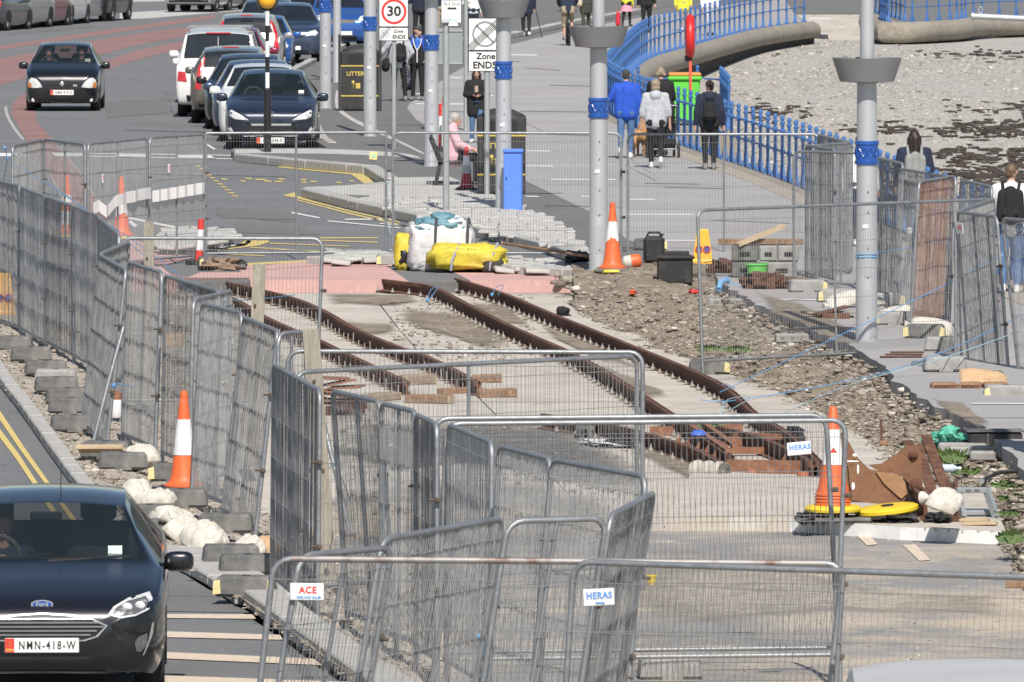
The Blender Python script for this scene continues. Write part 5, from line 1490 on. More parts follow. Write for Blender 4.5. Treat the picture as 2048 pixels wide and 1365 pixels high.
def front_308(t, decal, surf, plate_):
    k = 1 / (4.655 * 101)
    P_ = lambda L_: [((a - 1045) * k, (1395 - b) * k) for a, b in L_]
    for sgn in (1, -1):
        decal('headlight', [(a * sgn, b) for a, b in P_([(1235, 1130), (1300, 1085), (1390, 1040), (1440, 1035), (1435, 1085), (1360, 1120)])], M['lamp_clear'], off=.01)
        decal('fog_lamp', [(a * sgn, b) for a, b in P_([(1375, 1225), (1400, 1190), (1440, 1185), (1430, 1240), (1385, 1250)])], M['lamp_clear'], off=.008)
    g = decal('grille', P_([(740, 1155), (900, 1150), (1190, 1150), (1340, 1155), (1300, 1240), (790, 1240)]), M['trim'], off=.008)[0]
    decal('grille_strip', P_([(870, 1160), (1230, 1160), (1220, 1178), (880, 1178)]), M['chrome'], off=.014, par=g, rings_=1)
    for z in (1265, 1290): decal('grille_bar', P_([(800, z), (1290, z), (1290, z + 8), (800, z + 8)]), M['chrome'], off=.012, rings_=1)
    decal('lower_grille', P_([(780, 1320), (1310, 1320), (1290, 1355), (800, 1355)]), M['trim'], off=.008)
    y = surf(0, .66)
    b = B().tube([(-.055, y - .012, .72), (.055, y - .012, .72), (.045, y - .012, .66), (0, y - .012, .61), (-.045, y - .012, .66)], .006, 5, closed=True)
    b.tube([(-.02, y - .014, .7), (.02, y - .014, .68), (-.01, y - .014, .66), (.015, y - .014, .63)], .008, 5)
    b.obj('badge', M['chrome'], t)
    plate_('PMN-596-P', 0, .185, at=.5)
    b = B().bbox((.55, 1.13, 1.06), (.1, .004, .1), .001, m=MX.Rotation(-.75, 3, 'X')); b.obj('tax_disc', M['sign_white'], t)
def front_plain(words=None, lampz=.68):
    def f(t, decal, surf, plate_):
        for sgn in (1, -1):
            decal('headlight', [(.42 * sgn, lampz - .05), (.5 * sgn, lampz + .06), (.68 * sgn, lampz + .1), (.76 * sgn, lampz + .02), (.7 * sgn, lampz - .06)], M['lamp_clear'], off=.01)
        decal('grille', [(-.38, lampz - .02), (.38, lampz - .02), (.34, lampz - .12), (-.34, lampz - .12)], M['trim'], off=.008)
        decal('lower_grille', [(-.45, .36), (.45, .36), (.42, .25), (-.42, .25)], M['trim'], off=.008)
        plate_(words, 0, .44)
    return f
def rear_plain(words=None, lampz=.9, tall=False, pz=.62, xl=.66, roofrack=False):
    def f(t, decal, surf, plate_):
        for sgn in (1, -1):
            if tall: decal('tail_light', [(xl * sgn, lampz - .3), ((xl + .13) * sgn, lampz - .28), ((xl + .06) * sgn, lampz + .2), ((xl - .06) * sgn, lampz + .42), ((xl - .1) * sgn, lampz + .4), ((xl - .02) * sgn, lampz)], M['lamp_red'], 'rear', off=.012)
            else: decal('tail_light', [((xl - .1) * sgn, lampz - .12), ((xl + .12) * sgn, lampz - .1), ((xl + .1) * sgn, lampz + .12), ((xl - .06) * sgn, lampz + .1)], M['lamp_red'], 'rear', off=.012)
        decal('rear_bumper', [(-.72, .5), (.72, .5), (.7, .36), (-.7, .36)], M['trim'], 'rear', off=.008)
        plate_(words, 0, pz, 'rear')
    return f
def carpos(u, v): return G(u, v, 0)
def place(u, y, z=0): return V((XY(u, y), y, z))
kw = dict(group=None)
car('hatch', M['p_black'], V((-3.46, 73.4, 0)), R(1.6), 'black hatchback with chrome grille driving towards the viewer at lower left', dict(front=front_fiesta, mirror=M['p_black']), 1.05, name='moving_car', clear=True).scale = (1.05, 1.05, .97)
car('mini_hatch', M['p_black'], place(124, 229.5), 0, 'small black hatchback driving down the road with two people inside', dict(front=front_yaris), 1.035, name='moving_car', clear=True)
PG = 'cars parked along the promenade kerb'
car('hatch', M['p_navy'], place(541, 201.4), 0, 'dark blue grey hatchback parked nearest, behind the striped crossing pole', dict(front=front_308), 1.075, PG, clear=True)
car('mini_hatch', M['p_white'], place(520, 206.4), 0, 'white-roofed small car parked directly behind the nearest dark hatchback', dict(front=front_plain()), 1.06, PG)
car('hatch', M['p_slate'], place(509, 210.8), 0, 'grey blue hatchback parked third from the crossing, mostly hidden', dict(front=front_plain()), 1.06, PG)
car('hatch', M['p_black'], place(494, 215.3), 0, 'black small car with round silver headlamp in the middle of the parked row', dict(front=front_plain(lampz=.72)), 1.08, PG)
sv = car('suv', M['p_bronze'], place(473, 224.2), math.pi, 'bronze grey estate with tall tail lights parked with its back to the viewer', dict(rear=rear_plain('', 1.05, True, .8)), 1.0, PG)
sv = B().bbox((0, 4.44, 1.68), (.36, .04, .03), .008).obj('brake_light', M['lamp_red'], sv)
vn = car('van', M['p_white'], place(449, 229.6), math.pi, 'white passenger van with roof bars parked with its back to the viewer', dict(rear=rear_plain('', .92, False, .66, .8)), 1.0, PG, name='parked_van', cat='van')
b = B()
for x in (-.7, .7): b.tube([(x, 1.9, 1.99), (x, 4.6, 1.99)], .025, 6)
b.beam((-.72, 4.3, 2.02), (.72, 4.3, 2.02), .05, .03); b.beam((-.72, 2.6, 2.02), (.72, 2.6, 2.02), .05, .03)
b.obj('roof_bars', M['galv'], vn)
B().bbox((0, 4.79, 1.89), (.55, .03, .035), .008).obj('brake_light', M['lamp_red'], vn)
B().box((0, 4.87, 1.5), (.012, .02, .62)).obj('door_seam', M['p_white'], vn)
car('mpv', M['p_white'], place(431, 236.5), 0, 'white tall car parked beyond the white van, its left side showing', dict(front=front_plain(lampz=.8)), 1.08, PG)
car('hatch', M['p_maroon'], place(459, 243.5), 0, 'maroon car of which only the roof shows above the white car', dict(front=front_plain()), 1.1, PG)
c_ = car('mpv', M['p_silver'], place(503, 262), math.pi, 'silver people carrier with tall red tail lights behind the white van', dict(rear=rear_plain('', 1.05, True, .75)), 1.06, PG)
B().bbox((0, 4.02, 1.59), (.3, .04, .03), .008).obj('brake_light', M['lamp_red'], c_)
car('hatch', M['p_blue'], place(521, 268), 0, 'blue car parked right behind the silver people carrier', dict(front=front_plain()), 1.0, PG)
car('suv', M['p_navy'], place(533, 281), 0, 'dark blue estate with pale roof rails parked beyond the silver people carrier', dict(front=front_plain(lampz=.9)), 1.0, PG)
car('suv', M['p_slate'], place(583, 277), R(3), 'slate blue car with bright blue mirror parked behind the silver lamp post', dict(front=front_plain(lampz=.85), mirror=M['p_blue']), .98, PG)
car('mpv', M['p_slate'], place(604, 297), R(4), 'pale blue roofed car in the far parked row', dict(front=front_plain(lampz=.8)), 1.05, PG)
car('mpv', M['p_blue'], place(686, 296), R(5), 'bright blue car parked furthest right beside the slim pole', dict(front=front_plain(lampz=.85)), 1.05, PG)
TG = 'cars parked along the far side of the road'
def far_car(shape, pm, corner_u, v, label, yaw=-10, rear=None, sc=1.0):
    y = CAM_H * FPX / (v - YH)
    W = max(s[2] for s in SH[shape]['st']); L = SH[shape]['st'][-1][0]
    x = XY(corner_u, y) - W * sc
    rz = math.pi + R(yaw)
    # rear centre at (x, y): nose further away
    d = V((math.sin(R(-yaw)), math.cos(R(-yaw)), 0))
    return car(shape, pm, V((x, y, 0)) + d * L * sc, rz, label, dict(rear=rear or rear_plain('', .9, False, .6)), sc, TG)
far_car('suv', M['p_black'], 217, 43, 'black off-road car at the head of the far left row, red reflector on its bumper')
far_car('mpv', M['p_silver'], 166, 46, 'silver car just left of the black off-road car in the far row', -12)
far_car('hatch', M['p_white'], 137, 50, 'white hatchback with red tail lights in the far left row', -10)
far_car('hatch', M['p_maroon'], 88, 54, 'maroon car between the silver and white cars of the far left row', -13)
far_car('mpv', M['p_silver'], 50, 58, 'silver car with domed boot, second from the left edge of the picture', -13)
far_car('hatch', M['p_grey'], 8, 62, 'dark grey car cut off by the left edge of the picture', -13)
far_car('suv', M['p_silver'], 428, 25, 'silver car with wide bumper at the top centre, beyond the red bands', -8)
far_car('hatch', M['p_grey'], 455, 22, 'grey car hidden behind the silver car at the top centre', -10)
far_car('suv', M['p_black'], 520, 17, 'black car at the top beside the yellow globe', -6)
# ------------------------------------------------------------------ people and animals
_tmp = bpy.data.scenes.new('shaping')
def capsule(b, p, q, r0, r1, n=10):
    p, q = V(p), V(q)
    d = q - p
    L = d.length
    if L < 1e-5: d = V((0, 0, 1)); L = 1e-4
    m = d.normalized().to_track_quat('Z', 'Y').to_matrix()
    prof = [(max(r0 * math.cos(a), .0005), r0 * math.sin(a)) for a in (-1.5, -1.0, -.5, 0)] + [(max(r1 * math.cos(a), .0005), L + r1 * math.sin(a)) for a in (0, .5, 1.0, 1.5)]
    b.lathe(prof, n, p, m)
def blob(name, caps, mt, par, voxel=.018, smooth_it=2):
    b = B()
    for c in caps:
        if c[0] == 'e': b.ell(c[1], c[2], 12, c[3] if len(c) > 3 else None)
        else: capsule(b, *c)
    o = bpy.data.objects.new(name, b.mesh(name))
    _tmp.collection.objects.link(o)
    md = o.modifiers.new('join', 'REMESH')
    md.mode = 'VOXEL'; md.voxel_size = voxel
    with bpy.context.temp_override(scene=_tmp, view_layer=_tmp.view_layers[0]):
        dg = bpy.context.evaluated_depsgraph_get()
    me = bpy.data.meshes.new_from_object(o.evaluated_get(dg))
    bpy.data.objects.remove(o)
    bm = bmesh.new(); bm.from_mesh(me)
    for k in range(smooth_it): bmesh.ops.smooth_vert(bm, verts=bm.verts, factor=.5, use_axis_x=True, use_axis_y=True, use_axis_z=True)
    bm.to_mesh(me); bm.free()
    me.name = name
    me.shade_smooth()
    me.materials.clear()
    return link(name, me, mt, par)
cloth = lambda name, c, k=.8: mat(name, c, .9, n=[(9, tuple(x * k for x in c), .4, .66)], bump=(16, .5))
M['skin'] = mat('skin', (.5, .3, .225), .6, n=(6, (.45, .26, .2), .4, .7))
M['c_blue'] = cloth('royal blue jacket', (.02, .085, .5))
M['c_jeans'] = cloth('blue denim', (.085, .16, .32), .75)
M['c_grey'] = cloth('light grey sweatshirt', (.44, .46, .5))
M['c_black'] = cloth('black cloth', (.014, .014, .016))
M['c_navy'] = cloth('navy cloth', (.016, .024, .05))
M['c_pink'] = cloth('pale pink quilted coat', (.68, .42, .47), .88)
M['c_white'] = cloth('white cloth', (.74, .74, .74), .92)
M['c_olive'] = cloth('dark olive coat', (.05, .05, .04))
M['c_khaki'] = cloth('khaki cloth', (.34, .28, .2))
M['c_yellow'] = cloth('bright yellow coat', (.68, .66, .06))
M['c_hotpink'] = cloth('pink skirt cloth', (.72, .3, .38))
M['c_red'] = cloth('red cloth', (.55, .03, .05))
M['c_rucksack'] = cloth('grey rucksack cloth', (.27, .275, .27))
M['h_dark'] = mat('dark brown hair', (.02, .012, .01), .5, n=(30, (.04, .025, .02), .4, .65))
M['h_brown'] = mat('brown hair', (.11, .07, .04), .55, n=(30, (.18, .12, .07), .4, .65))
M['h_blond'] = mat('dark blond hair', (.22, .17, .11), .55, n=(30, (.34, .28, .2), .4, .65))
M['h_grey'] = mat('grey hair', (.4, .385, .36), .6, n=(30, (.3, .28, .26), .4, .65))
M['h_cap'] = mat('dark grey cap', (.045, .045, .045), .8)
M['shoe_white'] = mat('white shoes', (.68, .68, .66), .6, n=(9, (.5, .5, .48), .5, .7))
M['shoe_dark'] = mat('dark shoes', (.03, .03, .03), .6)
M['shoe_grey'] = mat('grey shoes', (.2, .195, .19), .7)
def hand_caps(wr, el, curl=.5):
    wr, el = V(wr), V(el)
    d = (wr - el).normalized()
    side = d.cross(V((0, 1, 0)))
    if side.length < .1: side = d.cross(V((1, 0, 0)))
    side = d.cross(side.normalized()).normalized()          # across the palm
    nrm = d.cross(side).normalized()
    palm = wr + d * .085
    caps = [(wr, palm, .026, .034), (wr + side * .012, palm + side * .02, .022, .02), (wr - side * .012, palm - side * .02, .022, .02)]
    for k, (o, L) in enumerate(((.033, .068), (.011, .078), (-.011, .073), (-.033, .056))):
        a = palm + side * o
        mid = a + (d * .9 + nrm * curl * .4) * L * .55 + side * o * .25
        caps += [(a, mid, .0105, .0098), (mid, mid + (d * .75 + nrm * curl) .normalized() * L * .5, .0098, .008)]
    tb = wr + d * .03 + side * .028
    tm = tb + d * .03 + side * .03 + nrm * .012
    caps += [(tb, tm, .014, .011), (tm, tm + d * .03 + side * .006 + nrm * .012, .011, .009)]
    return caps
ARM = {'hang': ((.25, .02, 1.13), (.27, -.03, .88)), 'swing_f': ((.25, -.03, 1.13), (.25, -.14, .9)), 'swing_b': ((.25, .1, 1.15), (.27, .16, .92)), 'bent': ((.3, .0, 1.16), (.18, -.22, 1.2)),
       'hold': ((.25, -.02, 1.14), (.07, -.2, 1.13)), 'pocket': ((.3, .06, 1.16), (.2, -.04, .98)), 'push': ((.24, -.12, 1.16), (.2, -.36, 1.05)), 'bar': ((.26, -.15, 1.2), (.22, -.42, 1.06))}
LEG = {'stand': ((.1, -.01, .5), (.11, .02, .09)), 'fwd': ((.095, -.13, .52), (.09, -.16, .1)), 'back': ((.1, .04, .5), (.1, .3, .2)), 'back_flat': ((.1, .06, .5), (.1, .22, .11)), 'plant': ((.09, -.05, .5), (.08, .0, .09)),
       'pedal_u': ((.12, -.26, .72), (.12, -.1, .36)), 'pedal_d': ((.1, -.14, .52), (.1, -.06, .13)), 'wide': ((.14, -.01, .5), (.16, .02, .09)), 'lift': ((.1, .0, .5), (.1, .2, .24))}
def person(loc, rz, h, label, top, legs_m, hair_m, shoe_m, arms=('hang', 'hang'), legs=('stand', 'stand'), hair='short', coat=0.0, group='people on the promenade', sleeves=True, width=1.0, turn=0.0, skirt=None, shorts=False, lean=0.0, hood=False, face=True, seated=False):
    k = h / 1.75
    t = thing('person', label, 'person', loc, rz, group)
    t.scale = (k, k, k)
    sg = {0: -1, 1: 1}
    LN = lambda p: V((p[0], p[1] - lean * max(p[2] - .95, 0), p[2]))
    sh = [LN((-.175 * width, .01, 1.42)), LN((.175 * width, .01, 1.42))]
    A, Lg = [], []
    for i in (0, 1):
        a = ARM[arms[i]] if isinstance(arms[i], str) else arms[i]
        A.append((LN((sg[i] * a[0][0] * (width ** .6), a[0][1], a[0][2])), LN((sg[i] * a[1][0] * (width ** .4), a[1][1], a[1][2]))))
        l = LEG[legs[i]] if isinstance(legs[i], str) else legs[i]
        Lg.append((V((sg[i] * l[0][0], l[0][1], l[0][2])), V((sg[i] * l[1][0], l[1][1], l[1][2]))))
    hips = [V((-.09, 0, .93)), V((.09, 0, .93))]
    hd = LN((0, -.01, 1.63))
    rt = MX.Rotation(turn, 3, 'Z')
    H_ = lambda x, y, z: hd + rt @ V((x, y, z))
    caps = [(LN((0, .015, 1.42)), H_(0, .015, -.08), .056, .054), ('e', hd + V((0, .005, .02)), (.078, .098, .108)), (H_(0, -.035, -.03), H_(0, -.045, -.075), .062, .04),
            (H_(0, -.09, -.005), H_(0, -.112, -.03), .014, .018), (H_(-.078, .01, 0), H_(-.082, .015, .02), .016, .02), (H_(.078, .01, 0), H_(.082, .015, .02), .016, .02), (H_(-.02, -.088, -.062), H_(.02, -.088, -.062), .012, .012)]
    caps += [(LN((-.08, 0, 1.0)), LN((-.1, 0, 1.33)), .095, .1), (LN((.08, 0, 1.0)), LN((.1, 0, 1.33)), .095, .1), (sh[0], sh[1], .055, .055), (hips[0], hips[1], .1, .1)]
    for i in (0, 1):
        caps += [(sh[i], A[i][0], .047, .04), (A[i][0], A[i][1], .039, .027)] + hand_caps(A[i][1], A[i][0])
        caps += [(hips[i], Lg[i][0], .078, .052), (Lg[i][0], Lg[i][1], .052, .036)]
        tow = Lg[i][1] + V((sg[i] * .02, -.13, -.05 if Lg[i][1].z < .15 else -.1))
        caps.append((Lg[i][1] + V((0, .02, -.03)), tow, .036, .03))
    blob('body', caps, M['skin'], t, .0125, 1)
    if face:
        b = B()
        for s_ in (-1, 1): b.ell(H_(s_ * .031, -.09, .012), (.013, .008, .008), 6)
        b.obj('eyes', M['h_dark'], t)
        b = B()
        for s_ in (-1, 1): b.beam(H_(s_ * .018, -.094, .032), H_(s_ * .05, -.083, .034), .008, .008)
        b.obj('eyebrows', M['h_dark'], t)
        B().beam(H_(-.022, -.1, -.058), H_(.022, -.1, -.058), .008, .009).obj('lips', mat('lips', (.4, .13, .12), .5) if 'lips' not in M else M['lips'], t)
    # top
    zl = .94 - coat
    w_ = width
    caps = [(LN((-.085 * w_, .0, zl)), LN((-.105 * w_, 0, 1.34)), .122 * w_, .125), (LN((.085 * w_, 0, zl)), LN((.105 * w_, 0, 1.34)), .122 * w_, .125), (LN((0, .02, zl)), LN((0, .01, 1.36)), .135 * w_, .13), (sh[0], sh[1], .078, .078), (LN((0, .02, 1.42)), LN((0, .015, 1.49)), .08, .066)]
    for i in (0, 1):
        if sleeves is True: caps += [(sh[i], A[i][0], .074, .062), (A[i][0], A[i][0].lerp(A[i][1], .93), .06, .045)]
        elif sleeves == 'pushed': caps += [(sh[i], A[i][0], .072, .062), (A[i][0], A[i][0].lerp(A[i][1], .35), .062, .055)]
        else: caps += [(sh[i], sh[i].lerp(A[i][0], .75), .07, .066)]
    if hood: caps += [('e', LN((0, .1, 1.44)), (.12, .075, .1)), ('e', LN((0, .02, 1.5)), (.1, .09, .05))]
    blob('jacket' if sleeves else 'shirt', caps, top, t, .017, 2)
    caps = [(hips[0] + V((-.01, 0, .05)), hips[1] + V((.01, 0, .05)), .128, .128), (hips[0] + V((0, .03, -.02)), hips[1] + V((0, .03, -.02)), .12, .12)]
    for i in (0, 1):
        e = .97 if not shorts else .12
        caps += [(hips[i], Lg[i][0], .102, .068 if not shorts else .085), (Lg[i][0], Lg[i][0].lerp(Lg[i][1], e), .067 if not shorts else .085, .05 if not shorts else .085)]
    blob('trousers' if not shorts else 'shorts', caps, legs_m, t, .016, 2)
    if skirt:
        B().lathe([(.15, 1.0), (.2, .85), (.27, .62), (.25, .62), (.17, .86)], 16, sy=.8, cap=False).obj('skirt', skirt, t, 60)
    for i in (0, 1):
        a = Lg[i][1]
        up = a.z > .15
        toe = a + V((sg[i] * .03, -.15, -.045)) if not up else a + V((0, -.06, -.16))
        blob('shoe', [(a + V((0, .035, -.045)), toe, .045, .042), (a + V((0, .02, .0)), a + V((0, -.04, -.03)), .048, .045)], shoe_m, t, .012, 1)
    if hair == 'short': caps = [('e', hd + V((0, .02, .045)), (.087, .098, .093)), ('e', H_(0, .055, -.01), (.075, .055, .08))]
    elif hair == 'crop': caps = [('e', hd + V((0, .022, .045)), (.083, .095, .087)), ('e', H_(0, .05, .0), (.072, .052, .07))]
    elif hair == 'long': caps = [('e', hd + V((0, .018, .04)), (.092, .105, .098)), (H_(0, .07, .0), H_(0, .085, -.28), .075, .05), (H_(.06, .05, 0), H_(.06, .06, -.22), .05, .04), (H_(-.06, .05, 0), H_(-.06, .06, -.22), .05, .04), (H_(-.085, -.01, 0), H_(-.09, -.01, -.16), .03, .03), (H_(.085, -.01, 0), H_(.09, -.01, -.16), .03, .03)]
    elif hair == 'bun': caps = [('e', hd + V((0, .02, .04)), (.086, .1, .092)), ('e', H_(.02, .13, .055), (.052, .048, .045)), ('e', H_(0, .06, -.03), (.06, .045, .05))]
    elif hair == 'messy': caps = [('e', hd + V((0, .02, .04)), (.098, .11, .1))] + [('e', hd + V((rnd.uniform(-.09, .09), rnd.uniform(-.02, .1), rnd.uniform(-.02, .13))), (.035, .035, .035)) for q in range(14)]
    elif hair == 'bob': caps = [('e', hd + V((0, .02, .035)), (.098, .108, .1)), ('e', H_(0, .05, -.05), (.095, .07, .07))]
    elif hair == 'cap':
        caps = [('e', hd + V((0, .01, .06)), (.092, .11, .075)), (H_(-.04, -.1, .05), H_(.04, -.1, .05), .02, .02), (H_(-.035, -.145, .04), H_(.035, -.145, .04), .012, .012)]
    if hair: blob('cap' if hair == 'cap' else 'hair', caps, hair_m, t, .012, 1)
    return t
def rucksack(pt, mt, label, z=1.2, w=.3, h=.42, kind='rucksack', straps=True):
    "a rucksack worn by a person: rests on the back, a thing of its own"
    k = pt.scale[0]
    t = thing(kind, label, 'rucksack', pt.location + V((0, 0, 0)), pt.rotation_euler[2], 'rucksacks')
    t.scale = pt.scale
    blob('bag', [(( -w * .3, .2, z - h * .3), (-w * .27, .19, z + h * .3), w * .22, w * .2), ((w * .3, .2, z - h * .3), (w * .27, .19, z + h * .3), w * .22, w * .2), ((0, .215, z - h * .32), (0, .2, z + h * .34), w * .3, w * .26)], mt, t, .015, 2)
    blob('pocket', [((-w * .2, .27, z - h * .22), (w * .2, .27, z - h * .22), .05, .05), ((-w * .2, .265, z - h * .1), (w * .2, .265, z - h * .1), .04, .04)], mt, t, .014, 1)
    if straps:
        for s in (-1, 1):
            B().tube([(s * .1, .16, z + h * .38), (s * .115, .06, 1.515), (s * .12, -.06, 1.49), (s * .13, -.135, 1.36), (s * .16, -.11, 1.15), (s * .15, .12, z - h * .3)], .022, 6).obj('strap', mt, t, 60)
    B().tube([(-.04, .17, z + h * .44), (0, .17, z + h * .52), (.04, .17, z + h * .44)], .008, 5).obj('handle', mt, t, 60)
    return t
def at_(u, v): return G(u, v, KZ)
pA = person(at_(1252, 318), math.pi - .05, 1.71, 'man in royal blue jacket and jeans walking away, dark cropped hair', M['c_blue'], M['c_jeans'], M['h_cap'], M['shoe_white'], arms=('hang', 'bent'), legs=('plant', 'back'), hair='crop', width=1.15, coat=.05)
pB = person(at_(1311, 337), math.pi, 1.66, 'woman in light grey hooded top and black leggings walking away', M['c_grey'], M['c_black'], M['h_blond'], M['shoe_white'], arms=('hang', 'hang'), legs=('back', 'plant'), hair='bob', sleeves='pushed', width=1.1, hood=True, coat=.04)
pC = person(at_(1321, 312), math.pi, 1.7, 'person in black coat with untidy fair hair pushing the pram', M['c_black'], M['c_black'], M['h_blond'], M['shoe_dark'], arms=('push', 'push'), legs=('fwd', 'back_flat'), hair='messy', width=1.12, coat=.08)
pD = person(at_(1419, 340), math.pi, 1.66, 'woman in navy jacket with hair in a bun walking away, white hem showing', M['c_navy'], M['c_black'], M['h_dark'], M['shoe_grey'], arms=('hang', 'hang'), legs=('plant', 'plant'), hair='bun', hood=True, turn=.5, width=1.05, coat=.02)
B().lathe([(.175, .86), (.185, .9), (.18, .93)], 16, sy=.78, cap=False).obj('shirt_hem', M['c_white'], pD)
rucksack(pD, M['c_black'], 'small black rucksack on the back of the woman with the bun', 1.14, .27, .36)
pG = person(at_(953, 287), .05, 1.5, 'young woman in black coat and jeans standing and looking at a phone', M['c_black'], M['c_jeans'], M['h_dark'], M['shoe_white'], arms=('hold', 'hold'), legs=('stand', 'fwd'), hair='long', coat=.22, width=1.12, turn=0)
f_ = thing('phone', 'mobile phone held in both hands by the young woman in black', 'phone', pG.location + V((0, -.3, 1.1)), .05)
B().bbox((0, 0, 0), (.075, .012, .15), .005, m=MX.Rotation(-.5, 3, 'X')).obj('case', mat('brown phone case', (.16, .1, .07), .5), f_)
B().bbox((0, .009, .0), (.066, .003, .14), .001, m=MX.Rotation(-.5, 3, 'X')).obj('screen', M['glass'], f_)
B().tube([(0, -.142, .86), (0, -.15, 1.0), (0, -.145, 1.36)], .006, 4).obj('zip', M['galv'], pG)
pI = person(at_(835, 202), -.05, 1.74, 'man in dark cap, open black jacket and blue shirt facing the viewer', M['c_black'], M['c_black'], M['h_cap'], M['shoe_grey'], arms=('pocket', 'pocket'), legs=('stand', 'stand'), hair='cap', turn=.9, width=1.1, coat=.03)
blob('shirt', [((-.02, -.1, 1.3), (.0, -.095, 1.42), .045, .07), ((.02, -.1, 1.3), (.02, -.095, 1.42), .045, .07), ((0, -.12, 1.2), (0, -.1, 1.34), .02, .05)], mat('blue shirt cloth', (.05, .16, .6), .9), pI, .012, 1)
B().tube([(-.1, -.1, 1.47), (-.07, -.16, 1.32), (0, -.17, 1.18), (0, -.165, .9)], .012, 5).tube([(.1, -.1, 1.47), (.08, -.16, 1.32), (0, -.17, 1.18)], .012, 5).obj('white_trim', M['c_white'], pI, 60)
rucksack(pI, M['c_blue'], 'blue rucksack with straps over the shoulders of the man in the cap', 1.2, .4, .46)
pJ = person(at_(797, 203), math.pi + .15, 1.72, 'person in pale grey top seen from behind, head hidden by the 30 sign', M['c_grey'], M['c_black'], M['h_grey'], M['shoe_grey'], arms=('pocket', ((.36, -.05, 1.16), (.42, -.22, 1.0))), legs=('wide', 'stand'), hair='short', width=1.12, coat=.03)
rucksack(pJ, M['c_black'], 'black rucksack on the back of the person in pale grey', 1.16, .34, .42)
bg_ = thing('shoulder_bag', 'black shoulder bag hanging at the hip of the person in pale grey', 'bag', pJ.location, pJ.rotation_euler[2])
blob('bag', [((.3, -.02, .78), (.3, .0, .92), .1, .09), ((.3, .1, .8), (.3, .1, .9), .07, .07)], M['c_black'], bg_, .016, 1)
B().tube([(.3, .05, .95), (.2, .1, 1.3), (.05, .06, 1.52), (-.1, -.05, 1.48), (0, -.17, 1.2), (.28, -.08, .92)], .014, 5).obj('strap', M['c_black'], bg_, 60)
b = thing('carrier_bag', 'dark patterned carrier bag held between the two men by the 30 sign', 'bag', at_(812, 199), 0)
blob('bag', [((0, 0, .3), (0, 0, .62), .11, .09), ((.08, 0, .3), (.05, 0, .6), .09, .07)], mat('dark patterned carrier', (.03, .03, .06), .5, n=(40, (.35, .35, .4), .58, .62)), b, .016, 1)
B().tube([(-.04, 0, .68), (0, 0, .86), (.06, 0, .68)], .01, 5).obj('handle', M['c_black'], b, 60)
# far figures cut by the top of the picture
person(at_(838, 82), 2.9, 1.75, 'person in dark coat carrying a red bag, cut off by the top edge', M['c_navy'], M['c_black'], M['h_dark'], M['shoe_dark'], arms=('hang', 'bent'), legs=('fwd', 'back_flat'))
o = thing('bag', 'dark red bag carried by the person in dark coat near the 30 sign', 'bag', at_(847, 81), 0)
blob('bag', [((0, 0, .55), (0, 0, .95), .13, .1)], mat('dark red bag cloth', (.22, .015, .04), .8), o, .02, 1)
B().tube([(-.06, 0, 1.0), (0, 0, 1.3), (.06, 0, 1.0)], .012, 5).obj('handle', M['c_black'], o)
person(at_(880, 80), .2, 1.72, 'person in beige trousers and navy top behind the bus stop flag', M['c_navy'], M['c_khaki'], M['h_grey'], M['shoe_dark'], legs=('fwd', 'stand'))
person(at_(946, 84), .1, 1.7, 'person in a white top just left of the crossed circle sign', M['c_white'], M['c_navy'], M['h_dark'], M['shoe_dark'], arms=('bent', 'hang'))
pM = person(at_(1052, 73), math.pi, 1.7, 'person in navy coat and black leggings walking away with a stick', M['c_navy'], M['c_black'], M['h_grey'], M['shoe_white'], arms=('hang', 'pocket'), legs=('back_flat', 'plant'), coat=.16, width=1.1)
st = thing('walking_stick', 'black walking stick in the hand of the person in navy coat', 'stick', at_(1083, 76), 0)
B().tube([(.02, 0, 0), (-.2, .05, .95)], .014, 6).obj('shaft', M['trim'], st); B().tube([(-.2, .05, .94), (-.22, .05, 1.0), (-.17, .05, 1.02)], .018, 6).obj('handle', M['trim'], st)
# cyclist riding away
cy = at_(1136, 92)
bk = thing('bicycle', 'bicycle ridden away by the person in the navy top', 'bicycle', cy, .06)
for yy in (-.5, .52):
    wh = B().tube([(0, yy + .33 * math.cos(a * .314), .34 + .33 * math.sin(a * .314)) for a in range(20)], .022, 6, closed=True).obj('wheel', M['tyre'], bk, 60)
    b = B()
    for a in range(8): b.beam((0, yy, .34), (0, yy + .32 * math.cos(a * .785), .34 + .32 * math.sin(a * .785)), .004, .004)
    b.obj('spokes', M['rim'], wh)
fb = B().tube([(0, .52, .34), (0, .1, .3), (0, -.35, .85)], .018, 6).tube([(0, .1, .3), (0, .2, .88)], .018, 6).tube([(0, .2, .8), (0, -.35, .85)], .018, 6).tube([(0, .2, .8), (0, .52, .34)], .012, 6).tube([(0, -.5, .34), (0, -.36, .98)], .016, 6)
# nose of the bicycle points away: frame built with the front wheel at -y turned round
bk.rotation_euler = (0, 0, math.pi + .06)
fb.obj('frame', mat('bicycle frame paint', (.05, .12, .12), .4), bk, 60)
B().tube([(-.28, -.3, 1.02), (-.1, -.38, 1.0), (.1, -.38, 1.0), (.28, -.3, 1.02)], .014, 6).obj('handlebar', M['trim'], bk, 60)
B().ell((0, .2, .92), (.07, .14, .04), 8).obj('saddle', M['trim'], bk, 60)
pn = person(cy + V((0, 0, .12)), math.pi + .06, 1.74, 'cyclist in navy top and khaki shorts riding away from the viewer', M['c_navy'], M['c_khaki'], M['h_cap'], M['shoe_grey'], arms=('bar', 'bar'), legs=('pedal_u', 'pedal_d'), shorts=True, lean=.35, width=1.1)
pO = person(at_(1172, 62), math.pi + .1, 1.7, 'person in dark olive coat with cream bag, walking beside the cyclist', M['c_olive'], M['c_olive'], M['h_dark'], M['shoe_dark'], arms=('bent', 'hang'), legs=('fwd', 'back_flat'), coat=.3)
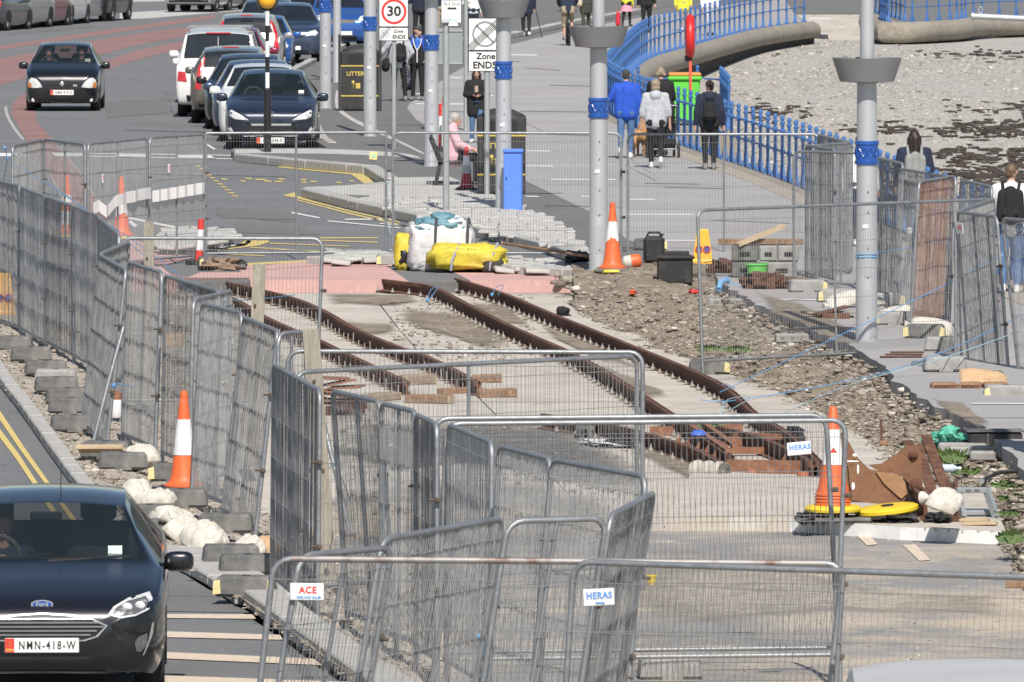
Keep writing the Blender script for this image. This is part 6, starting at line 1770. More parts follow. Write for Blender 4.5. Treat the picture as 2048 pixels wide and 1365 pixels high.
o = thing('shoulder_bag', 'cream shoulder bag of the person in the dark olive coat', 'bag', pO.location, pO.rotation_euler[2])
blob('bag', [((.22, .12, .85), (.22, .12, 1.15), .1, .08)], mat('cream bag cloth', (.5, .44, .34), .8), o, .018, 1)
B().tube([(.2, .14, 1.2), (.1, .1, 1.5), (.0, -.05, 1.5)], .014, 5).obj('strap', M['c_black'], o)
person(at_(1253, 54), 2.8, 1.4, 'girl in pink skirt and yellow top at the top edge', M['c_yellow'], M['c_black'], M['h_blond'], M['shoe_dark'], arms=('hang', 'swing_f'), legs=('fwd', 'back_flat'), skirt=M['c_hotpink'])
o = thing('carrier_bag', 'red carrier bag hanging beside the girl in the pink skirt', 'bag', at_(1236, 54), 0)
blob('bag', [((0, 0, .1), (0, 0, .42), .09, .07)], M['c_red'], o, .018, 1); B().tube([(-.03, 0, .46), (0, 0, .6), (.04, 0, .46)], .01, 5).obj('handle', M['c_red'], o)
pQ = person(at_(1293, 66), math.pi, 1.72, 'person all in black with a dark shoulder bag behind the blue railing', M['c_black'], M['c_black'], M['h_dark'], M['shoe_dark'], arms=('swing_b', 'hang'), legs=('plant', 'back_flat'))
person(at_(1366, 62), .2, 1.6, 'person in bright yellow coat behind the blue railing', M['c_yellow'], M['c_khaki'], M['h_brown'], M['shoe_white'], arms=('hang', 'hang'), legs=('fwd', 'stand'), coat=.18, width=1.15)
person(at_(1420, 72), .3, 1.72, 'person dressed in white behind the blue railing near its far end', M['c_white'], M['c_grey'], M['h_grey'], M['shoe_dark'], arms=('hang', 'hang'), legs=('fwd', 'stand'), width=1.1)
pT = person(at_(1828, 484), math.pi + .05, 1.7, 'dark-haired woman in navy jacket walking away along the right fence', M['c_navy'], M['c_navy'], M['h_dark'], M['shoe_white'], arms=('hang', 'hang'), legs=('plant', 'back'), hair='long', turn=.2, width=1.15)
rucksack(pT, M['c_rucksack'], 'grey rucksack on the back of the dark-haired woman', 1.17, .36, .5)
pU = person(at_(2022, 588), math.pi - .1, 1.76, 'young man in white shirt and jeans walking away at the right edge', M['c_white'], M['c_jeans'], M['h_brown'], M['shoe_white'], arms=('hang', 'swing_f'), legs=('plant', 'back_flat'), hair='crop', turn=-.3, sleeves='short' if False else False, width=1.12, coat=.03)
rucksack(pU, M['c_black'], 'large black rucksack on the back of the young man in white', 1.2, .38, .5)
person(at_(1721, 492), .1, 1.68, 'adult in a white top almost hidden behind the nearest lamp post', M['c_white'], M['c_navy'], M['h_dark'], M['shoe_white'], arms=('hang', 'hang'), legs=('fwd', 'stand'))
person(at_(1705, 470), .05, 1.2, 'child in a white shirt seen through the fence left of the nearest lamp post', M['c_white'], M['c_grey'], M['h_brown'], M['shoe_dark'], arms=('hang', 'hang'), legs=('stand', 'fwd'))

# bench with the seated woman (the bench faces right, its length runs away from the viewer)
bc = at_(905, 372)
t = thing('bench', 'black slatted bench on the pale pavers beside the red and white cone', 'bench', bc, 0)
M['bench'] = mat('black bench paint', (.022, .022, .023), .5, n=(6, (.045, .045, .045), .4, .7))
for yy in (.06, 1.5):
    b = B().beam((-.3, yy, 0), (-.22, yy, .42), .06, .07).beam((-.22, yy, .4), (-.4, yy, .86), .06, .06).beam((.28, yy, 0), (.24, yy, .62), .06, .06).beam((-.24, yy, .4), (.26, yy, .4), .06, .06).beam((-.28, yy, .63), (.28, yy, .6), .06, .05)
    b.beam((-.36, yy, .02), (-.1, yy, .02), .06, .03).beam((.16, yy, .02), (.34, yy, .02), .06, .03)
    b.obj('end_frame', M['bench'], t)
for k in range(5): B().bbox((-.18 + k * .1, .78, .44), (.08, 1.56, .03), .006).obj('seat_slat', M['bench'], t)
for k in range(4): B().bbox((-.255 - k * .04, .78, .53 + k * .1), (.03, 1.56, .08), .006).obj('back_slat', M['bench'], t)
t = thing('person', 'grey-haired woman in pale pink coat sitting on the bench facing right', 'person', bc + V((.02, .2, 0)), 0, 'people on the promenade')
pk = lambda L_: [((V(a[0]), V(a[1]), a[2], a[3]) if a[0] != 'e' else a) for a in L_]
blob('body', pk([((0, 0, .5), (-.02, 0, 1.0), .1, .09), ((-.02, 0, 1.0), (.01, 0, 1.1), .055, .052), ('e', V((.03, 0, 1.17)), (.095, .076, .105)), ((.115, 0, 1.15), (.13, 0, 1.13), .015, .014), ((.06, 0, 1.1), (.085, 0, 1.08), .055, .04),
              ((0, -.09, .5), (.42, -.1, .5), .08, .06), ((.42, -.1, .5), (.4, -.1, .1), .055, .04), ((0, .09, .5), (.42, .1, .5), .08, .06), ((.42, .1, .5), (.44, .1, .1), .055, .04),
              ((-.02, -.19, .98), (.08, -.24, .74), .05, .042), ((.08, -.24, .74), (.32, -.2, .66), .042, .03)]) + hand_caps((.32, -.2, .66), (.08, -.24, .74)) + pk([((-.02, .19, .98), (.08, .24, .74), .05, .042), ((.08, .24, .74), (.3, .18, .64), .042, .03)]) + hand_caps((.3, .18, .64), (.08, .24, .74)), M['skin'], t, .0125, 1)
blob('coat', pk([((-.02, -.08, .52), (-.04, -.08, .95), .15, .14), ((-.02, .08, .52), (-.04, .08, .95), .15, .14), ((0, 0, .48), (.12, 0, .48), .17, .15), ((-.03, -.18, .99), (-.03, .18, .99), .085, .085), ((-.03, 0, 1.0), (-.01, 0, 1.06), .1, .085),
              ((-.02, -.19, .98), (.08, -.25, .74), .085, .075), ((.08, -.25, .74), (.28, -.2, .66), .072, .058), ((-.02, .19, .98), (.08, .25, .74), .085, .075), ((.08, .25, .74), (.27, .18, .65), .072, .058)]), M['c_pink'], t, .016, 1)
blob('trousers', pk([((0, -.09, .5), (.42, -.1, .5), .1, .078), ((.42, -.1, .5), (.4, -.1, .12), .075, .06), ((0, .09, .5), (.42, .1, .5), .1, .078), ((.42, .1, .5), (.44, .1, .12), .075, .06)]), M['c_black'], t, .016, 1)
for yy, xx in ((-.1, .4), (.1, .44)): blob('shoe', [(V((xx - .04, yy, .05)), V((xx + .14, yy, .04)), .045, .04)], M['shoe_dark'], t, .012, 1)
blob('hair', [('e', V((.015, 0, 1.2)), (.105, .095, .1)), ('e', V((-.05, 0, 1.14)), (.06, .08, .07))], M['h_grey'], t, .012, 1)
# drivers
def sitter(loc, label, mt, hm):
    t = thing('person', label, 'person', loc, 0, 'people in cars')
    blob('body', [((0, 0, .3), (0, .03, .75), .12, .1), ((-.17, .02, .78), (.17, .02, .78), .06, .06), ((0, .02, .8), (0, 0, .92), .055, .055), ('e', V((0, 0, 1.0)), (.078, .095, .11)), ((0, -.09, .985), (0, -.11, .96), .014, .016),
                  ((-.17, .02, .78), (-.24, -.1, .55), .045, .04), ((-.24, -.1, .55), (-.13, -.36, .62), .038, .028), ((.17, .02, .78), (.24, -.1, .55), .045, .04), ((.24, -.1, .55), (.13, -.36, .62), .038, .028)] + hand_caps((-.13, -.36, .62), (-.24, -.1, .55)) + hand_caps((.13, -.36, .62), (.24, -.1, .55)), M['skin'], t, .0125, 1)
    blob('jacket', [((-.08, 0, .3), (-.1, .03, .7), .125, .12), ((.08, 0, .3), (.1, .03, .7), .125, .12), ((-.17, .02, .78), (.17, .02, .78), .08, .08), ((-.17, .02, .78), (-.24, -.1, .55), .07, .06), ((-.24, -.1, .55), (-.15, -.32, .61), .058, .045), ((.17, .02, .78), (.24, -.1, .55), .07, .06), ((.24, -.1, .55), (.15, -.32, .61), .058, .045)], mt, t, .017, 1)
    blob('hair', [('e', V((0, .02, 1.045)), (.087, .1, .085))], hm, t, .012, 1)
    return t
sitter(V((-3.46 - .39, 73.4 + 2.1, .16)), 'driver at the wheel of the near black car, seen dimly through the windscreen', M['c_navy'], M['h_brown'])
y_ = place(124, 229.5)
sitter(y_ + V((-.38, 1.75, .3)), 'grey-haired driver of the small black car on the road', M['c_navy'], M['h_grey'])
sitter(y_ + V((.38, 1.75, .33)), 'passenger in the small black car on the road', M['c_black'], M['h_dark'])
# golden dog seen from behind
dp = at_(1281, 313)
t = thing('dog', 'golden brown dog trotting away on a lead beside the man in blue', 'dog', dp, math.pi - .15)
M['fur'] = mat('golden fur', (.42, .22, .09), .9, n=[(12, (.55, .34, .17), .45, .65), (30, (.3, .15, .06), .5, .7)], bump=(40, .8))
blob('body', [((0, .28, .4), (0, -.2, .42), .115, .135), ((0, -.15, .38), (0, -.25, .4), .13, .12), ((0, -.26, .46), (0, -.42, .58), .085, .07), ('e', V((0, -.5, .62)), (.075, .09, .075)), ((0, -.56, .6), (0, -.66, .57), .042, .03), ((-.07, -.46, .63), (-.095, -.47, .54), .028, .03), ((.07, -.46, .63), (.095, -.47, .54), .028, .03),
              ((.075, .26, .36), (.085, .2, .24), .075, .05), ((.085, .2, .24), (.08, .34, .15), .04, .026), ((.08, .34, .15), (.08, .31, .03), .024, .024), ((.08, .31, .025), (.08, .26, .025), .024, .024),
              ((-.075, .26, .36), (-.085, .14, .25), .075, .05), ((-.085, .14, .25), (-.08, .24, .15), .04, .026), ((-.08, .24, .15), (-.08, .18, .03), .024, .024), ((-.08, .18, .025), (-.08, .13, .025), .024, .024),
              ((.08, -.2, .36), (.075, -.16, .2), .06, .034), ((.075, -.16, .2), (.075, -.2, .03), .028, .024), ((-.08, -.2, .36), (-.075, -.26, .2), .06, .034), ((-.075, -.26, .2), (-.075, -.3, .03), .028, .024),
              ((0, .36, .44), (.04, .48, .36), .04, .05), ((.04, .48, .36), (.05, .52, .22), .05, .03)], M['fur'], t, .014, 1)
ld = thing('dog_lead', 'thin dark lead trailing from the golden dog', 'lead', dp, 0)
B().tube([(.0, .1, .5), (.02, -.6, .25), (.1, -1.4, .08), (.26, -2.6, .02)], .008, 5).obj('strap', M['trim'], ld, 60)
# pram pushed by the person in black
pp = at_(1325, 318) + V((.02, .75, 0))
t = thing('pram', 'black three-wheeled pushchair in front of the person in black', 'pushchair', pp, math.pi)
for x, y, r in ((-.3, .25, .15), (.3, .25, .15), (-.22, -.5, .12), (.22, -.5, .12)):
    B().tube([(x, y + r * math.cos(a * .39), r + .02 + r * math.sin(a * .39)) for a in range(16)], .024, 6, closed=True).obj('wheel', M['tyre'], t, 60)
B().tube([(-.28, .25, .17), (-.26, -.1, .55), (-.25, .62, 1.03), (.25, .62, 1.03), (.26, -.1, .55), (.28, .25, .17)], .016, 6).tube([(-.22, -.5, .14), (-.24, .1, .62)], .016, 6).tube([(.22, -.5, .14), (.24, .1, .62)], .016, 6).tube([(-.3, .25, .17), (.3, .25, .17)], .014, 6).obj('frame', M['galv'], t, 60)
blob('seat', [((-.13, .15, .55), (-.13, .25, .95), .1, .1), ((.13, .15, .55), (.13, .25, .95), .1, .1), ((-.13, -.2, .5), (-.13, .15, .5), .09, .1), ((.13, -.2, .5), (.13, .15, .5), .09, .1)], M['c_black'], t, .02, 1)
blob('hood', [('e', V((0, .12, .98)), (.25, .3, .16))], M['c_black'], t, .02, 1)
blob('basket', [((-.16, -.1, .28), (.16, -.1, .28), .09, .09), ((-.16, .15, .28), (.16, .15, .28), .1, .1)], M['c_black'], t, .02, 1)
bpy.data.scenes.remove(_tmp)
# ------------------------------------------------------------------ rails
def rail(label, px, z0=SZ + .02, clips=True, ext0=0.0, pins=False):
    pts = [G(u, v, z0 + .17) for u, v in px]
    line = [V((p.x, p.y, 0)) for p in smooth_line(pts, 6)]
    if ext0: line.insert(0, line[0] + (line[0] - line[1]).normalized() * ext0)
    o0 = V((line[0].x, line[0].y, z0))
    t = thing('tram_rail', label, 'rail', o0, 0, 'rusty tram rails')
    prof = [(-.075, 0), (-.075, .014), (-.016, .03), (-.012, .1), (-.04, .125), (-.042, .168), (-.036, .175), (.002, .175), (.006, .14), (.026, .138), (.03, .165), (.044, .165), (.044, .13), (.012, .1), (.016, .03), (.075, .014), (.075, 0)]
    vs = []
    N = len(line)
    for i, p in enumerate(line):
        d = (line[min(i + 1, N - 1)] - line[max(i - 1, 0)]).normalized()
        s = V((d.y, -d.x, 0))
        if s.x < 0: s = -s
        vs += [p - V((o0.x, o0.y, 0)) + s * a + V((0, 0, b)) for a, b in prof]
    k = len(prof)
    fs = [(i * k + j, i * k + (j + 1) % k, (i + 1) * k + (j + 1) % k, (i + 1) * k + j) for i in range(N - 1) for j in range(k)]
    fs += [tuple(range(k)), tuple((N - 1) * k + j for j in range(k - 1, -1, -1))]
    B().add(vs, fs).obj('rail_bar', M['rust'], t, 25)
    if clips:
        n = 0
        for p, d in walk([(q.x, q.y) for q in line], .62):
            s = V((d.y, -d.x))
            if s.x < 0: s = -s
            for sg in (-1, 1):
                c = link('rail_clip', pin_me if pins else clip_me, None, t, (p.x - o0.x + s.x * sg * .1, p.y - o0.y + s.y * sg * .1, .005))
                c.scale = (.8, .8, rnd.uniform(.5, .95))
                c.rotation_euler = (rnd.uniform(-.08, .08), rnd.uniform(-.06, .06), rnd.uniform(-.3, .3))
            n += 1
    return t
M['clip'] = mat('pale grey clip', (.36, .35, .33), .7, .2, n=[(9, (.25, .2, .16), .45, .7)])
clip_me = B().bbox((0, 0, .025), (.06, .1, .04), .01).lathe([(.02, .04), (.02, .065), (.009, .07), (.009, .1)], 6).mesh('rail_clip'); clip_me.materials.append(M['clip'])
pin_me = B().bbox((0, 0, .012), (.06, .1, .02), .006).lathe([(.009, .02), (.009, .15)], 6).mesh('rail_pin'); pin_me.materials.append(M['clip'])
rail('left rail of the right-hand track, running down into the crossing', [(817, 565), (868, 574), (946, 614), (1009, 646), (1072, 674), (1132, 700), (1200, 736), (1341, 826), (1395, 864), (1461, 912)], ext0=1.0)
rail('right rail of the right-hand track, passing under the small black hat', [(934, 563), (1009, 587), (1104, 627), (1239, 681), (1432, 762), (1510, 826), (1580, 868), (1640, 925)], ext0=1.0)
rail('right rail of the left-hand track, ending on timbers', [(483, 570), (583, 594), (649, 622), (710, 657), (789, 690), (868, 719), (956, 764)], ext0=1.0, pins=True)
rail('left rail of the left-hand track, half hidden by the fence', [(385, 566), (468, 597), (528, 632), (583, 657), (638, 680), (704, 712), (814, 763)], ext0=1.0, pins=True)
rail('curved rail joining the crossing from the left', [(1088, 828), (1180, 842), (1260, 857), (1340, 880), (1400, 902), (1452, 930)])
rail('short rail across the crossing beside the blue cap', [(1375, 842), (1440, 853), (1513, 872), (1583, 900), (1625, 925)], clips=False)
# beams bolted across the crossing, angle brackets
def pbeam(b, a, c, wd, ht, z=SZ + .02):
    p, q = G(*a, z), G(*c, z)
    b.beam((p.x, p.y, z + ht / 2), (q.x, q.y, z + ht / 2), wd, ht)
cr = thing('rail_crossing', 'rusty cross beams and brackets tying the crossing rails together', 'rail crossing', (0, 0, 0))
for a, c, h, z in (((1455, 945), (1625, 948), .13, .0), ((1345, 862), (1486, 862), .12, .02), ((1445, 893), (1556, 893), .1, .02), ((1460, 908), (1570, 908), .07, .02), ((1300, 872), (1345, 872), .1, 0), ((1470, 876), (1560, 880), .06, .1)):
    b = B(); pbeam(b, a, c, .09, h, SZ + .02 + z); b.obj('cross_beam', M['rust_light'], cr)
for u, v in ((1350, 900), (1368, 908), (1388, 915), (1405, 922), (1422, 930), (1560, 940), (1590, 940), (1530, 905)):
    p = G(u, v, SZ + .02)
    B().add([(p.x - .05, p.y, p.z), (p.x + .06, p.y, p.z), (p.x + .06, p.y, p.z + .17), (p.x - .05, p.y + .03, p.z), (p.x + .06, p.y + .03, p.z), (p.x + .06, p.y + .03, p.z + .17)], [(0, 1, 2), (5, 4, 3), (0, 2, 5, 3), (1, 4, 5, 2), (0, 3, 4, 1)]).obj('bracket', M['rust_light'], cr)
B().beam(tuple(G(1381, 850, .04)), tuple(G(1458, 903, .04)), .07, .03).obj('tie_bar', M['rust_light'], cr)
B().beam(tuple(G(1405, 846, .05)), tuple(G(1470, 893, .05)), .06, .04).obj('tie_bar', M['rust_light'], cr)

# timbers
def timber(u0, v0, u1, v1, wd, ht, label, m='wood_orange', z=SZ + .02, name='timber', group='loose timbers'):
    p, q = G(u0, v0, z), G(u1, v1, z)
    t = thing(name, label, 'timber', (p.x, p.y, z), 0, group)
    d = q - p
    a = math.atan2(d.y, d.x)
    b = B().bbox((0, 0, 0), (d.length, wd, ht), min(.012, ht * .2))
    rm = MX.Rotation(a, 3, 'Z')
    b.v = [tuple(rm @ V((x + d.length / 2, y, zz + ht / 2 + .006 * math.sin(x * 9)))) for x, y, zz in b.v]
    b.obj('beam', M[m], t)
    e = B().bbox((0, 0, 0), (.012, wd * .9, ht * .88), .003)
    e.v = [tuple(rm @ V((x + d.length + .004, y, zz + ht / 2))) for x, y, zz in e.v]
    e.obj('end_grain', M['wood_pale'], t)
    return t
timber(944, 766, 1003, 766, .16, .1, 'brown timber block right of the rail end')
timber(955, 796, 1031, 795, .18, .1, 'longer brown timber with pale end in front of the rail end')
timber(800, 770, 868, 769, .2, .12, 'grey brown timber between the ends of the left track rails', 'wood_grey')
timber(816, 806, 902, 808, .2, .1, 'orange stained timber lying nearest under the left track', 'wood_orange')
timber(880, 789, 960, 786, .16, .07, 'thin red brown timber under the end of the left track', 'wood_orange')
timber(735, 804, 790, 800, .2, .09, 'short timber under the half hidden rail', 'wood_grey')
pl = thing('rusty_plates', 'pile of orange rusted plates beside the third timber post', 'scrap metal', G(670, 806, SZ + .03), 0)
for k in range(6):
    B().bbox((rnd.uniform(-.05, .16), k * .1, .03 + k * .045), (.46 - k * .03, .5, .016), .004, m=MX.Rotation(rnd.uniform(-.2, .2), 3, 'Y') @ MX.Rotation(rnd.uniform(-.5, .5), 3, 'Z')).obj('plate', M['rust_light'], pl)
tc = thing('rail_chair', 'small rusty iron frame left of the half hidden rail', 'scrap metal', G(690, 830, SZ + .03), 0)
B().beam((-.2, 0, .05), (.2, .4, .05), .06, .1).beam((-.1, 0, .1), (.25, 0, .1), .05, .06).obj('frame', M['rust'], tc)

# ------------------------------------------------------------------ cones
def cone(u, v, h, label, z=KZ, style='orange', dirt=True, tilt=(0, 0), yellow_base=False, bands=((.47, .72),), group='traffic cones', bw=.5):
    t = thing('traffic_cone', label, 'traffic cone', G(u, v, z), rnd.uniform(-.2, .2), group)
    t.rotation_euler = (tilt[0], tilt[1], t.rotation_euler[2])
    k = h
    B().bbox((0, 0, .03 * k), (bw * k, bw * k, .06 * k), .02 * k).obj('base', M['black_plastic'] if not yellow_base else M['rubber'], t)
    r = lambda f: (.14 - .104 * f) * k
    B().lathe([(.2 * k, .06 * k), (.2 * k, .075 * k), (r(.02) + .015 * k, .1 * k), (r(.12), .16 * k), (r(.5), .5 * k), (r(1), .97 * k), (r(1) * .8, 1.0 * k), (.012, 1.0 * k)], 22).obj('cone_body', M[style], t, 50)
    for a, b_ in bands:
        n = 22
        vs = []
        for q in range(n):
            an = 6.28318 * q / n
            jag = (.02 * math.sin(an * 3) + rnd.uniform(-.035, .03)) if dirt else 0
            for f in (a + jag, b_ + (rnd.uniform(-.02, .02) if dirt else 0)):
                rr = r((f * k - .06 * k) / (.94 * k)) + .004
                rr = (r(.12) + (r(.5) - r(.12)) * (f - .16) / .34 if f < .5 else r(.5) + (r(1) - r(.5)) * (f - .5) / .47) + .004
                vs.append((rr * math.cos(an), rr * math.sin(an), f * k))
        B().add(vs, [(2 * q, 2 * ((q + 1) % n), 2 * ((q + 1) % n) + 1, 2 * q + 1) for q in range(n)]).obj('white_sleeve', M['white_sleeve'], t, 60)
    B().lathe([(r(1) * 1.12, .925 * k), (r(1) * 1.18, .945 * k), (r(1) * 1.1, .965 * k)], 16, cap=False).obj('collar', M[style], t, 60)
    if yellow_base: B().lathe([(.27 * k, .0), (.28 * k, .02 * k), (.27 * k, .045 * k), (.15 * k, .055 * k)], 24, sy=1).obj('yellow_ring', M['yellow'], t, 40)
    return t
cone(1225, 545, 1.0, 'scuffed orange cone with torn white sleeve beside the middle lamp post', KZ, yellow_base=True)
c_ = cone(368, 985, .98, 'clean orange and white cone nearest on the left by the sandbags', .06, dirt=False, bands=((.37, .72),))
cone(243, 478, .98, 'orange cone with scraped white sleeve beyond the left fence, right of the other', 0, yellow_base=True, bands=((.4, .72),))
cone(134, 474, .98, 'orange and white cone farthest left beyond the fence', 0, dirt=False, yellow_base=True, bands=((.2, .42), (.56, .68)))
ds = cone(933, 381, .76, 'dark red and white cone in front of the bench', KZ, 'cone_dark_red', False, bands=())
k = .76
for nm, a, b_, m in (('grey_sleeve', .39, .58, 'grey_sleeve'), ('white_sleeve', .58, .8, 'white_sleeve'), ('red_top', .8, 1.0, 'cone_red')):
    rr = lambda f: ((.155 - .118 * .12) + ((.155 - .118 * .5) - (.155 - .118 * .12)) * (f - .16) / .34 if f < .5 else (.155 - .118 * .5) + (.037 - (.155 - .118 * .5)) * (f - .5) / .47) * k + .005
    B().lathe([(rr(a), a * k), (rr(b_), b_ * k)], 20, cap=(nm == 'red_top')).obj(nm, M[m], ds, 60)
def marker_post(u, v, h, label, seq, z=0, tilt=0):
    t = thing('marker_post', label, 'marker post', G(u, v, z), 0, 'red and white marker posts')
    t.rotation_euler = (0, tilt, 0)
    n = len(seq)
    B().lathe([(.2, 0), (.19, .05), (.06, .07)], 14).obj('base', M['black_plastic'], t, 40)
    for i, c in enumerate(seq):
        B().lathe([(.06 - .015 * i / n, .06 + h * i / n), (.06 - .015 * (i + 1) / n, .06 + h * (i + 1) / n)], 12).obj('band', M['cone_red' if c == 'r' else 'orange' if c == 'o' else 'white_sleeve'], t, 60)
    return t
marker_post(397, 530, .62, 'leaning red and white marker post behind the first timber post', 'rwwr', 0, .06)
marker_post(882, 300, .85, 'red and white marker post behind the bench', 'rrwwwrr', KZ)
marker_post(889, 302, 1.0, 'orange topped white marker post behind the bench', 'wwwwwo', KZ)
# stacked road cones on yellow bases at the right
s0 = G(1666, 1042, SZ + .13)
t = thing('traffic_cone', 'tall stack of orange cones with white sleeve on a yellow round base at the right', 'traffic cone', s0, 0, 'traffic cones')
B().bbox((0, 0, .02), (.72, .5, .04), .015).obj('base', M['rubber'], t)
B().lathe([(.14, .04), (.15, .09)], 20).obj('stem', M['rust'], t)
B().lathe([(.26, .09), (.265, .115), (.24, .145), (.14, .15)], 28).obj('yellow_ring', M['yellow'], t, 40)
for q in range(4):
    B().lathe([(.168, .15 + q * .03), (.172, .158 + q * .03), (.166, .172 + q * .03), (.15, .18 + q * .03)], 26, cap=False).obj('stacked_cone', M['orange'], t, 50)
B().lathe([(.155, .265), (.148, .29), (.115, .44), (.075, .72), (.045, 1.0), (.038, 1.01), (.036, 1.06), (.02, 1.075)], 26).obj('cone_body', M['orange'], t, 50)
b = B()
n = 26
cr_ = lambda z: .115 + (.075 - .115) * (z - .44) / .28 if z < .72 else .075 + (.045 - .075) * (z - .72) / .28
b.lathe([(cr_(z) + .004, z) for z in (.53, .62, .72, .8, .86)], n, cap=False)
sl = b.obj('white_sleeve', M['white_sleeve'], t, 60)
B().add([(-.035, -cr_(.66) - .008, .645), (.035, -cr_(.66) - .008, .645), (0, -cr_(.69) - .008, .695)], [(0, 1, 2)]).obj('red_triangle', M['sign_red'], sl)
for x, y, z, a, lab in ((.48, .2, .02, .1, 'yellow round base lying flat beside the cone stack, lower of the pair'), (.52, .1, .07, -.12, 'yellow round base lying on top of another beside the cone stack')):
    yb = thing('cone_stand', lab, 'cone base', s0 + V((x, y, z)), .2)
    yb.rotation_euler = (.03, a, .2)
    B().lathe([(.27, 0), (.29, .015), (.29, .045), (.26, .06), (.1, .065)], 28).obj('disc', M['yellow'], yb, 40)
    B().lathe([(.06, .063), (.06, .075)], 16).obj('socket', M['black_plastic'], yb, 40)
# yellow no-waiting cones
def nowait(u, v, label, h=.5, z=KZ):
    t = thing('no_waiting_cone', label, 'traffic cone', G(u, v, z), 0, 'yellow no-waiting cones')
    B().lathe([(.22, 0), (.22, .035), (.205, .05), (.2, .06), (.12, h - .02), (.1, h)], 4, m=MX.Rotation(.785, 3, 'Z')).obj('cone_body', M['amber'], t)
    for x in (-.055, .06):
        yy = -.1
        o = B().lathe([(.05, 0), (.05, .008)], 20, (x, yy - .03, h * .42), MX.Rotation(math.pi / 2 - .12, 3, 'X')).obj('blue_disc', M['blue_band'], t)
        b = ring(B(), (x, h * .42), .04, .054, yy - .046, yy - .04, 20)
        b.beam((x - .034, yy - .044, h * .42 + .034), (x + .034, yy - .044, h * .42 - .034), .004, .014, V((0, 1, 0)))
        b.obj('red_ring', M['sign_red'], o)
    return t
nowait(1405, 527, 'yellow no-waiting cone with blue and red discs beside the black crate')
nowait(9, 630, 'yellow no-waiting cone peeping out at the left edge of the picture', .55, .08)

# ------------------------------------------------------------------ sacks, bags and feet
def sandbag(u, v, label, sx=.28, sy=.2, sz=.13, rz=0.0, z=.1, tilt=(0, 0), m='sandbag', neck=True):
    sx, sy, sz = sx * 1.02, sy * .9, sz * .7
    t = thing('sandbag', label, 'sandbag', G(u, v, z), rz, 'white sandbags')
    t.rotation_euler = (tilt[0] + rnd.uniform(.15, .7), tilt[1] + rnd.uniform(-.3, .3), rz)
    sd = rnd.uniform(0, 50)
    b = B()
    n, m_ = 34, 26
    vs = []
    for sd_ in (1, -1):
        for i in range(m_ + 1):
            for j in range(n + 1):
                p, q = -1 + 2 * j / n, -1 + 2 * i / m_
                th = max(0, (1 - p ** 4) * (1 - abs(q) ** 3.2)) ** .45
                wr = NZ.fractal(V((p * 2.2 + sd, q * 2.2, sd_ * 3)), .8, 2, 4)
                x, y = sx * p * (1 - .13 * (1 - p * p * .4) * q * q - .04 * wr), sy * q * (1 - .15 * p * p)
                z = sd_ * sz * th * (1 + .1 * wr - .3 * max(0, 1 - abs(NZ.noise(V((p * 1.9 + sd, q * 2.6, 5)))) * 6) - .16 * max(0, 1 - abs(NZ.noise(V((p * 1.1 - q * 3 + sd, q * 1.2, 9)))) * 8) + .05 * math.sin(p * 9 + q * 4 + sd) * (1 - th * .4)) * (1 if sd_ > 0 else .9)
                vs.append((x, y, sz * .85 + z - .25 * sz * p * p))
    k = (m_ + 1) * (n + 1)
    fs = []
    for sd_ in (0, 1):
        for i in range(m_):
            for j in range(n):
                f = [sd_ * k + i * (n + 1) + j, sd_ * k + i * (n + 1) + j + 1, sd_ * k + (i + 1) * (n + 1) + j + 1, sd_ * k + (i + 1) * (n + 1) + j]
                fs.append(tuple(f[::-1] if sd_ else f))
    b.add(vs, fs).obj('sack', M[m], t, 180)
    if neck:
        b = B().lathe([(.035, 0), (.022, .03), (.05, .07), (.062, .1), (.03, .105)], 10, (-sx * .86, -.02, sz * .6), MX.Rotation(-1.7 + rnd.uniform(-.3, .3), 3, 'Y'))
        b.v = [(x + rnd.uniform(-.008, .008), y + rnd.uniform(-.008, .008), zz) for x, y, zz in b.v]
        nk = b.obj('tied_neck', M[m], t, 60)
        B().tube([(-sx * .97 + .008, -.02 + .027 * math.cos(a), sz * .6 + .027 * math.sin(a)) for a in (0, 1.05, 2.1, 3.14, 4.2, 5.24)], .005, 4, closed=True).obj('tie', M['rope_pale'], nk)
    return t
sandbag(283, 934, 'white sandbag slumped beside the pale planks', .19, .2, .17, .2, .08, (0, -.1))
sandbag(268, 1012, 'upright white sandbag, partly hidden by the near black car roof', .15, .18, .2, .3, .1)
sandbag(319, 1014, 'greyer white sandbag next to the upright one below the cone', .15, .15, .13, -.3, .1)
sandbag(350, 1055, 'flat white sandbag lying over a rubber foot', .2, .2, .12, .5, .14, (0, .15))
sandbag(365, 1072, 'white sandbag leaning against the bulging tied sack', .16, .2, .12, -.4, .1, (.1, .35))
sandbag(408, 1097, 'large bulging white sack with tied neck facing the viewer', .18, .22, .185, .6, .07)
sandbag(490, 1122, 'white sandbag folded over a dark foot, rightmost of the left group', .14, .2, .17, -.2, .08, (0, .5), neck=False)
sandbag(533, 1118, 'tan sandbag behind the folded white one', .13, .2, .15, .1, .06, (0, 0), 'sandbag_tan', False)
sandbag(820 / 2.333, 955, 'pale sandbag end peeping out behind the near cone', .1, .15, .09, .1, .1, neck=False)
sandbag(1690, 606, 'long white sandbag draped in front of the nearest lamp post', .24, .18, .085, .25, KZ + .06, (0, -.2))
sandbag(1753, 612, 'small white sandbag end just right of the nearest lamp post', .12, .16, .08, .1, KZ + .08, neck=False)
sandbag(1792, 636, 'pointed white sandbag on a foot right of the nearest lamp post', .24, .2, .085, .1, KZ + .02)
sandbag(1862, 660, 'white sandbag with trailing neck, nearest on the right paving', .26, .18, .09, -.1, KZ + .08)
sandbag(1966, 762, 'tan sandbag lying on dark feet near the right edge', .27, .2, .07, .05, .2, m='sandbag_tan', neck=False)
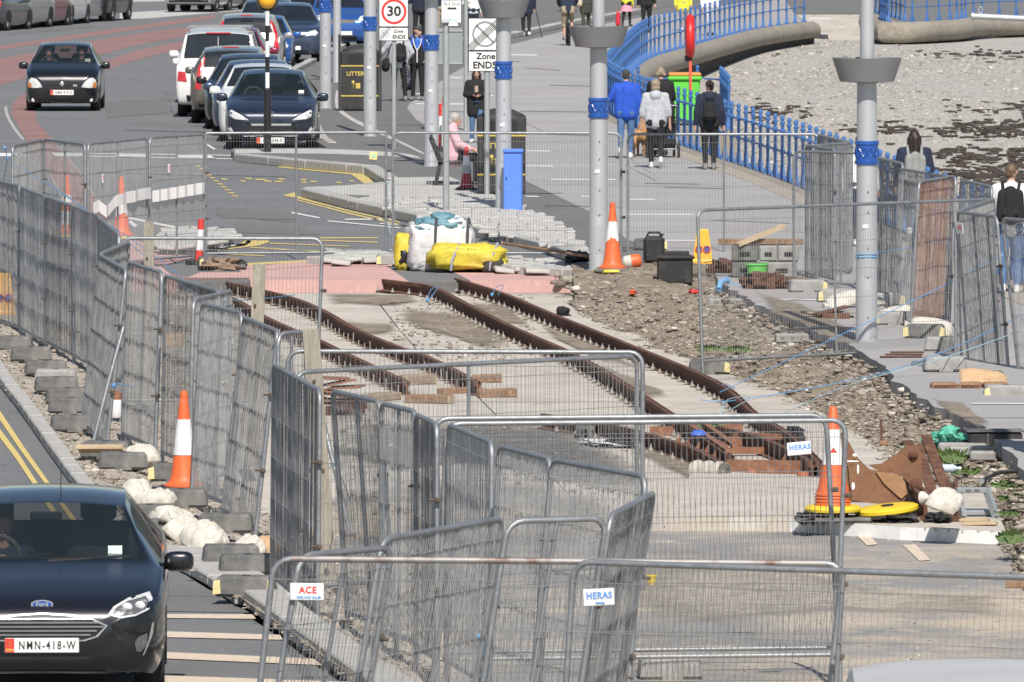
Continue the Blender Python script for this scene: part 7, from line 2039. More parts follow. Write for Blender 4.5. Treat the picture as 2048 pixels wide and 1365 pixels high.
sandbag(1889, 1010, 'dirty white sandbag draped over the upright rail offcuts', .15, .2, .09, -.3, .2, (0, .15))
F_ = [(25, 700, 0, 0), (62, 722, 0, 0), (92, 750, 0, 0), (112, 768, 1, 0), (113, 784, 0, 0), (136, 806, 0, 0), (143, 826, 0, 0), (148, 862, 0, 0), (212, 916, 0, 0), (246, 938, 0, 0), (352, 962, 0, 1), (362, 1014, 0, 0), (300, 1046, 0, 0), (330, 1076, 0, 0), (452, 1064, 0, 0), (462, 1128, 0, 0), (496, 1148, 0, 1), (492, 1192, 0, 1)]
NAMES = ['far left, beside the yellow no-waiting cone', 'left run, first below the leaning dark panel row', 'left run, lit grey top', 'left run, light grey block in a pair', 'left run, beneath the light grey block', 'left run, above the stacked pair', 'left run, with a black scrap on it', 'left run, tall dark block above the planks', 'under the pale planks', 'below the folded sandbag by the planks', 'behind the near cone', 'under the two sandbags by the cone', 'left of the flat sandbag', 'dark block under the flat sandbag', 'between the bulging sack and the fence', 'under the rightmost folded sandbag', 'with pale yellow end right of the mirror', 'lowest on the left, with pale yellow end']
for (u, v, li, rf), nm in zip(F_, NAMES): foot(G(u, v, .07), rnd.uniform(-.12, .12), 'rubber fence foot ' + nm, bool(li), bool(rf))
F2 = [(1418, 747, 0, SZ + .03, 'alone on the concrete at the left leg of the lamp post panel'), (1614, 584, 1, KZ, 'at the bottom of the right fence left of the lamp post'), (1672, 604, 1, KZ, 'under the draped sandbag left of the lamp post'), (1772, 612, 1, KZ, 'behind the pointed sandbag'), (1788, 650, 1, KZ, 'right of the nearest lamp post with yellow ends'), (1850, 676, 0, KZ, 'under the sandbag with trailing neck'), (1890, 702, 1, KZ, 'lone light block right of the sandbags'), (1862, 752, 0, .02, 'dark block under the pale cast block'), (1966, 772, 0, .06, 'under the tan sandbag'), (2012, 800, 1, .08, 'lowest at the right edge'), (1300, 500, 0, KZ, 'behind the black can')]
for u, v, li, z, nm in F2: foot(G(u, v, z), rnd.uniform(-.15, .15), 'rubber fence foot ' + nm, bool(li), True)
foot(G(1889, 742, .15), .1, 'pale cast fence foot set on a dark one at the right', True, False)
foot(G(430, 536, 0), .2, 'fence foot with yellow paint on the pink surfacing', False, True); foot(G(786, 531, .0), .1, 'fence foot with yellow end beside the bulk bags', True, True)
foot(G(1340, 1357, SZ), .1, 'fence foot almost cut off by the bottom edge', True, False)
# planks on the left
for k, (u, v, z, lab) in enumerate(((198, 898, .2, 'upper pale plank lying on a dark foot by the kerb'), (205, 905, .15, 'lower pale plank lying on a dark foot by the kerb'))):
    p = G(u, v, z)
    t = thing('plank', lab, 'plank', p, .05 + k * .04, 'loose planks')
    B().bbox((0, 0, .02), (.48, .2, .04), .006).obj('board', M['wood_pale'], t)
    B().box((.243, 0, .02), (.008, .18, .034)).obj('end_grain', M['wood'], t)
# bulk bags by the pink concrete
bb0 = G(882, 543, .0)
t = thing('bulk_bag', 'large white builders bulk bag with grey handles, sagging open', 'bulk bag', bb0, .1)
b = lump((0, .3, .36), (.47, .42, .38), .38, 36, .13, 3.2, 4.0)
b.v = [(x * (1 + .12 * (.4 - z)), y, z + (.05 * math.sin(x * 7) if z > .5 else 0)) for x, y, z in b.v]
b.obj('bag', mat('white woven bag', (.6, .6, .61), .85, n=[(7, (.5, .5, .52), .45, .68)], bump=(14, .8)), t, 180)
M['strap'] = mat('dark grey strap', (.05, .052, .06), .8)
for x in (-.1, .37): B().tube([(x, -.13, .3), (x + .01, -.135, .62), (x + .03, -.05, .77), (x + .06, .12, .7)], .022, 6).obj('handle', M['strap'], t, 60)
M['tarp'] = mat('blue green plastic sheet', (.1, .22, .28), .5, n=[(6, (.15, .3, .36), .42, .65)], bump=(18, .6))
t = thing('plastic_sheet', 'crumpled blue green sheet stuffed in the top of the white bulk bag', 'sheet', bb0 + V((0, .2, .62)), 0)
lump((0, 0, .05), (.38, .3, .11), .8, 30, .35, 2.4, 9.0).obj('sheet', M['tarp'], t, 180)
lump((.02, -.05, .14), (.17, .18, .09), .8, 24, .4, 2.4, 2.0).obj('fold', M['tarp'], t, 180)
M['yellow_bag'] = mat('yellow woven bag', (.58, .48, .045), .6, n=[(5, (.46, .36, .035), .45, .7), (3, (.68, .6, .2), .55, .75)], bump=(18, .5))
t = thing('bulk_bag', 'collapsed yellow bulk bag with grey straps lying in front of the white one', 'bulk bag', G(935, 546, .0), .0)
b = lump((0, .1, .2), (.57, .3, .22), .62, 40, .2, 2.4, 14.0, flat=.3)
b.obj('bag', M['yellow_bag'], t, 180)
M['strap_grey'] = mat('grey blue strap', (.28, .3, .38), .8)
for x, y0 in ((-.22, -.2), (.34, -.16)): B().tube([(x - .02, y0 - .02, .04), (x, y0 - .03, .2), (x + .07, y0 + .05, .36), (x + .1, y0 + .2, .43)], .018, 6).obj('strap', M['strap_grey'], t, 60)
text('faded_print', 'YELLOW BAG', .075, M['bin'] if False else mat('faded green print', (.33, .4, .08), .8), t, (-.1, -.16, .36), rx=.6)
t = thing('bulk_bag', 'upright yellow and black bag peeping out left of the white bulk bag', 'bulk bag', G(806, 541, .0), .0)
lump((0, .1, .26), (.13, .2, .28), .6, 26, .22, 2.4, 20.0).obj('bag', M['yellow_bag'], t, 180)
lump((.02, -.06, .2), (.09, .06, .12), .8, 14, .4, 3, 3.0).obj('dark_print', M['p_black'], t, 50)
t = thing('rubber_block', 'dark brown rubber block with rounded top in front of the yellow bag', 'block', G(985, 547, .0), .0)
B().bbox((0, .1, .11), (.33, .25, .22), .05).obj('block', mat('dark brown rubber', (.045, .034, .03), .8, n=(6, (.07, .055, .05), .4, .7)), t)
B().box((0, -.026, .06), (.2, .01, .03)).obj('slot', M['sign_black'], t)

# timber posts of the left run
def tpost(top, base, ztop, wd, label, zb=.0):
    a, c = G(*top, ztop), G(*base, zb)
    c.y = a.y
    t = thing('timber_post', label, 'post', (c.x, c.y, zb), 0, 'square timber posts in the left fence')
    B().beam((0, 0, 0), (a.x - c.x, 0, ztop - zb), wd, wd * .8, V((0, 1, 0))).obj('post', M['wood'], t)
    b = B()
    for f in (.45, .46, .8): b.lathe([(.014, 0), (.014, .02)], 6, ((a.x - c.x) * f + rnd.uniform(-.03, .03), -wd * .42, (ztop - zb) * f), MX.Rotation(math.pi / 2, 3, 'X'))
    b.obj('bolts', M['rust'], t)
    return t
tpost((298, 443), (293, 820), 2.05, .105, 'farthest grey timber post, left of the red and white marker')
tpost((519, 529), (506, 930), 2.05, .13, 'middle timber post in front of the pink concrete')
tpost((622, 660), (664, 1140), 2.1, .14, 'nearest timber post, leaning, with bolts near its top', -.1)
# leaning scaffold tubes of the left fence
for (u0, v0, u1, v1, lab) in ((247, 655, 206, 868, 'bent galvanised prop tied with blue rope in the left fence'), (633, 790, 690, 1120, 'galvanised prop leaning beside the nearest timber post')):
    a, c = G(u0, v0, 1.35), G(u1, v1, .1)
    c.y = a.y - .3
    t = thing('fence_prop', lab, 'prop', c, 0, 'props of the fence')
    B().tube([(0, 0, 0), ((a.x - c.x) * .5, .1, .65), (a.x - c.x, .3, a.z - c.z)], .022, 8).obj('tube', M['galv'], t, 60)
    B().bbox((0, 0, .02), (.1, .06, .05), .01).obj('shoe', M['galv_rust'], t)

# ------------------------------------------------------------------ things on the right
def P3(u, v, z): return G(u, v, z)
t = thing('jerrycan', 'black plastic jerrycan standing behind the black crate', 'can', G(1308, 528, KZ), 0)
B().bbox((0, .1, .2), (.31, .26, .4), .05).obj('can_body', M['black_plastic'], t)
B().tube([(-.1, .1, .39), (-.08, .1, .45), (.08, .1, .45), (.1, .1, .39)], .02, 6).obj('handle', M['black_plastic'], t, 60)
B().lathe([(.03, .4), (.03, .44)], 10, (.11, .02, 0)).obj('cap', M['black_plastic'], t)
t = thing('black_crate', 'black plastic barrier foot box lying in front of the jerrycan', 'crate', G(1350, 568, .06), 0)
B().bbox((0, .1, .2), (.5, .35, .4), .02).obj('box', M['black_plastic'], t)
B().bbox((.02, .1, .425), (.36, .2, .06), .01).obj('ridge', M['black_plastic'], t)
B().bbox((0, .09, .37), (.55, .4, .035), .008).obj('rim', M['black_plastic'], t)
for x in (-.12, .08): B().box((x, -.077, .05), (.13, .01, .04)).obj('slot', M['sign_black'], t)
# stack of cast blocks with planks and a green tub
st = G(1525, 556, KZ)
lab = ['left block of the bottom layer in the stack of cast blocks', 'right block of the bottom layer in the stack of cast blocks', 'left block of the top layer in the stack of cast blocks', 'right block of the top layer in the stack of cast blocks', 'middle block of the top layer in the stack of cast blocks']
for (x, z, wd), lb in zip(((-.25, .0, .36), (.28, .0, .42), (-.24, .23, .38), (.36, .23, .3), (.08, .23, .26)), lab):
    t = thing('cast_block', lb, 'block', st + V((x, .2, z)), rnd.uniform(-.05, .05), 'stacked cast blocks')
    B().bbox((0, 0, .11), (wd, .4, .22), .02).obj('block', M['rubber' if x < -.2 else 'concrete_block'], t)
    B().box((0, -.201, .1), (wd * .4, .01, .06)).obj('hand_slot', M['sign_black'], t)
t = thing('timber', 'brown timber beam lying across the top of the block stack', 'timber', st + V((-.02, .2, .46)), .0, 'loose timbers')
B().bbox((0, 0, .04), (1.2, .14, .08), .008).obj('beam', M['wood_orange'], t)
B().box((-.602, 0, .04), (.006, .12, .07)).obj('end_grain', M['wood_pale'], t)
t = thing('plank', 'pale plank slanting up across the brown beam on the block stack', 'plank', st + V((0, .02, .44)), 0, 'loose planks')
b = B().beam((-.36, 0, .02), (.3, .25, .28), .16, .05); b.obj('board', M['wood_pale'], t); B().beam((.3, .25, .28), (.306, .252, .283), .14, .045).obj('end_grain', M['wood'], t)
t = thing('tub', 'bright green plastic tub under the block stack', 'tub', st + V((-.08, -.12, .06)), 0)
M['green_tub'] = mat('bright green plastic', (.16, .62, .12), .5, n=(5, (.13, .52, .1), .4, .7))
B().lathe([(.13, 0), (.16, .14), (.15, .14), (.12, .02)], 20).obj('tub', M['green_tub'], t, 40)
B().lathe([(.162, .125), (.172, .13), (.172, .145), (.16, .15)], 20, cap=False).obj('rim', M['green_tub'], t, 40)
t = thing('chain_heap', 'heap of rusty chain below the green tub', 'chain', G(1540, 582, .1), 0, None)
lump((0, 0, .06), (.38, .4, .16), .9, 22, .6, 3, 5).obj('heap', M['rust'], t, 40)
b = B()
for k in range(260):
    a, r_ = rnd.uniform(0, 6.28), rnd.uniform(0, 1) ** .6
    c = V((math.cos(a) * r_ * .4, math.sin(a) * r_ * .4, .06 + .17 * (1 - r_ * r_)))
    q = MX.Rotation(rnd.uniform(0, 3), 3, 'Z') @ MX.Rotation(rnd.uniform(-1, 1), 3, 'X')
    b.tube([c + q @ V((.035 * math.cos(w_ * 1.05), .02 * math.sin(w_ * 1.05), 0)) for w_ in range(6)], .008, 3, closed=True)
stuff(b.obj('links', M['rust'], t))
t = thing('chain_heap', 'dark heap of rusty wire left of the block stack', 'chain', G(1462, 548, .12), 0)
lump((0, 0, .05), (.3, .35, .14), .9, 18, .8, 3, 8).obj('heap', M['rust'], t, 40)
b = B()
for k in range(60):
    c = V((rnd.uniform(-.28, .28), rnd.uniform(-.3, .3), rnd.uniform(.02, .18)))
    b.tube([c, c + V((rnd.uniform(-.12, .12), rnd.uniform(-.1, .1), rnd.uniform(-.03, .07))), c + V((rnd.uniform(-.2, .2), rnd.uniform(-.1, .1), rnd.uniform(-.05, .05)))], .007, 3)
stuff(b.obj('wires', M['rust'], t))
M['blue_pipe'] = mat('light blue pipe', (.17, .37, .6), .5, n=(6, (.14, .31, .52), .4, .7))
t = thing('blue_pipe', 'bent piece of light blue plastic pipe on the rubble', 'pipe', G(1455, 585, .05), 0)
B().tube([(-.12, 0, .04), (-.1, .1, .13), (-.02, .3, .16), (.02, .35, .14)], .04, 10).obj('pipe', M['blue_pipe'], t, 60)
B().lathe([(.044, 0), (.044, .05)], 12, (-.12, -.005, .02), MX.Rotation(.4, 3, 'X'), cap=False).obj('socket', M['blue_pipe'], t)
t = thing('blue_pipe', 'short open-ended piece of light blue pipe right of the bent one', 'pipe', G(1475, 583, .06), 0)
B().tube([(-.08, .2, .06), (0, .1, .05), (.09, 0, .045)], .04, 10, cap=False).obj('pipe', M['blue_pipe'], t, 60)
B().lathe([(.028, 0), (.028, .005)], 10, (.09, -.003, .045), MX.Rotation(1.2, 3, 'Y')).obj('bore', M['sign_black'], t)
t = thing('orange_float', 'scuffed orange and white drum lying beside the middle cone', 'drum', G(1263, 536, KZ), 0)
B().lathe([(.06, -.13), (.095, -.1), (.1, .0)], 16, (0, 0, .09), MX.Rotation(1.4, 3, 'Y')).obj('white_half', M['sandbag'], t, 40)
B().lathe([(.1, 0), (.098, .1), (.07, .14), (.01, .145)], 16, (0, 0, .09), MX.Rotation(1.4, 3, 'Y')).obj('orange_half', M['orange'], t, 40)
# old sleepers, small stack near the right edge
for x, w_, lb in ((-.3, .3, 'left piece'), (.0, .26, 'middle piece'), (.28, .28, 'right piece')):
    t = thing('sleeper_offcut', lb + ' of the row of brown timber offcuts near the right edge', 'timber', G(1941, 790, .06) + V((x, 0, 0)), rnd.uniform(-.08, .08), 'brown timber offcuts')
    B().bbox((0, 0, .07), (w_, .3, .14), .02).obj('beam', M['wood_orange'], t)
    B().box((0, -.151, .07), (w_ * .8, .006, .1)).obj('end_grain', M['rust'], t)
t = thing('timber_heap', 'brown splintered boards piled against the paving edge left of the lamp post', 'timber', G(1655, 650, .05), 0)
for k in range(7):
    B().bbox((rnd.uniform(-.15, .2), rnd.uniform(-.2, .2), .04 + k * .025), (rnd.uniform(.3, .55), .14, .03), .006, m=MX.Rotation(rnd.uniform(-.7, .7), 3, 'Z') @ MX.Rotation(rnd.uniform(-.25, .25), 3, 'Y')).obj('board', M[rnd.choice(['wood_orange', 'wood', 'rust'])], t)
B().bbox((.1, -.2, .08), (.36, .2, .16), .01).obj('box', M['rust'], t)
t = thing('rusty_strips', 'flat rusty strips stacked on the paving right of the nearest lamp post', 'scrap metal', G(1802, 716, KZ), 0)
for k in range(3): B().bbox((k * .04, k * .1, .012 + k * .022), (.5 - k * .05, .1, .018), .003, rz=rnd.uniform(-.1, .1)).obj('strip', M['rust'], t)
for u, v, wd, lb in ((1584, 686, .42, 'perforated grey block lying on the rubble left of the lamp post'), (1454, 614, .5, 'grey plastic channel half buried in the rubble'), (1700, 690, .3, 'pale broken block at the paving edge beside the lamp post')):
    t = thing('grey_block', lb, 'block', G(u, v, -.02), rnd.uniform(-.1, .1))
    B().bbox((0, 0, .06), (wd, .25, .11), .015).obj('block', M['concrete_block'], t)
    for x in (-.3, 0, .3): B().box((x * wd, -.127, .07), (.05, .01, .03)).obj('hole', M['kerb_dark'], t)
t = thing('tennis_ball', 'lime green tennis ball on the rubble', 'ball', G(1806, 786, .0), 0)
B().ell((0, 0, .035), (.034, .034, .034), 14).obj('ball', mat('lime felt', (.5, .68, .12), .9), t, 180)
B().tube([(.034 * math.cos(a), .034 * math.sin(a) * .8, .035 + .012 * math.sin(2 * a)) for a in [k * .3927 for k in range(16)]], .003, 4, closed=True).obj('seam', M['sign_white'], t)
t = thing('black_hat', 'crumpled black hat lying on the concrete beside the right rail', 'hat', G(1126, 632, SZ + .02), 0)
lump((0, 0, .06), (.09, .1, .07), .9, 16, .3, 3, 1).obj('crown', M['c_black'], t, 180)
B().lathe([(.11, 0), (.12, .01), (.09, .02)], 16, sy=1.3).obj('brim', M['c_black'], t, 60)
t = thing('blue_dome', 'bright blue plastic cap lying on the crossing rails', 'cap', G(1397, 870, .06), 0)
B().lathe([(.085, 0), (.075, .02), (.05, .045), (.01, .05)], 16).obj('shell', mat('bright blue plastic', (.04, .16, .8), .5, n=(5, (.03, .13, .7), .4, .7)), t, 60)
B().lathe([(.012, .048), (.012, .058)], 8).obj('knob', M['blue_band'], t)
# roll of pale matting, clay pipes, papers
t = thing('matting_roll', 'roll of pale grey matting lying on the concrete below the crossing', 'roll', G(1420, 968, SZ + .02), 0)
rm = MX.Rotation(-.75, 3, 'Z') @ MX.Rotation(math.pi / 2, 3, 'Y')
M['matting'] = mat('pale matting', (.45, .42, .37), .9, n=[(5, (.35, .31, .26), .42, .65), (22, (.52, .5, .45), .5, .7)], bump=(25, .6))
b = B().lathe([(.105 + .012 * math.sin(k * 1.7), -.2 + k * .04) for k in range(11)], 22, (0, .1, .115), rm, cap=False)
b.obj('roll', M['matting'], t, 60)
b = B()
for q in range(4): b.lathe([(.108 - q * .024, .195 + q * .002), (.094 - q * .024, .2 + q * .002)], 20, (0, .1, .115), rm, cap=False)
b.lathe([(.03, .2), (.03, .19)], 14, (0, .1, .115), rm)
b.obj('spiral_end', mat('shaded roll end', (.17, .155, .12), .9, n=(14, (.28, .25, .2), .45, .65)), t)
lump((.27, -.05, .02), (.14, .2, .03), .8, 16, .5, 3, 2).obj('loose_flap', M['matting'], t, 60)
for u, v, r_, lb in ((1503, 960, .055, 'short clay pipe stub left of the larger one below the crossing'), (1606, 965, .06, 'larger clay pipe stub at the foot of the crossing')):
    t = thing('clay_pipe', lb, 'pipe', G(u, v, SZ + .02), 0, 'clay pipe stubs')
    B().lathe([(r_, 0), (r_, .11), (r_ * .8, .11), (r_ * .8, .03)], 16, cap=False).obj('pipe', M['rust_light'] if False else mat('terracotta', (.4, .14, .07), .8, n=(8, (.46, .2, .11), .4, .7)), t, 50)
    B().lathe([(r_ * 1.08, .0), (r_ * 1.08, .02), (r_, .025)], 16, cap=False).obj('collar', M['rust_light'], t, 50)
for u, v, a, lb in ((1205, 888, .3, 'torn white sheet of paper beside the crossing rails'),):
    t = thing('paper_sheet', lb, 'paper', G(u, v, SZ + .045), a)
    lump((0, 0, .02), (.17, .35, .018), .5, 16, .6, 3, 6).obj('sheet', M['sign_white'], t, 40)
for u, v, sx, lb, mt_ in ((1250, 892, .2, 'black plastic sheet folded beside the torn paper', 'black_plastic'), (1590, 880, .1, 'black bag lump behind the blue lettered board', 'black_plastic'), (1168, 875, .09, 'dark upright drum beside the crossing', 'rubber')):
    t = thing('plastic_sheet', lb, 'sheet', G(u, v, SZ + .03), 0)
    lump((0, 0, .04), (sx, .3, .05 if sx > .1 else .1), .8, 18, .6, 3, u % 17).obj('sheet', M[mt_], t, 50)
t = thing('cardboard_box', 'orange brown cardboard box behind the left fence', 'box', G(350, 692, .0), -.1)
b = B().bbox((0, 0, .075), (.21, .25, .15), .006); b.obj('carton', mat('cardboard', (.52, .3, .12), .85, n=(6, (.45, .25, .1), .4, .7)), t)
B().box((.02, -.127, .08), (.06, .005, .12)).obj('tape', M['wood_pale'], t)
t = thing('gas_cylinder', 'white drum with orange top leaning in the left fence', 'drum', G(232, 836, .06), 0)
B().lathe([(.05, 0), (.06, .02), (.06, .22), (.045, .25)], 14).obj('drum', M['white_sleeve'], t, 40)
B().lathe([(.062, .2), (.062, .27), (.03, .29)], 14).obj('orange_top', M['rust_light'], t, 40)

# ------------------------------------------------------------------ excavator bucket and rail offcuts
bp = G(1735, 1030, SZ + .125)
t = thing('excavator_bucket', 'rusty excavator bucket lying on its side on the white edged slab', 'excavator bucket', bp, 0)
k = 1 / 221.0
def pz(u, v): return ((u - 1735) * k, (1030 - v) * k)
def shell(px, y0, y1, nm, mt, inset=0):
    b = B()
    n = len(px)
    pts = [pz(*p) for p in px]
    vs = [(x, y0, z) for x, z in pts] + [(x, y1, z) for x, z in pts]
    b.add(vs, [tuple(range(n - 1, -1, -1)), tuple(range(n, 2 * n))] + [(i, (i + 1) % n, (i + 1) % n + n, i + n) for i in range(n)])
    return b.obj(nm, mt, t, 30)
shell([(1672, 880), (1688, 862), (1700, 885), (1718, 918), (1740, 940), (1790, 975), (1818, 992), (1800, 1008), (1700, 1004), (1690, 1000)], .05, .6, 'shell', M['bucket'])
side = [(1694, 925), (1712, 915), (1735, 935), (1770, 940), (1795, 945), (1808, 958), (1819, 985), (1812, 1000), (1798, 1010), (1745, 1006), (1702, 1000)]
shell(side, .0, .05, 'side_plate', M['bucket'])
shell([(1752, 940), (1775, 942), (1800, 946), (1813, 960), (1818, 985), (1806, 996), (1798, 990), (1770, 965)], -.025, -.002, 'wear_plate', mat('tan worn plate', (.36, .2, .1), .7, .1, n=[(4, (.28, .15, .08), .42, .65)], bump=(14, .4)))
shell([(1738, 928), (1765, 925), (1795, 905), (1818, 896), (1840, 894), (1850, 905), (1848, 935), (1850, 970), (1842, 985), (1830, 975), (1812, 955), (1790, 944), (1760, 940)], .1, .16, 'hinge_plate', M['bucket'])
shell([(1800, 905), (1818, 890), (1842, 890), (1850, 905), (1846, 945), (1840, 980), (1828, 985), (1812, 958)], .3, .36, 'hinge_plate', M['bucket'])
for u, v, r_ in ((1831, 905, .045), (1836, 969, .06)):
    x, z = pz(u, v)
    B().lathe([(r_, 0), (r_ * 1.1, .02), (r_ * .6, .03), (r_ * .6, .05), (.01, .055)], 16, (x, .1, z), MX.Rotation(math.pi / 2, 3, 'X')).obj('pin', M['rust'], t, 40)
b = B()
for u, v, du, dv in ((1708, 905, 8, 6), (1705, 970, 6, 14), (1715, 935, 4, 18), (1703, 918, 26, 3)):
    x, z = pz(u, v); b.ell((x, -.004, z), (du * k * .6, .004, dv * k * .6), 8)
stuff(b.obj('paint_splash', M['white_paint'], t))
def offcut(u0, v0, u1, v1, z, up, label, y=0.0):
    a = G(u0, v0, z)
    s_ = FPX / a.y
    t = thing('rail_offcut', label, 'rail', a, 0, 'rail offcuts beside the bucket')
    dx, dz = (u1 - u0) / s_, (v0 - v1) / s_
    q = V((dx, y, max(dz, .02)))
    b = B()
    d = q.normalized()
    sd = V((1, 0, 0)); sd = (sd - d * sd.dot(d)).normalized(); nn = d.cross(sd).normalized()
    prof = [(a * .7, c * .55) for a, c in [(-.075, 0), (-.075, .014), (-.016, .03), (-.012, .1), (-.04, .125), (-.04, .175), (.04, .175), (.04, .125), (.012, .1), (.016, .03), (.075, .014), (.075, 0)]]
    vs = [o + sd * x_ + nn * z_ for o in (V((0, 0, 0)), q) for x_, z_ in prof]
    n = len(prof)
    b.add(vs, [tuple(range(n - 1, -1, -1)), tuple(range(n, 2 * n))] + [(i, (i + 1) % n, (i + 1) % n + n, i + n) for i in range(n)])
    b.obj('rail_bar', M['rust'], t, 25)
    B().bbox((0, -.01, .0), (.1, .03, .03), .006).obj('fish_plate', M['rust_light'], t)
    return t
def rail_end(u, v, label, L=3.0, rz=0.0):
    t = thing('rail_offcut', label, 'rail', G(u, v, SZ + .13), rz, 'rail offcuts beside the bucket')
    prof = [(-.08, 0), (-.08, .02), (-.02, .045), (-.018, .13), (-.055, .16), (-.06, .24), (-.02, .245), (-.018, .2), (.02, .2), (.022, .245), (.06, .24), (.055, .16), (.018, .13), (.02, .045), (.08, .02), (.08, 0)]
    n = len(prof)
    b = B().add([(x, 0, z) for x, z in prof] + [(x, L, z) for x, z in prof], [tuple(range(n)), tuple(range(2 * n - 1, n - 1, -1))] + [(i, i + n, (i + 1) % n + n, (i + 1) % n) for i in range(n)])
    b.obj('rail_bar', M['rust'], t, 25)
    B().bbox((0, .3, -.015), (.22, .12, .03), .005).obj('sole_plate', M['rust_light'], t)
    return t
rail_end(1851, 1041, 'left of the two rail ends facing the viewer on the slab', 2.4, .03)
rail_end(1905, 1043, 'right of the two rail ends facing the viewer, under the dirty sandbag', 2.4, -.04)
offcut(1895, 985, 1862, 885, .05, 0, 'long rusty rail leaning away behind the bucket, right one', 1.2)
offcut(1866, 990, 1845, 905, .05, 0, 'rusty rail leaning away behind the bucket, left one', 1.2)
offcut(1830, 905, 1818, 888, .1, 0, 'short rusty bar end sticking up above the bucket', .6)
for u0, u1, v, lb in ((1798, 1835, 1042, 'pale wood strip under the left rail end'), (1920, 1975, 1043, 'pale wood strip right of the rail ends'), (1925, 1992, 1050, 'weathered board at the right end of the slab')):
    timber(u0, v, u1, v + 1, .12, .03, lb, 'wood_pale', SZ + .13, 'plank', 'loose planks')
for u, sx, lb in ((1790, .17, 'dark heap of mud and rubber strands under the yellow bases'), (1880, .1, 'dark mud lump between the rail ends'), (1615, .1, 'dark rubber crumbs left of the cone stack')):
    t = thing('mud_heap', lb, 'heap', G(u, 1044, SZ + .13), 0)
    lump((0, .05, .03), (sx, .2, .045), .9, 20, .9, 5, u % 13).obj('heap', M['black_plastic'], t, 30)
    b = B()
    for q in range(40): b.ell((rnd.uniform(-sx, sx), rnd.uniform(-.1, .05), rnd.uniform(.01, .05)), (.014, .014, .012), 5)
    stuff(b.obj('crumbs', M['black_plastic'], t))
# grey metal frame, black trough, kerb pieces, green net
t = thing('metal_trestle', 'bent grey sheet metal frame standing right of the rail ends', 'frame', G(1950, 1035, SZ + .13), 0)
B().bbox((-.02, .1, .25), (.3, .1, .05), .006).obj('top_channel', M['sign_back'], t)
for x in (-.06, .02): B().box((x, .045, .255), (.05, .01, .014)).obj('slot', M['kerb_dark'], t)
B().beam((.11, .08, .26), (.2, .0, .0), .05, .06).obj('leg', M['sign_back'], t)
B().beam((-.16, .1, .26), (-.11, .02, .0), .05, .06).obj('leg', M['sign_back'], t)
B().bbox((.04, .3, .03), (.26, .3, .05), .01).obj('tray', M['sign_back'], t)
t = thing('trough', 'black plastic trough lying on its side near the right edge', 'trough', G(1988, 900, .02), .05)
B().bbox((0, 0, .1), (.56, .3, .18), .02).obj('trough', M['black_plastic'], t)
B().box((-.08, -.155, .1), (.012, .012, .16)).obj('rib', M['rubber'], t); B().bbox((0, .0, .2), (.6, .34, .02), .005).obj('rim', M['rubber'], t)
for u, v, wd, lb in ((1955, 912, .64, 'long grey kerb stone lying in front of the black trough'), (2035, 918, .4, 'grey kerb stone cut off by the right edge'), (1965, 922, .26, 'pale broken kerb piece nearest in front of the trough'), (1925, 905, .5, 'flat grey slab behind the long kerb stone')):
    t = thing('loose_kerb', lb, 'kerb stone', G(u, v, .0), rnd.uniform(-.06, .06), 'loose kerb stones')
    B().bbox((0, 0, .05), (wd, .22, .1), .02).obj('stone', M['concrete_block'], t)
    B().ell((wd * .2, -.02, .1), (.06, .05, .006), 8).obj('scar', M['kerb_dark'], t)
t = thing('netting', 'torn green netting caught on the rubble behind the bucket', 'netting', G(1880, 892, .05), 0)
M['netting'] = mat('green netting', (.1, .42, .3), .7, n=[(8, (.15, .5, .37), .45, .65)], bump=(20, .7))
for x, z, s_ in ((-.12, .04, .07), (.08, .09, .13), (.22, .03, .1), (-.3, -.02, .05)): lump((x, 0, z), (s_, .15, s_ * .7), .9, 16, 1.0, 4, x * 9).obj('fold', M['netting'], t, 30)
t = thing('iron_stake', 'thin rusty stake standing in the rubble behind the cone stack', 'stake', G(1763, 892, .0), 0)
B().beam((0, 0, 0), (-.005, 0, .28), .022, .022, V((0, 1, 0))).obj('stake', M['rust'], t); B().bbox((.02, 0, .03), (.09, .09, .05), .01).obj('foot', M['wood_orange'], t)
t = thing('hose', 'black hose looping over the rubble at the right edge', 'hose', G(2000, 960, .02), 0)
B().tube([(-.2, -.5, .02), (-.12, -.1, .03), (.0, .2, .06), (.2, .4, .06), (.5, .4, .05)], .02, 8).obj('tube', M['black_plastic'], t, 60); B().tube([(-.2, -.52, .02), (-.205, -.56, .02)], .026, 8).obj('coupling', M['galv'], t)
t = thing('bottle', 'pale blue plastic bottle on the rubble right of the rails', 'bottle', G(1896, 945, .03), 0)
B().lathe([(.035, -.1), (.04, -.08), (.04, .05), (.015, .09), (.015, .11)], 12, (0, 0, .04), MX.Rotation(1.57, 3, 'Y')).obj('bottle', mat('pale blue plastic', (.5, .6, .68), .3, n=(5, (.45, .55, .63), .4, .7)), t, 50)
B().lathe([(.018, .11), (.018, .13)], 8, (0, 0, .04), MX.Rotation(1.57, 3, 'Y')).obj('cap', M['sign_white'], t)
t = thing('yellow_pot', 'small yellow pot lying behind the nearest fence panels', 'pot', G(1303, 1172, SZ), 0)
B().lathe([(.03, 0), (.045, .09), (.038, .09), (.028, .01)], 12).obj('pot', M['yellow'], t, 50); B().lathe([(.048, .08), (.05, .09), (.046, .095)], 12, cap=False).obj('rim', M['yellow'], t)
t = thing('plank', 'orange brown plank end at the right edge below the rusty rail', 'plank', G(2040, 1176, SZ), 0, 'loose planks')
B().bbox((0, 0, .03), (.24, .12, .06), .006).obj('board', M['wood_orange'], t); B().box((-.121, 0, .03), (.004, .1, .05)).obj('end_grain', M['wood_pale'], t)
t = thing('rubble_bag', 'crumpled rag of brown sacking on the pink surfacing at the left', 'sacking', G(440, 541, .0), 0)
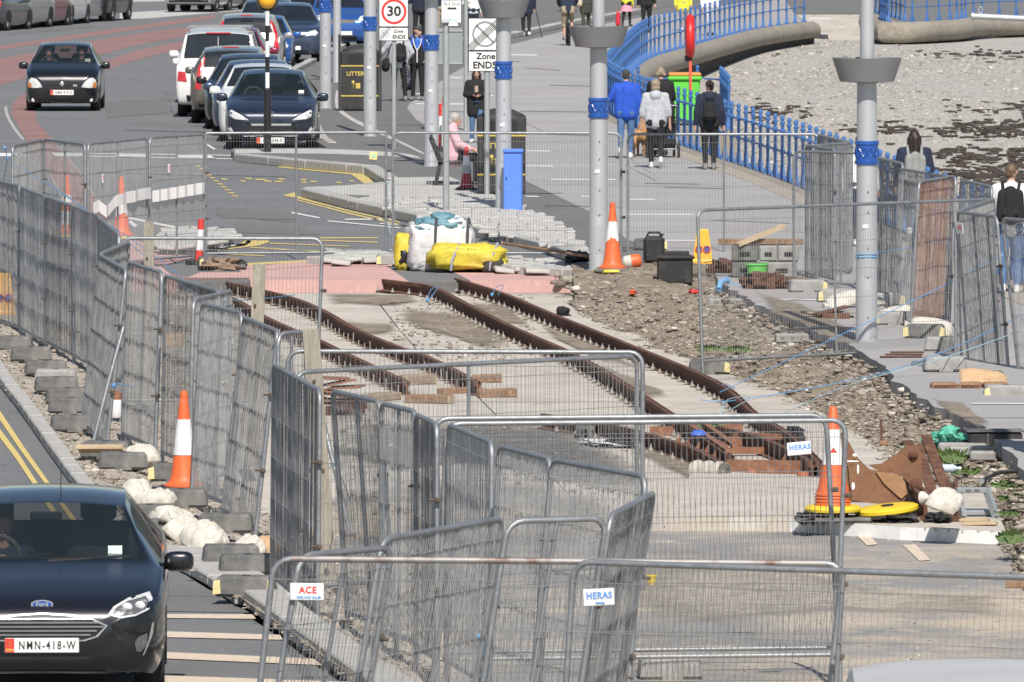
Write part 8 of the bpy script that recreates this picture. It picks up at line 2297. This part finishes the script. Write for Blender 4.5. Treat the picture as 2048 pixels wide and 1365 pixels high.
lump((0, .1, .07), (.27, .3, .1), .8, 20, .6, 2.5, 3).obj('sack', mat('brown sacking', (.27, .19, .13), .95, n=(8, (.2, .14, .09), .4, .7), bump=(20, .6)), t, 60)
lump((.3, .1, .06), (.09, .1, .07), .8, 14, .6, 2.5, 3).obj('dark_end', M['black_plastic'], t, 60)
# a long pole across the setts
t = thing('long_pole', 'long thin wooden pole lying across the setts towards the lamp post', 'pole', G(1005, 503, KZ + .05), 0)
e_ = G(1175, 524, KZ + .05) - G(1005, 503, KZ + .05)
B().tube([(0, 0, .12), tuple(V(e_) + V((0, 0, .08)))], .022, 8).obj('shaft', M['wood_orange'], t, 60); B().tube([(0, 0, .12), (-.02, 0, .12)], .026, 8).obj('end_cap', M['wood_pale'], t)
t = thing('plastic_sheet', 'crumpled black plastic at the foot of the middle lamp post', 'sheet', G(1160, 522, KZ), 0)
lump((0, 0, .04), (.2, .4, .08), .8, 20, .8, 4, 7).obj('sheet', M['black_plastic'], t, 40)
for u, v, cx, lb in ((1350, 569, .16, 'white scrap of plastic in front of the black crate'), (1280, 572, .2, 'flattened pale sheet on the mound beside the crate'), (1390, 590, .09, 'red scrap on the mound below the crate'), (1265, 590, .05, 'tiny orange scrap on the mound')):
    t = thing('scrap', lb, 'litter', G(u, v, .02), 0)
    lump((0, 0, .04), (cx, .2, .03), .7, 12, .6, 3, cx * 40).obj('scrap', M['sign_white'] if cx > .12 else (M['cone_red'] if cx > .07 else M['orange']), t, 40)

# ------------------------------------------------------------------ ropes
def rope(label, pts, mt='rope', r_=.0052, sag=0.0):
    ps = [G(u, v, z) for u, v, z in pts]
    o0 = ps[0].copy()
    t = thing('rope', label, 'rope', o0, 0, 'blue ropes')
    sm = smooth_line([p - o0 for p in ps], 6) if len(ps) > 2 else [ps[0] - o0 + (ps[1] - ps[0]) * (q / 8) - V((0, 0, sag * 4 * (q / 8) * (1 - q / 8))) for q in range(9)]
    B().tube(sm, r_, 5).obj('strand', M[mt], t, 60)
    b = B().ell((0, 0, 0), (.025, .025, .03), 6)
    b.obj('knot', M[mt], t, 60)
    return t
rope('blue rope from the far left panel down to the rails, upper one', [(14, 318, 1.6), (250, 470, 1.5), (395, 580, 1.3)])
rope('blue rope from the far left panel, lower one', [(88, 358, 1.2), (250, 480, 1.2), (330, 548, 1.2), (398, 590, 1.2)])
rope('blue rope end hanging at the far left panel', [(9, 296, 1.9), (14, 320, 1.6), (6, 370, 1.2), (5, 400, .9)])
rope('blue rope tied round the leg of the panel on the red lane', [(86, 342, 1.3), (90, 352, 1.25), (84, 362, 1.2), (92, 345, 1.3)])
rope('blue rope from the nearest lamp post to the right fence', [(1752, 505, 1.2), (1910, 477, 1.15)], sag=.02)
rope('blue rope from the right leaning panel down across the rubble', [(2003, 512, 1.3), (1850, 590, .9), (1640, 690, .4), (1440, 785, .02)])
rope('blue rope lying across the rubble from the right edge', [(2060, 622, .7), (1920, 690, .45), (1750, 750, .2), (1480, 800, .0), (1400, 800, .0)])
rope('pale blue rope across the rubble, nearest', [(2060, 655, .6), (1900, 712, .35), (1700, 770, .1), (1560, 830, .0)], 'rope_pale')
t = thing('rope', 'blue rope wound round the nearest lamp post', 'rope', G(1733, 683, KZ), 0, 'blue ropes')
for z in (1.04, 1.075): B().tube([(.137 * math.cos(a * .3927), .137 * math.sin(a * .3927), z) for a in range(16)], .009, 5, closed=True).obj('coil', M['rope'], t, 60)
rope('blue rope looped over the left rail near the pink concrete', [(855, 600, .0), (862, 580, .06), (876, 575, .07), (860, 598, .02)])
rope('blue rope looped over the right rail near the pink concrete', [(984, 590, .0), (994, 574, .06), (1008, 572, .08), (996, 590, .0)])
rope('pale blue rope tangle on the right rail above the crossing', [(1440, 830, .0), (1455, 800, .1), (1500, 795, .05), (1470, 815, .08), (1446, 826, .0)], 'rope_pale')
rope('blue rope scrap on the lone fence foot', [(1445, 775, .0), (1452, 768, .04), (1470, 778, .02)])
rope('blue rope tied to the bent prop of the left fence', [(228, 772, .9), (240, 768, .95), (268, 776, .9)])
rope('blue rope between the middle timber post and the rails', [(450, 600, .8), (505, 600, .9), (590, 590, .3)])
rope('bright blue rope hanging on the front zigzag panel', [(960, 1275, .75), (967, 1290, .72), (963, 1305, .68), (975, 1320, .6), (968, 1380, .3)], 'rope', .016)
rope('blue rope hanging from the third timber post', [(672, 928, 1.0), (685, 960, .8), (700, 1000, .6)])
rope('pale rope tied between two panels behind the bulk bags', [(775, 366, 1.1), (778, 400, .85), (772, 430, .6), (783, 470, .3)], 'rope_pale')

# ------------------------------------------------------------------ white ribbon on the far panels
def ribbon(key, pts, ht, label):
    t, X1, Ht, L0 = PANELS[key]
    o = thing('plastic_ribbon', label, 'ribbon', t.location, 0, 'white plastic ribbon')
    o.rotation_euler = t.rotation_euler
    vs = []
    n = len(pts)
    for i, (f, z, y) in enumerate(pts):
        vs += [(X1 * f, -.06 + y, z), (X1 * f, -.06 + y, z + ht)]
    b = B().add(vs, [(2 * i, 2 * i + 2, 2 * i + 3, 2 * i + 1) for i in range(n - 1)])
    b.obj('strip', M['sign_white'], o)
    k_ = B()
    for i in (1, 4, 5, 8): k_.box((X1 * pts[i][0], -.064 + pts[i][2], pts[i][1] + ht / 2), (.008, .006, ht * 1.01))
    stuff(k_.obj('crease', mat('grey crease', (.6, .6, .6), .6), o))
ribbon(3, [(.02, 1.05, 0), (.1, 1.08, -.02), (.16, 1.06, .03), (.22, .98, -.02), (.3, 1.0, .02), (.4, 1.12, 0), (.5, 1.14, -.02), (.6, 1.15, .02), (.7, 1.16, -.02), (.8, 1.17, .02), (.9, 1.18, 0), (1, 1.18, 0)], .17, 'crumpled white plastic ribbon on the panel beside the red lane')
ribbon(4, [(k * .08, 1.12 + k * .006, .015 * (-1) ** k) for k in range(13)], .17, 'white plastic ribbon on the panel left of the square-cornered one')

# ------------------------------------------------------------------ life ring, green bin and steps by the beach
lp = V((XY(1380, 203), 203, KZ))
t = thing('lifebuoy_post', 'red lifebuoy housing on an orange red post by the blue railing', 'lifebuoy', lp, 0)
M['red_plastic'] = mat('red lifebuoy plastic', (.62, .022, .02), .4, n=(4, (.54, .02, .02), .4, .7))
b = B()
pts = [V((0, .36 * math.cos(a * .2618), 2.12 + .36 * math.sin(a * .2618))) for a in range(24)]
b.tube(pts, .095, 10, closed=True); b.obj('lifebuoy', M['red_plastic'], t, 60)
lump((0, 0, 2.12), (.1, .38, .38), .8, 20, .02, 2, 1).obj('cover', M['red_plastic'], t, 60)
B().beam((.015, -.12, .8), (0, -.12, 1.85), .055, .05, V((0, 1, 0))).obj('post', mat('orange red post paint', (.68, .11, .05), .5, n=(4, (.6, .1, .05), .4, .7)), t)
B().beam((.0, 0, 0), (0, 0, 1.8), .05, .05, V((0, 1, 0))).obj('support', M['blue_rail'], t)
B().bbox((-.03, -.05, 1.68), (.16, .2, .14), .03).obj('bracket', M['black_plastic'], t)
wx = wall_x(214)
structure(B().prism([(wx - .1, 210), (wx + 2.3, 210), (wx + 2.3, 219), (wx - .1, 219)], -1.6, KZ - .01).obj('landing', M['coping']))
bp_ = V((XY(1370, 214), 214, KZ))
t = thing('wheeled_bin', 'lime green wheeled bin with orange lid behind the blue railing', 'wheeled bin', bp_, 0)
M['lime'] = mat('lime green bin plastic', (.12, .56, .06), .5, n=(3, (.1, .5, .05), .4, .7))
B().bbox((0, .3, .52), (.66, .66, .9), .04).obj('body', M['lime'], t)
for q in t.children: 
    for v_ in q.data.vertices:
        kk = 1 - .14 * (1 - (v_.co.z - .07) / .9); v_.co.x *= kk
B().bbox((0, .28, 1.0), (.74, .74, .09), .03).obj('rim', M['lime'], t)
M['lid'] = mat('orange bin lid', (.72, .27, .06), .5, n=(3, (.64, .24, .06), .4, .7))
B().bbox((0, .28, 1.08), (.7, .72, .08), .03).obj('lid', M['lid'], t)
for x in (-.27, .27): B().lathe([(.1, -.04), (.1, .04)], 14, (x, .58, .1), MX.Rotation(1.571, 3, 'Y')).obj('wheel', M['tyre'], t)
B().tube([(-.3, .7, 1.02), (-.3, .76, 1.04), (.3, .76, 1.04), (.3, .7, 1.02)], .018, 6).obj('handle', M['lime'], t, 60)
railing('short blue railing round the landing with the green bin', [(wx + 2.15, 210.2), (wx + 2.15, 218.8), (wx + .2, 218.8)], 1.3, .0)

# ------------------------------------------------------------------ pale vehicle roof at the lower right, weeds
vv = car('van', mat('pale grey van paint', (.42, .425, .43), .75, n=(2, (.38, .385, .39), .4, .7)), V((2.55, 51.6, SZ)), R(-1.2), 'pale grey van roof at the bottom right corner, closest to the viewer', dict(front=front_plain(lampz=.9)), 1.0, None, name='parked_van', cat='van')
M['weed'] = mat('weed leaves', (.06, .11, .025), .7, n=(9, (.11, .165, .045), .4, .7))
def weed_tuft(u, v, r_, h, n, label):
    t = thing('weed', label, 'plant', G(u, v, .0), 0, 'green weeds in the rubble')
    b = B()
    for q in range(n):
        a, d = rnd.uniform(0, 6.28), rnd.uniform(0, r_)
        x, y = d * math.cos(a), d * math.sin(a) * 2.5
        hh = h * rnd.uniform(.4, 1)
        lx = rnd.uniform(-.06, .06)
        w_ = rnd.uniform(.008, .02)
        b.add([(x - w_, y, 0), (x + w_, y, 0), (x + lx + w_ * 1.6, y + .02, hh * .6), (x + lx * 1.8, y, hh), (x + lx - w_ * 1.6, y + .02, hh * .6)], [(0, 1, 2, 3, 4)])
    stuff(b.obj('leaves', M['weed'], t))
for u, v, r_, h, n, lb in ((1905, 925, .13, .16, 60, 'leafy green weed in front of the long kerb stone'), (2030, 975, .22, .06, 90, 'low green weed at the right edge above the frame'), (2028, 1000, .16, .05, 60, 'low green patch below it at the right edge'), (2022, 1085, .1, .13, 50, 'green weed beside the end of the white slab'), (1415, 700, .16, .07, 60, 'small green weed at the left leg of the lamp post panel'), (1478, 702, .2, .06, 60, 'small green weed inside the lamp post panel'), (1413, 856, .12, .1, 50, 'green weed growing by the blue cap'), (1500, 600, .12, .05, 30, 'tiny weed beside the blue pipe'), (385, 1000, .14, .08, 50, 'dry weed behind the near cone'), (2020, 1030, .1, .05, 30, 'tiny weed right of the metal frame'), (1440, 850, .05, .06, 20, 'tiny weed beside the rope tangle'), (1925, 945, .18, .05, 60, 'low weed beside the blue bottle')): weed_tuft(u, v, r_, h, n, lb)
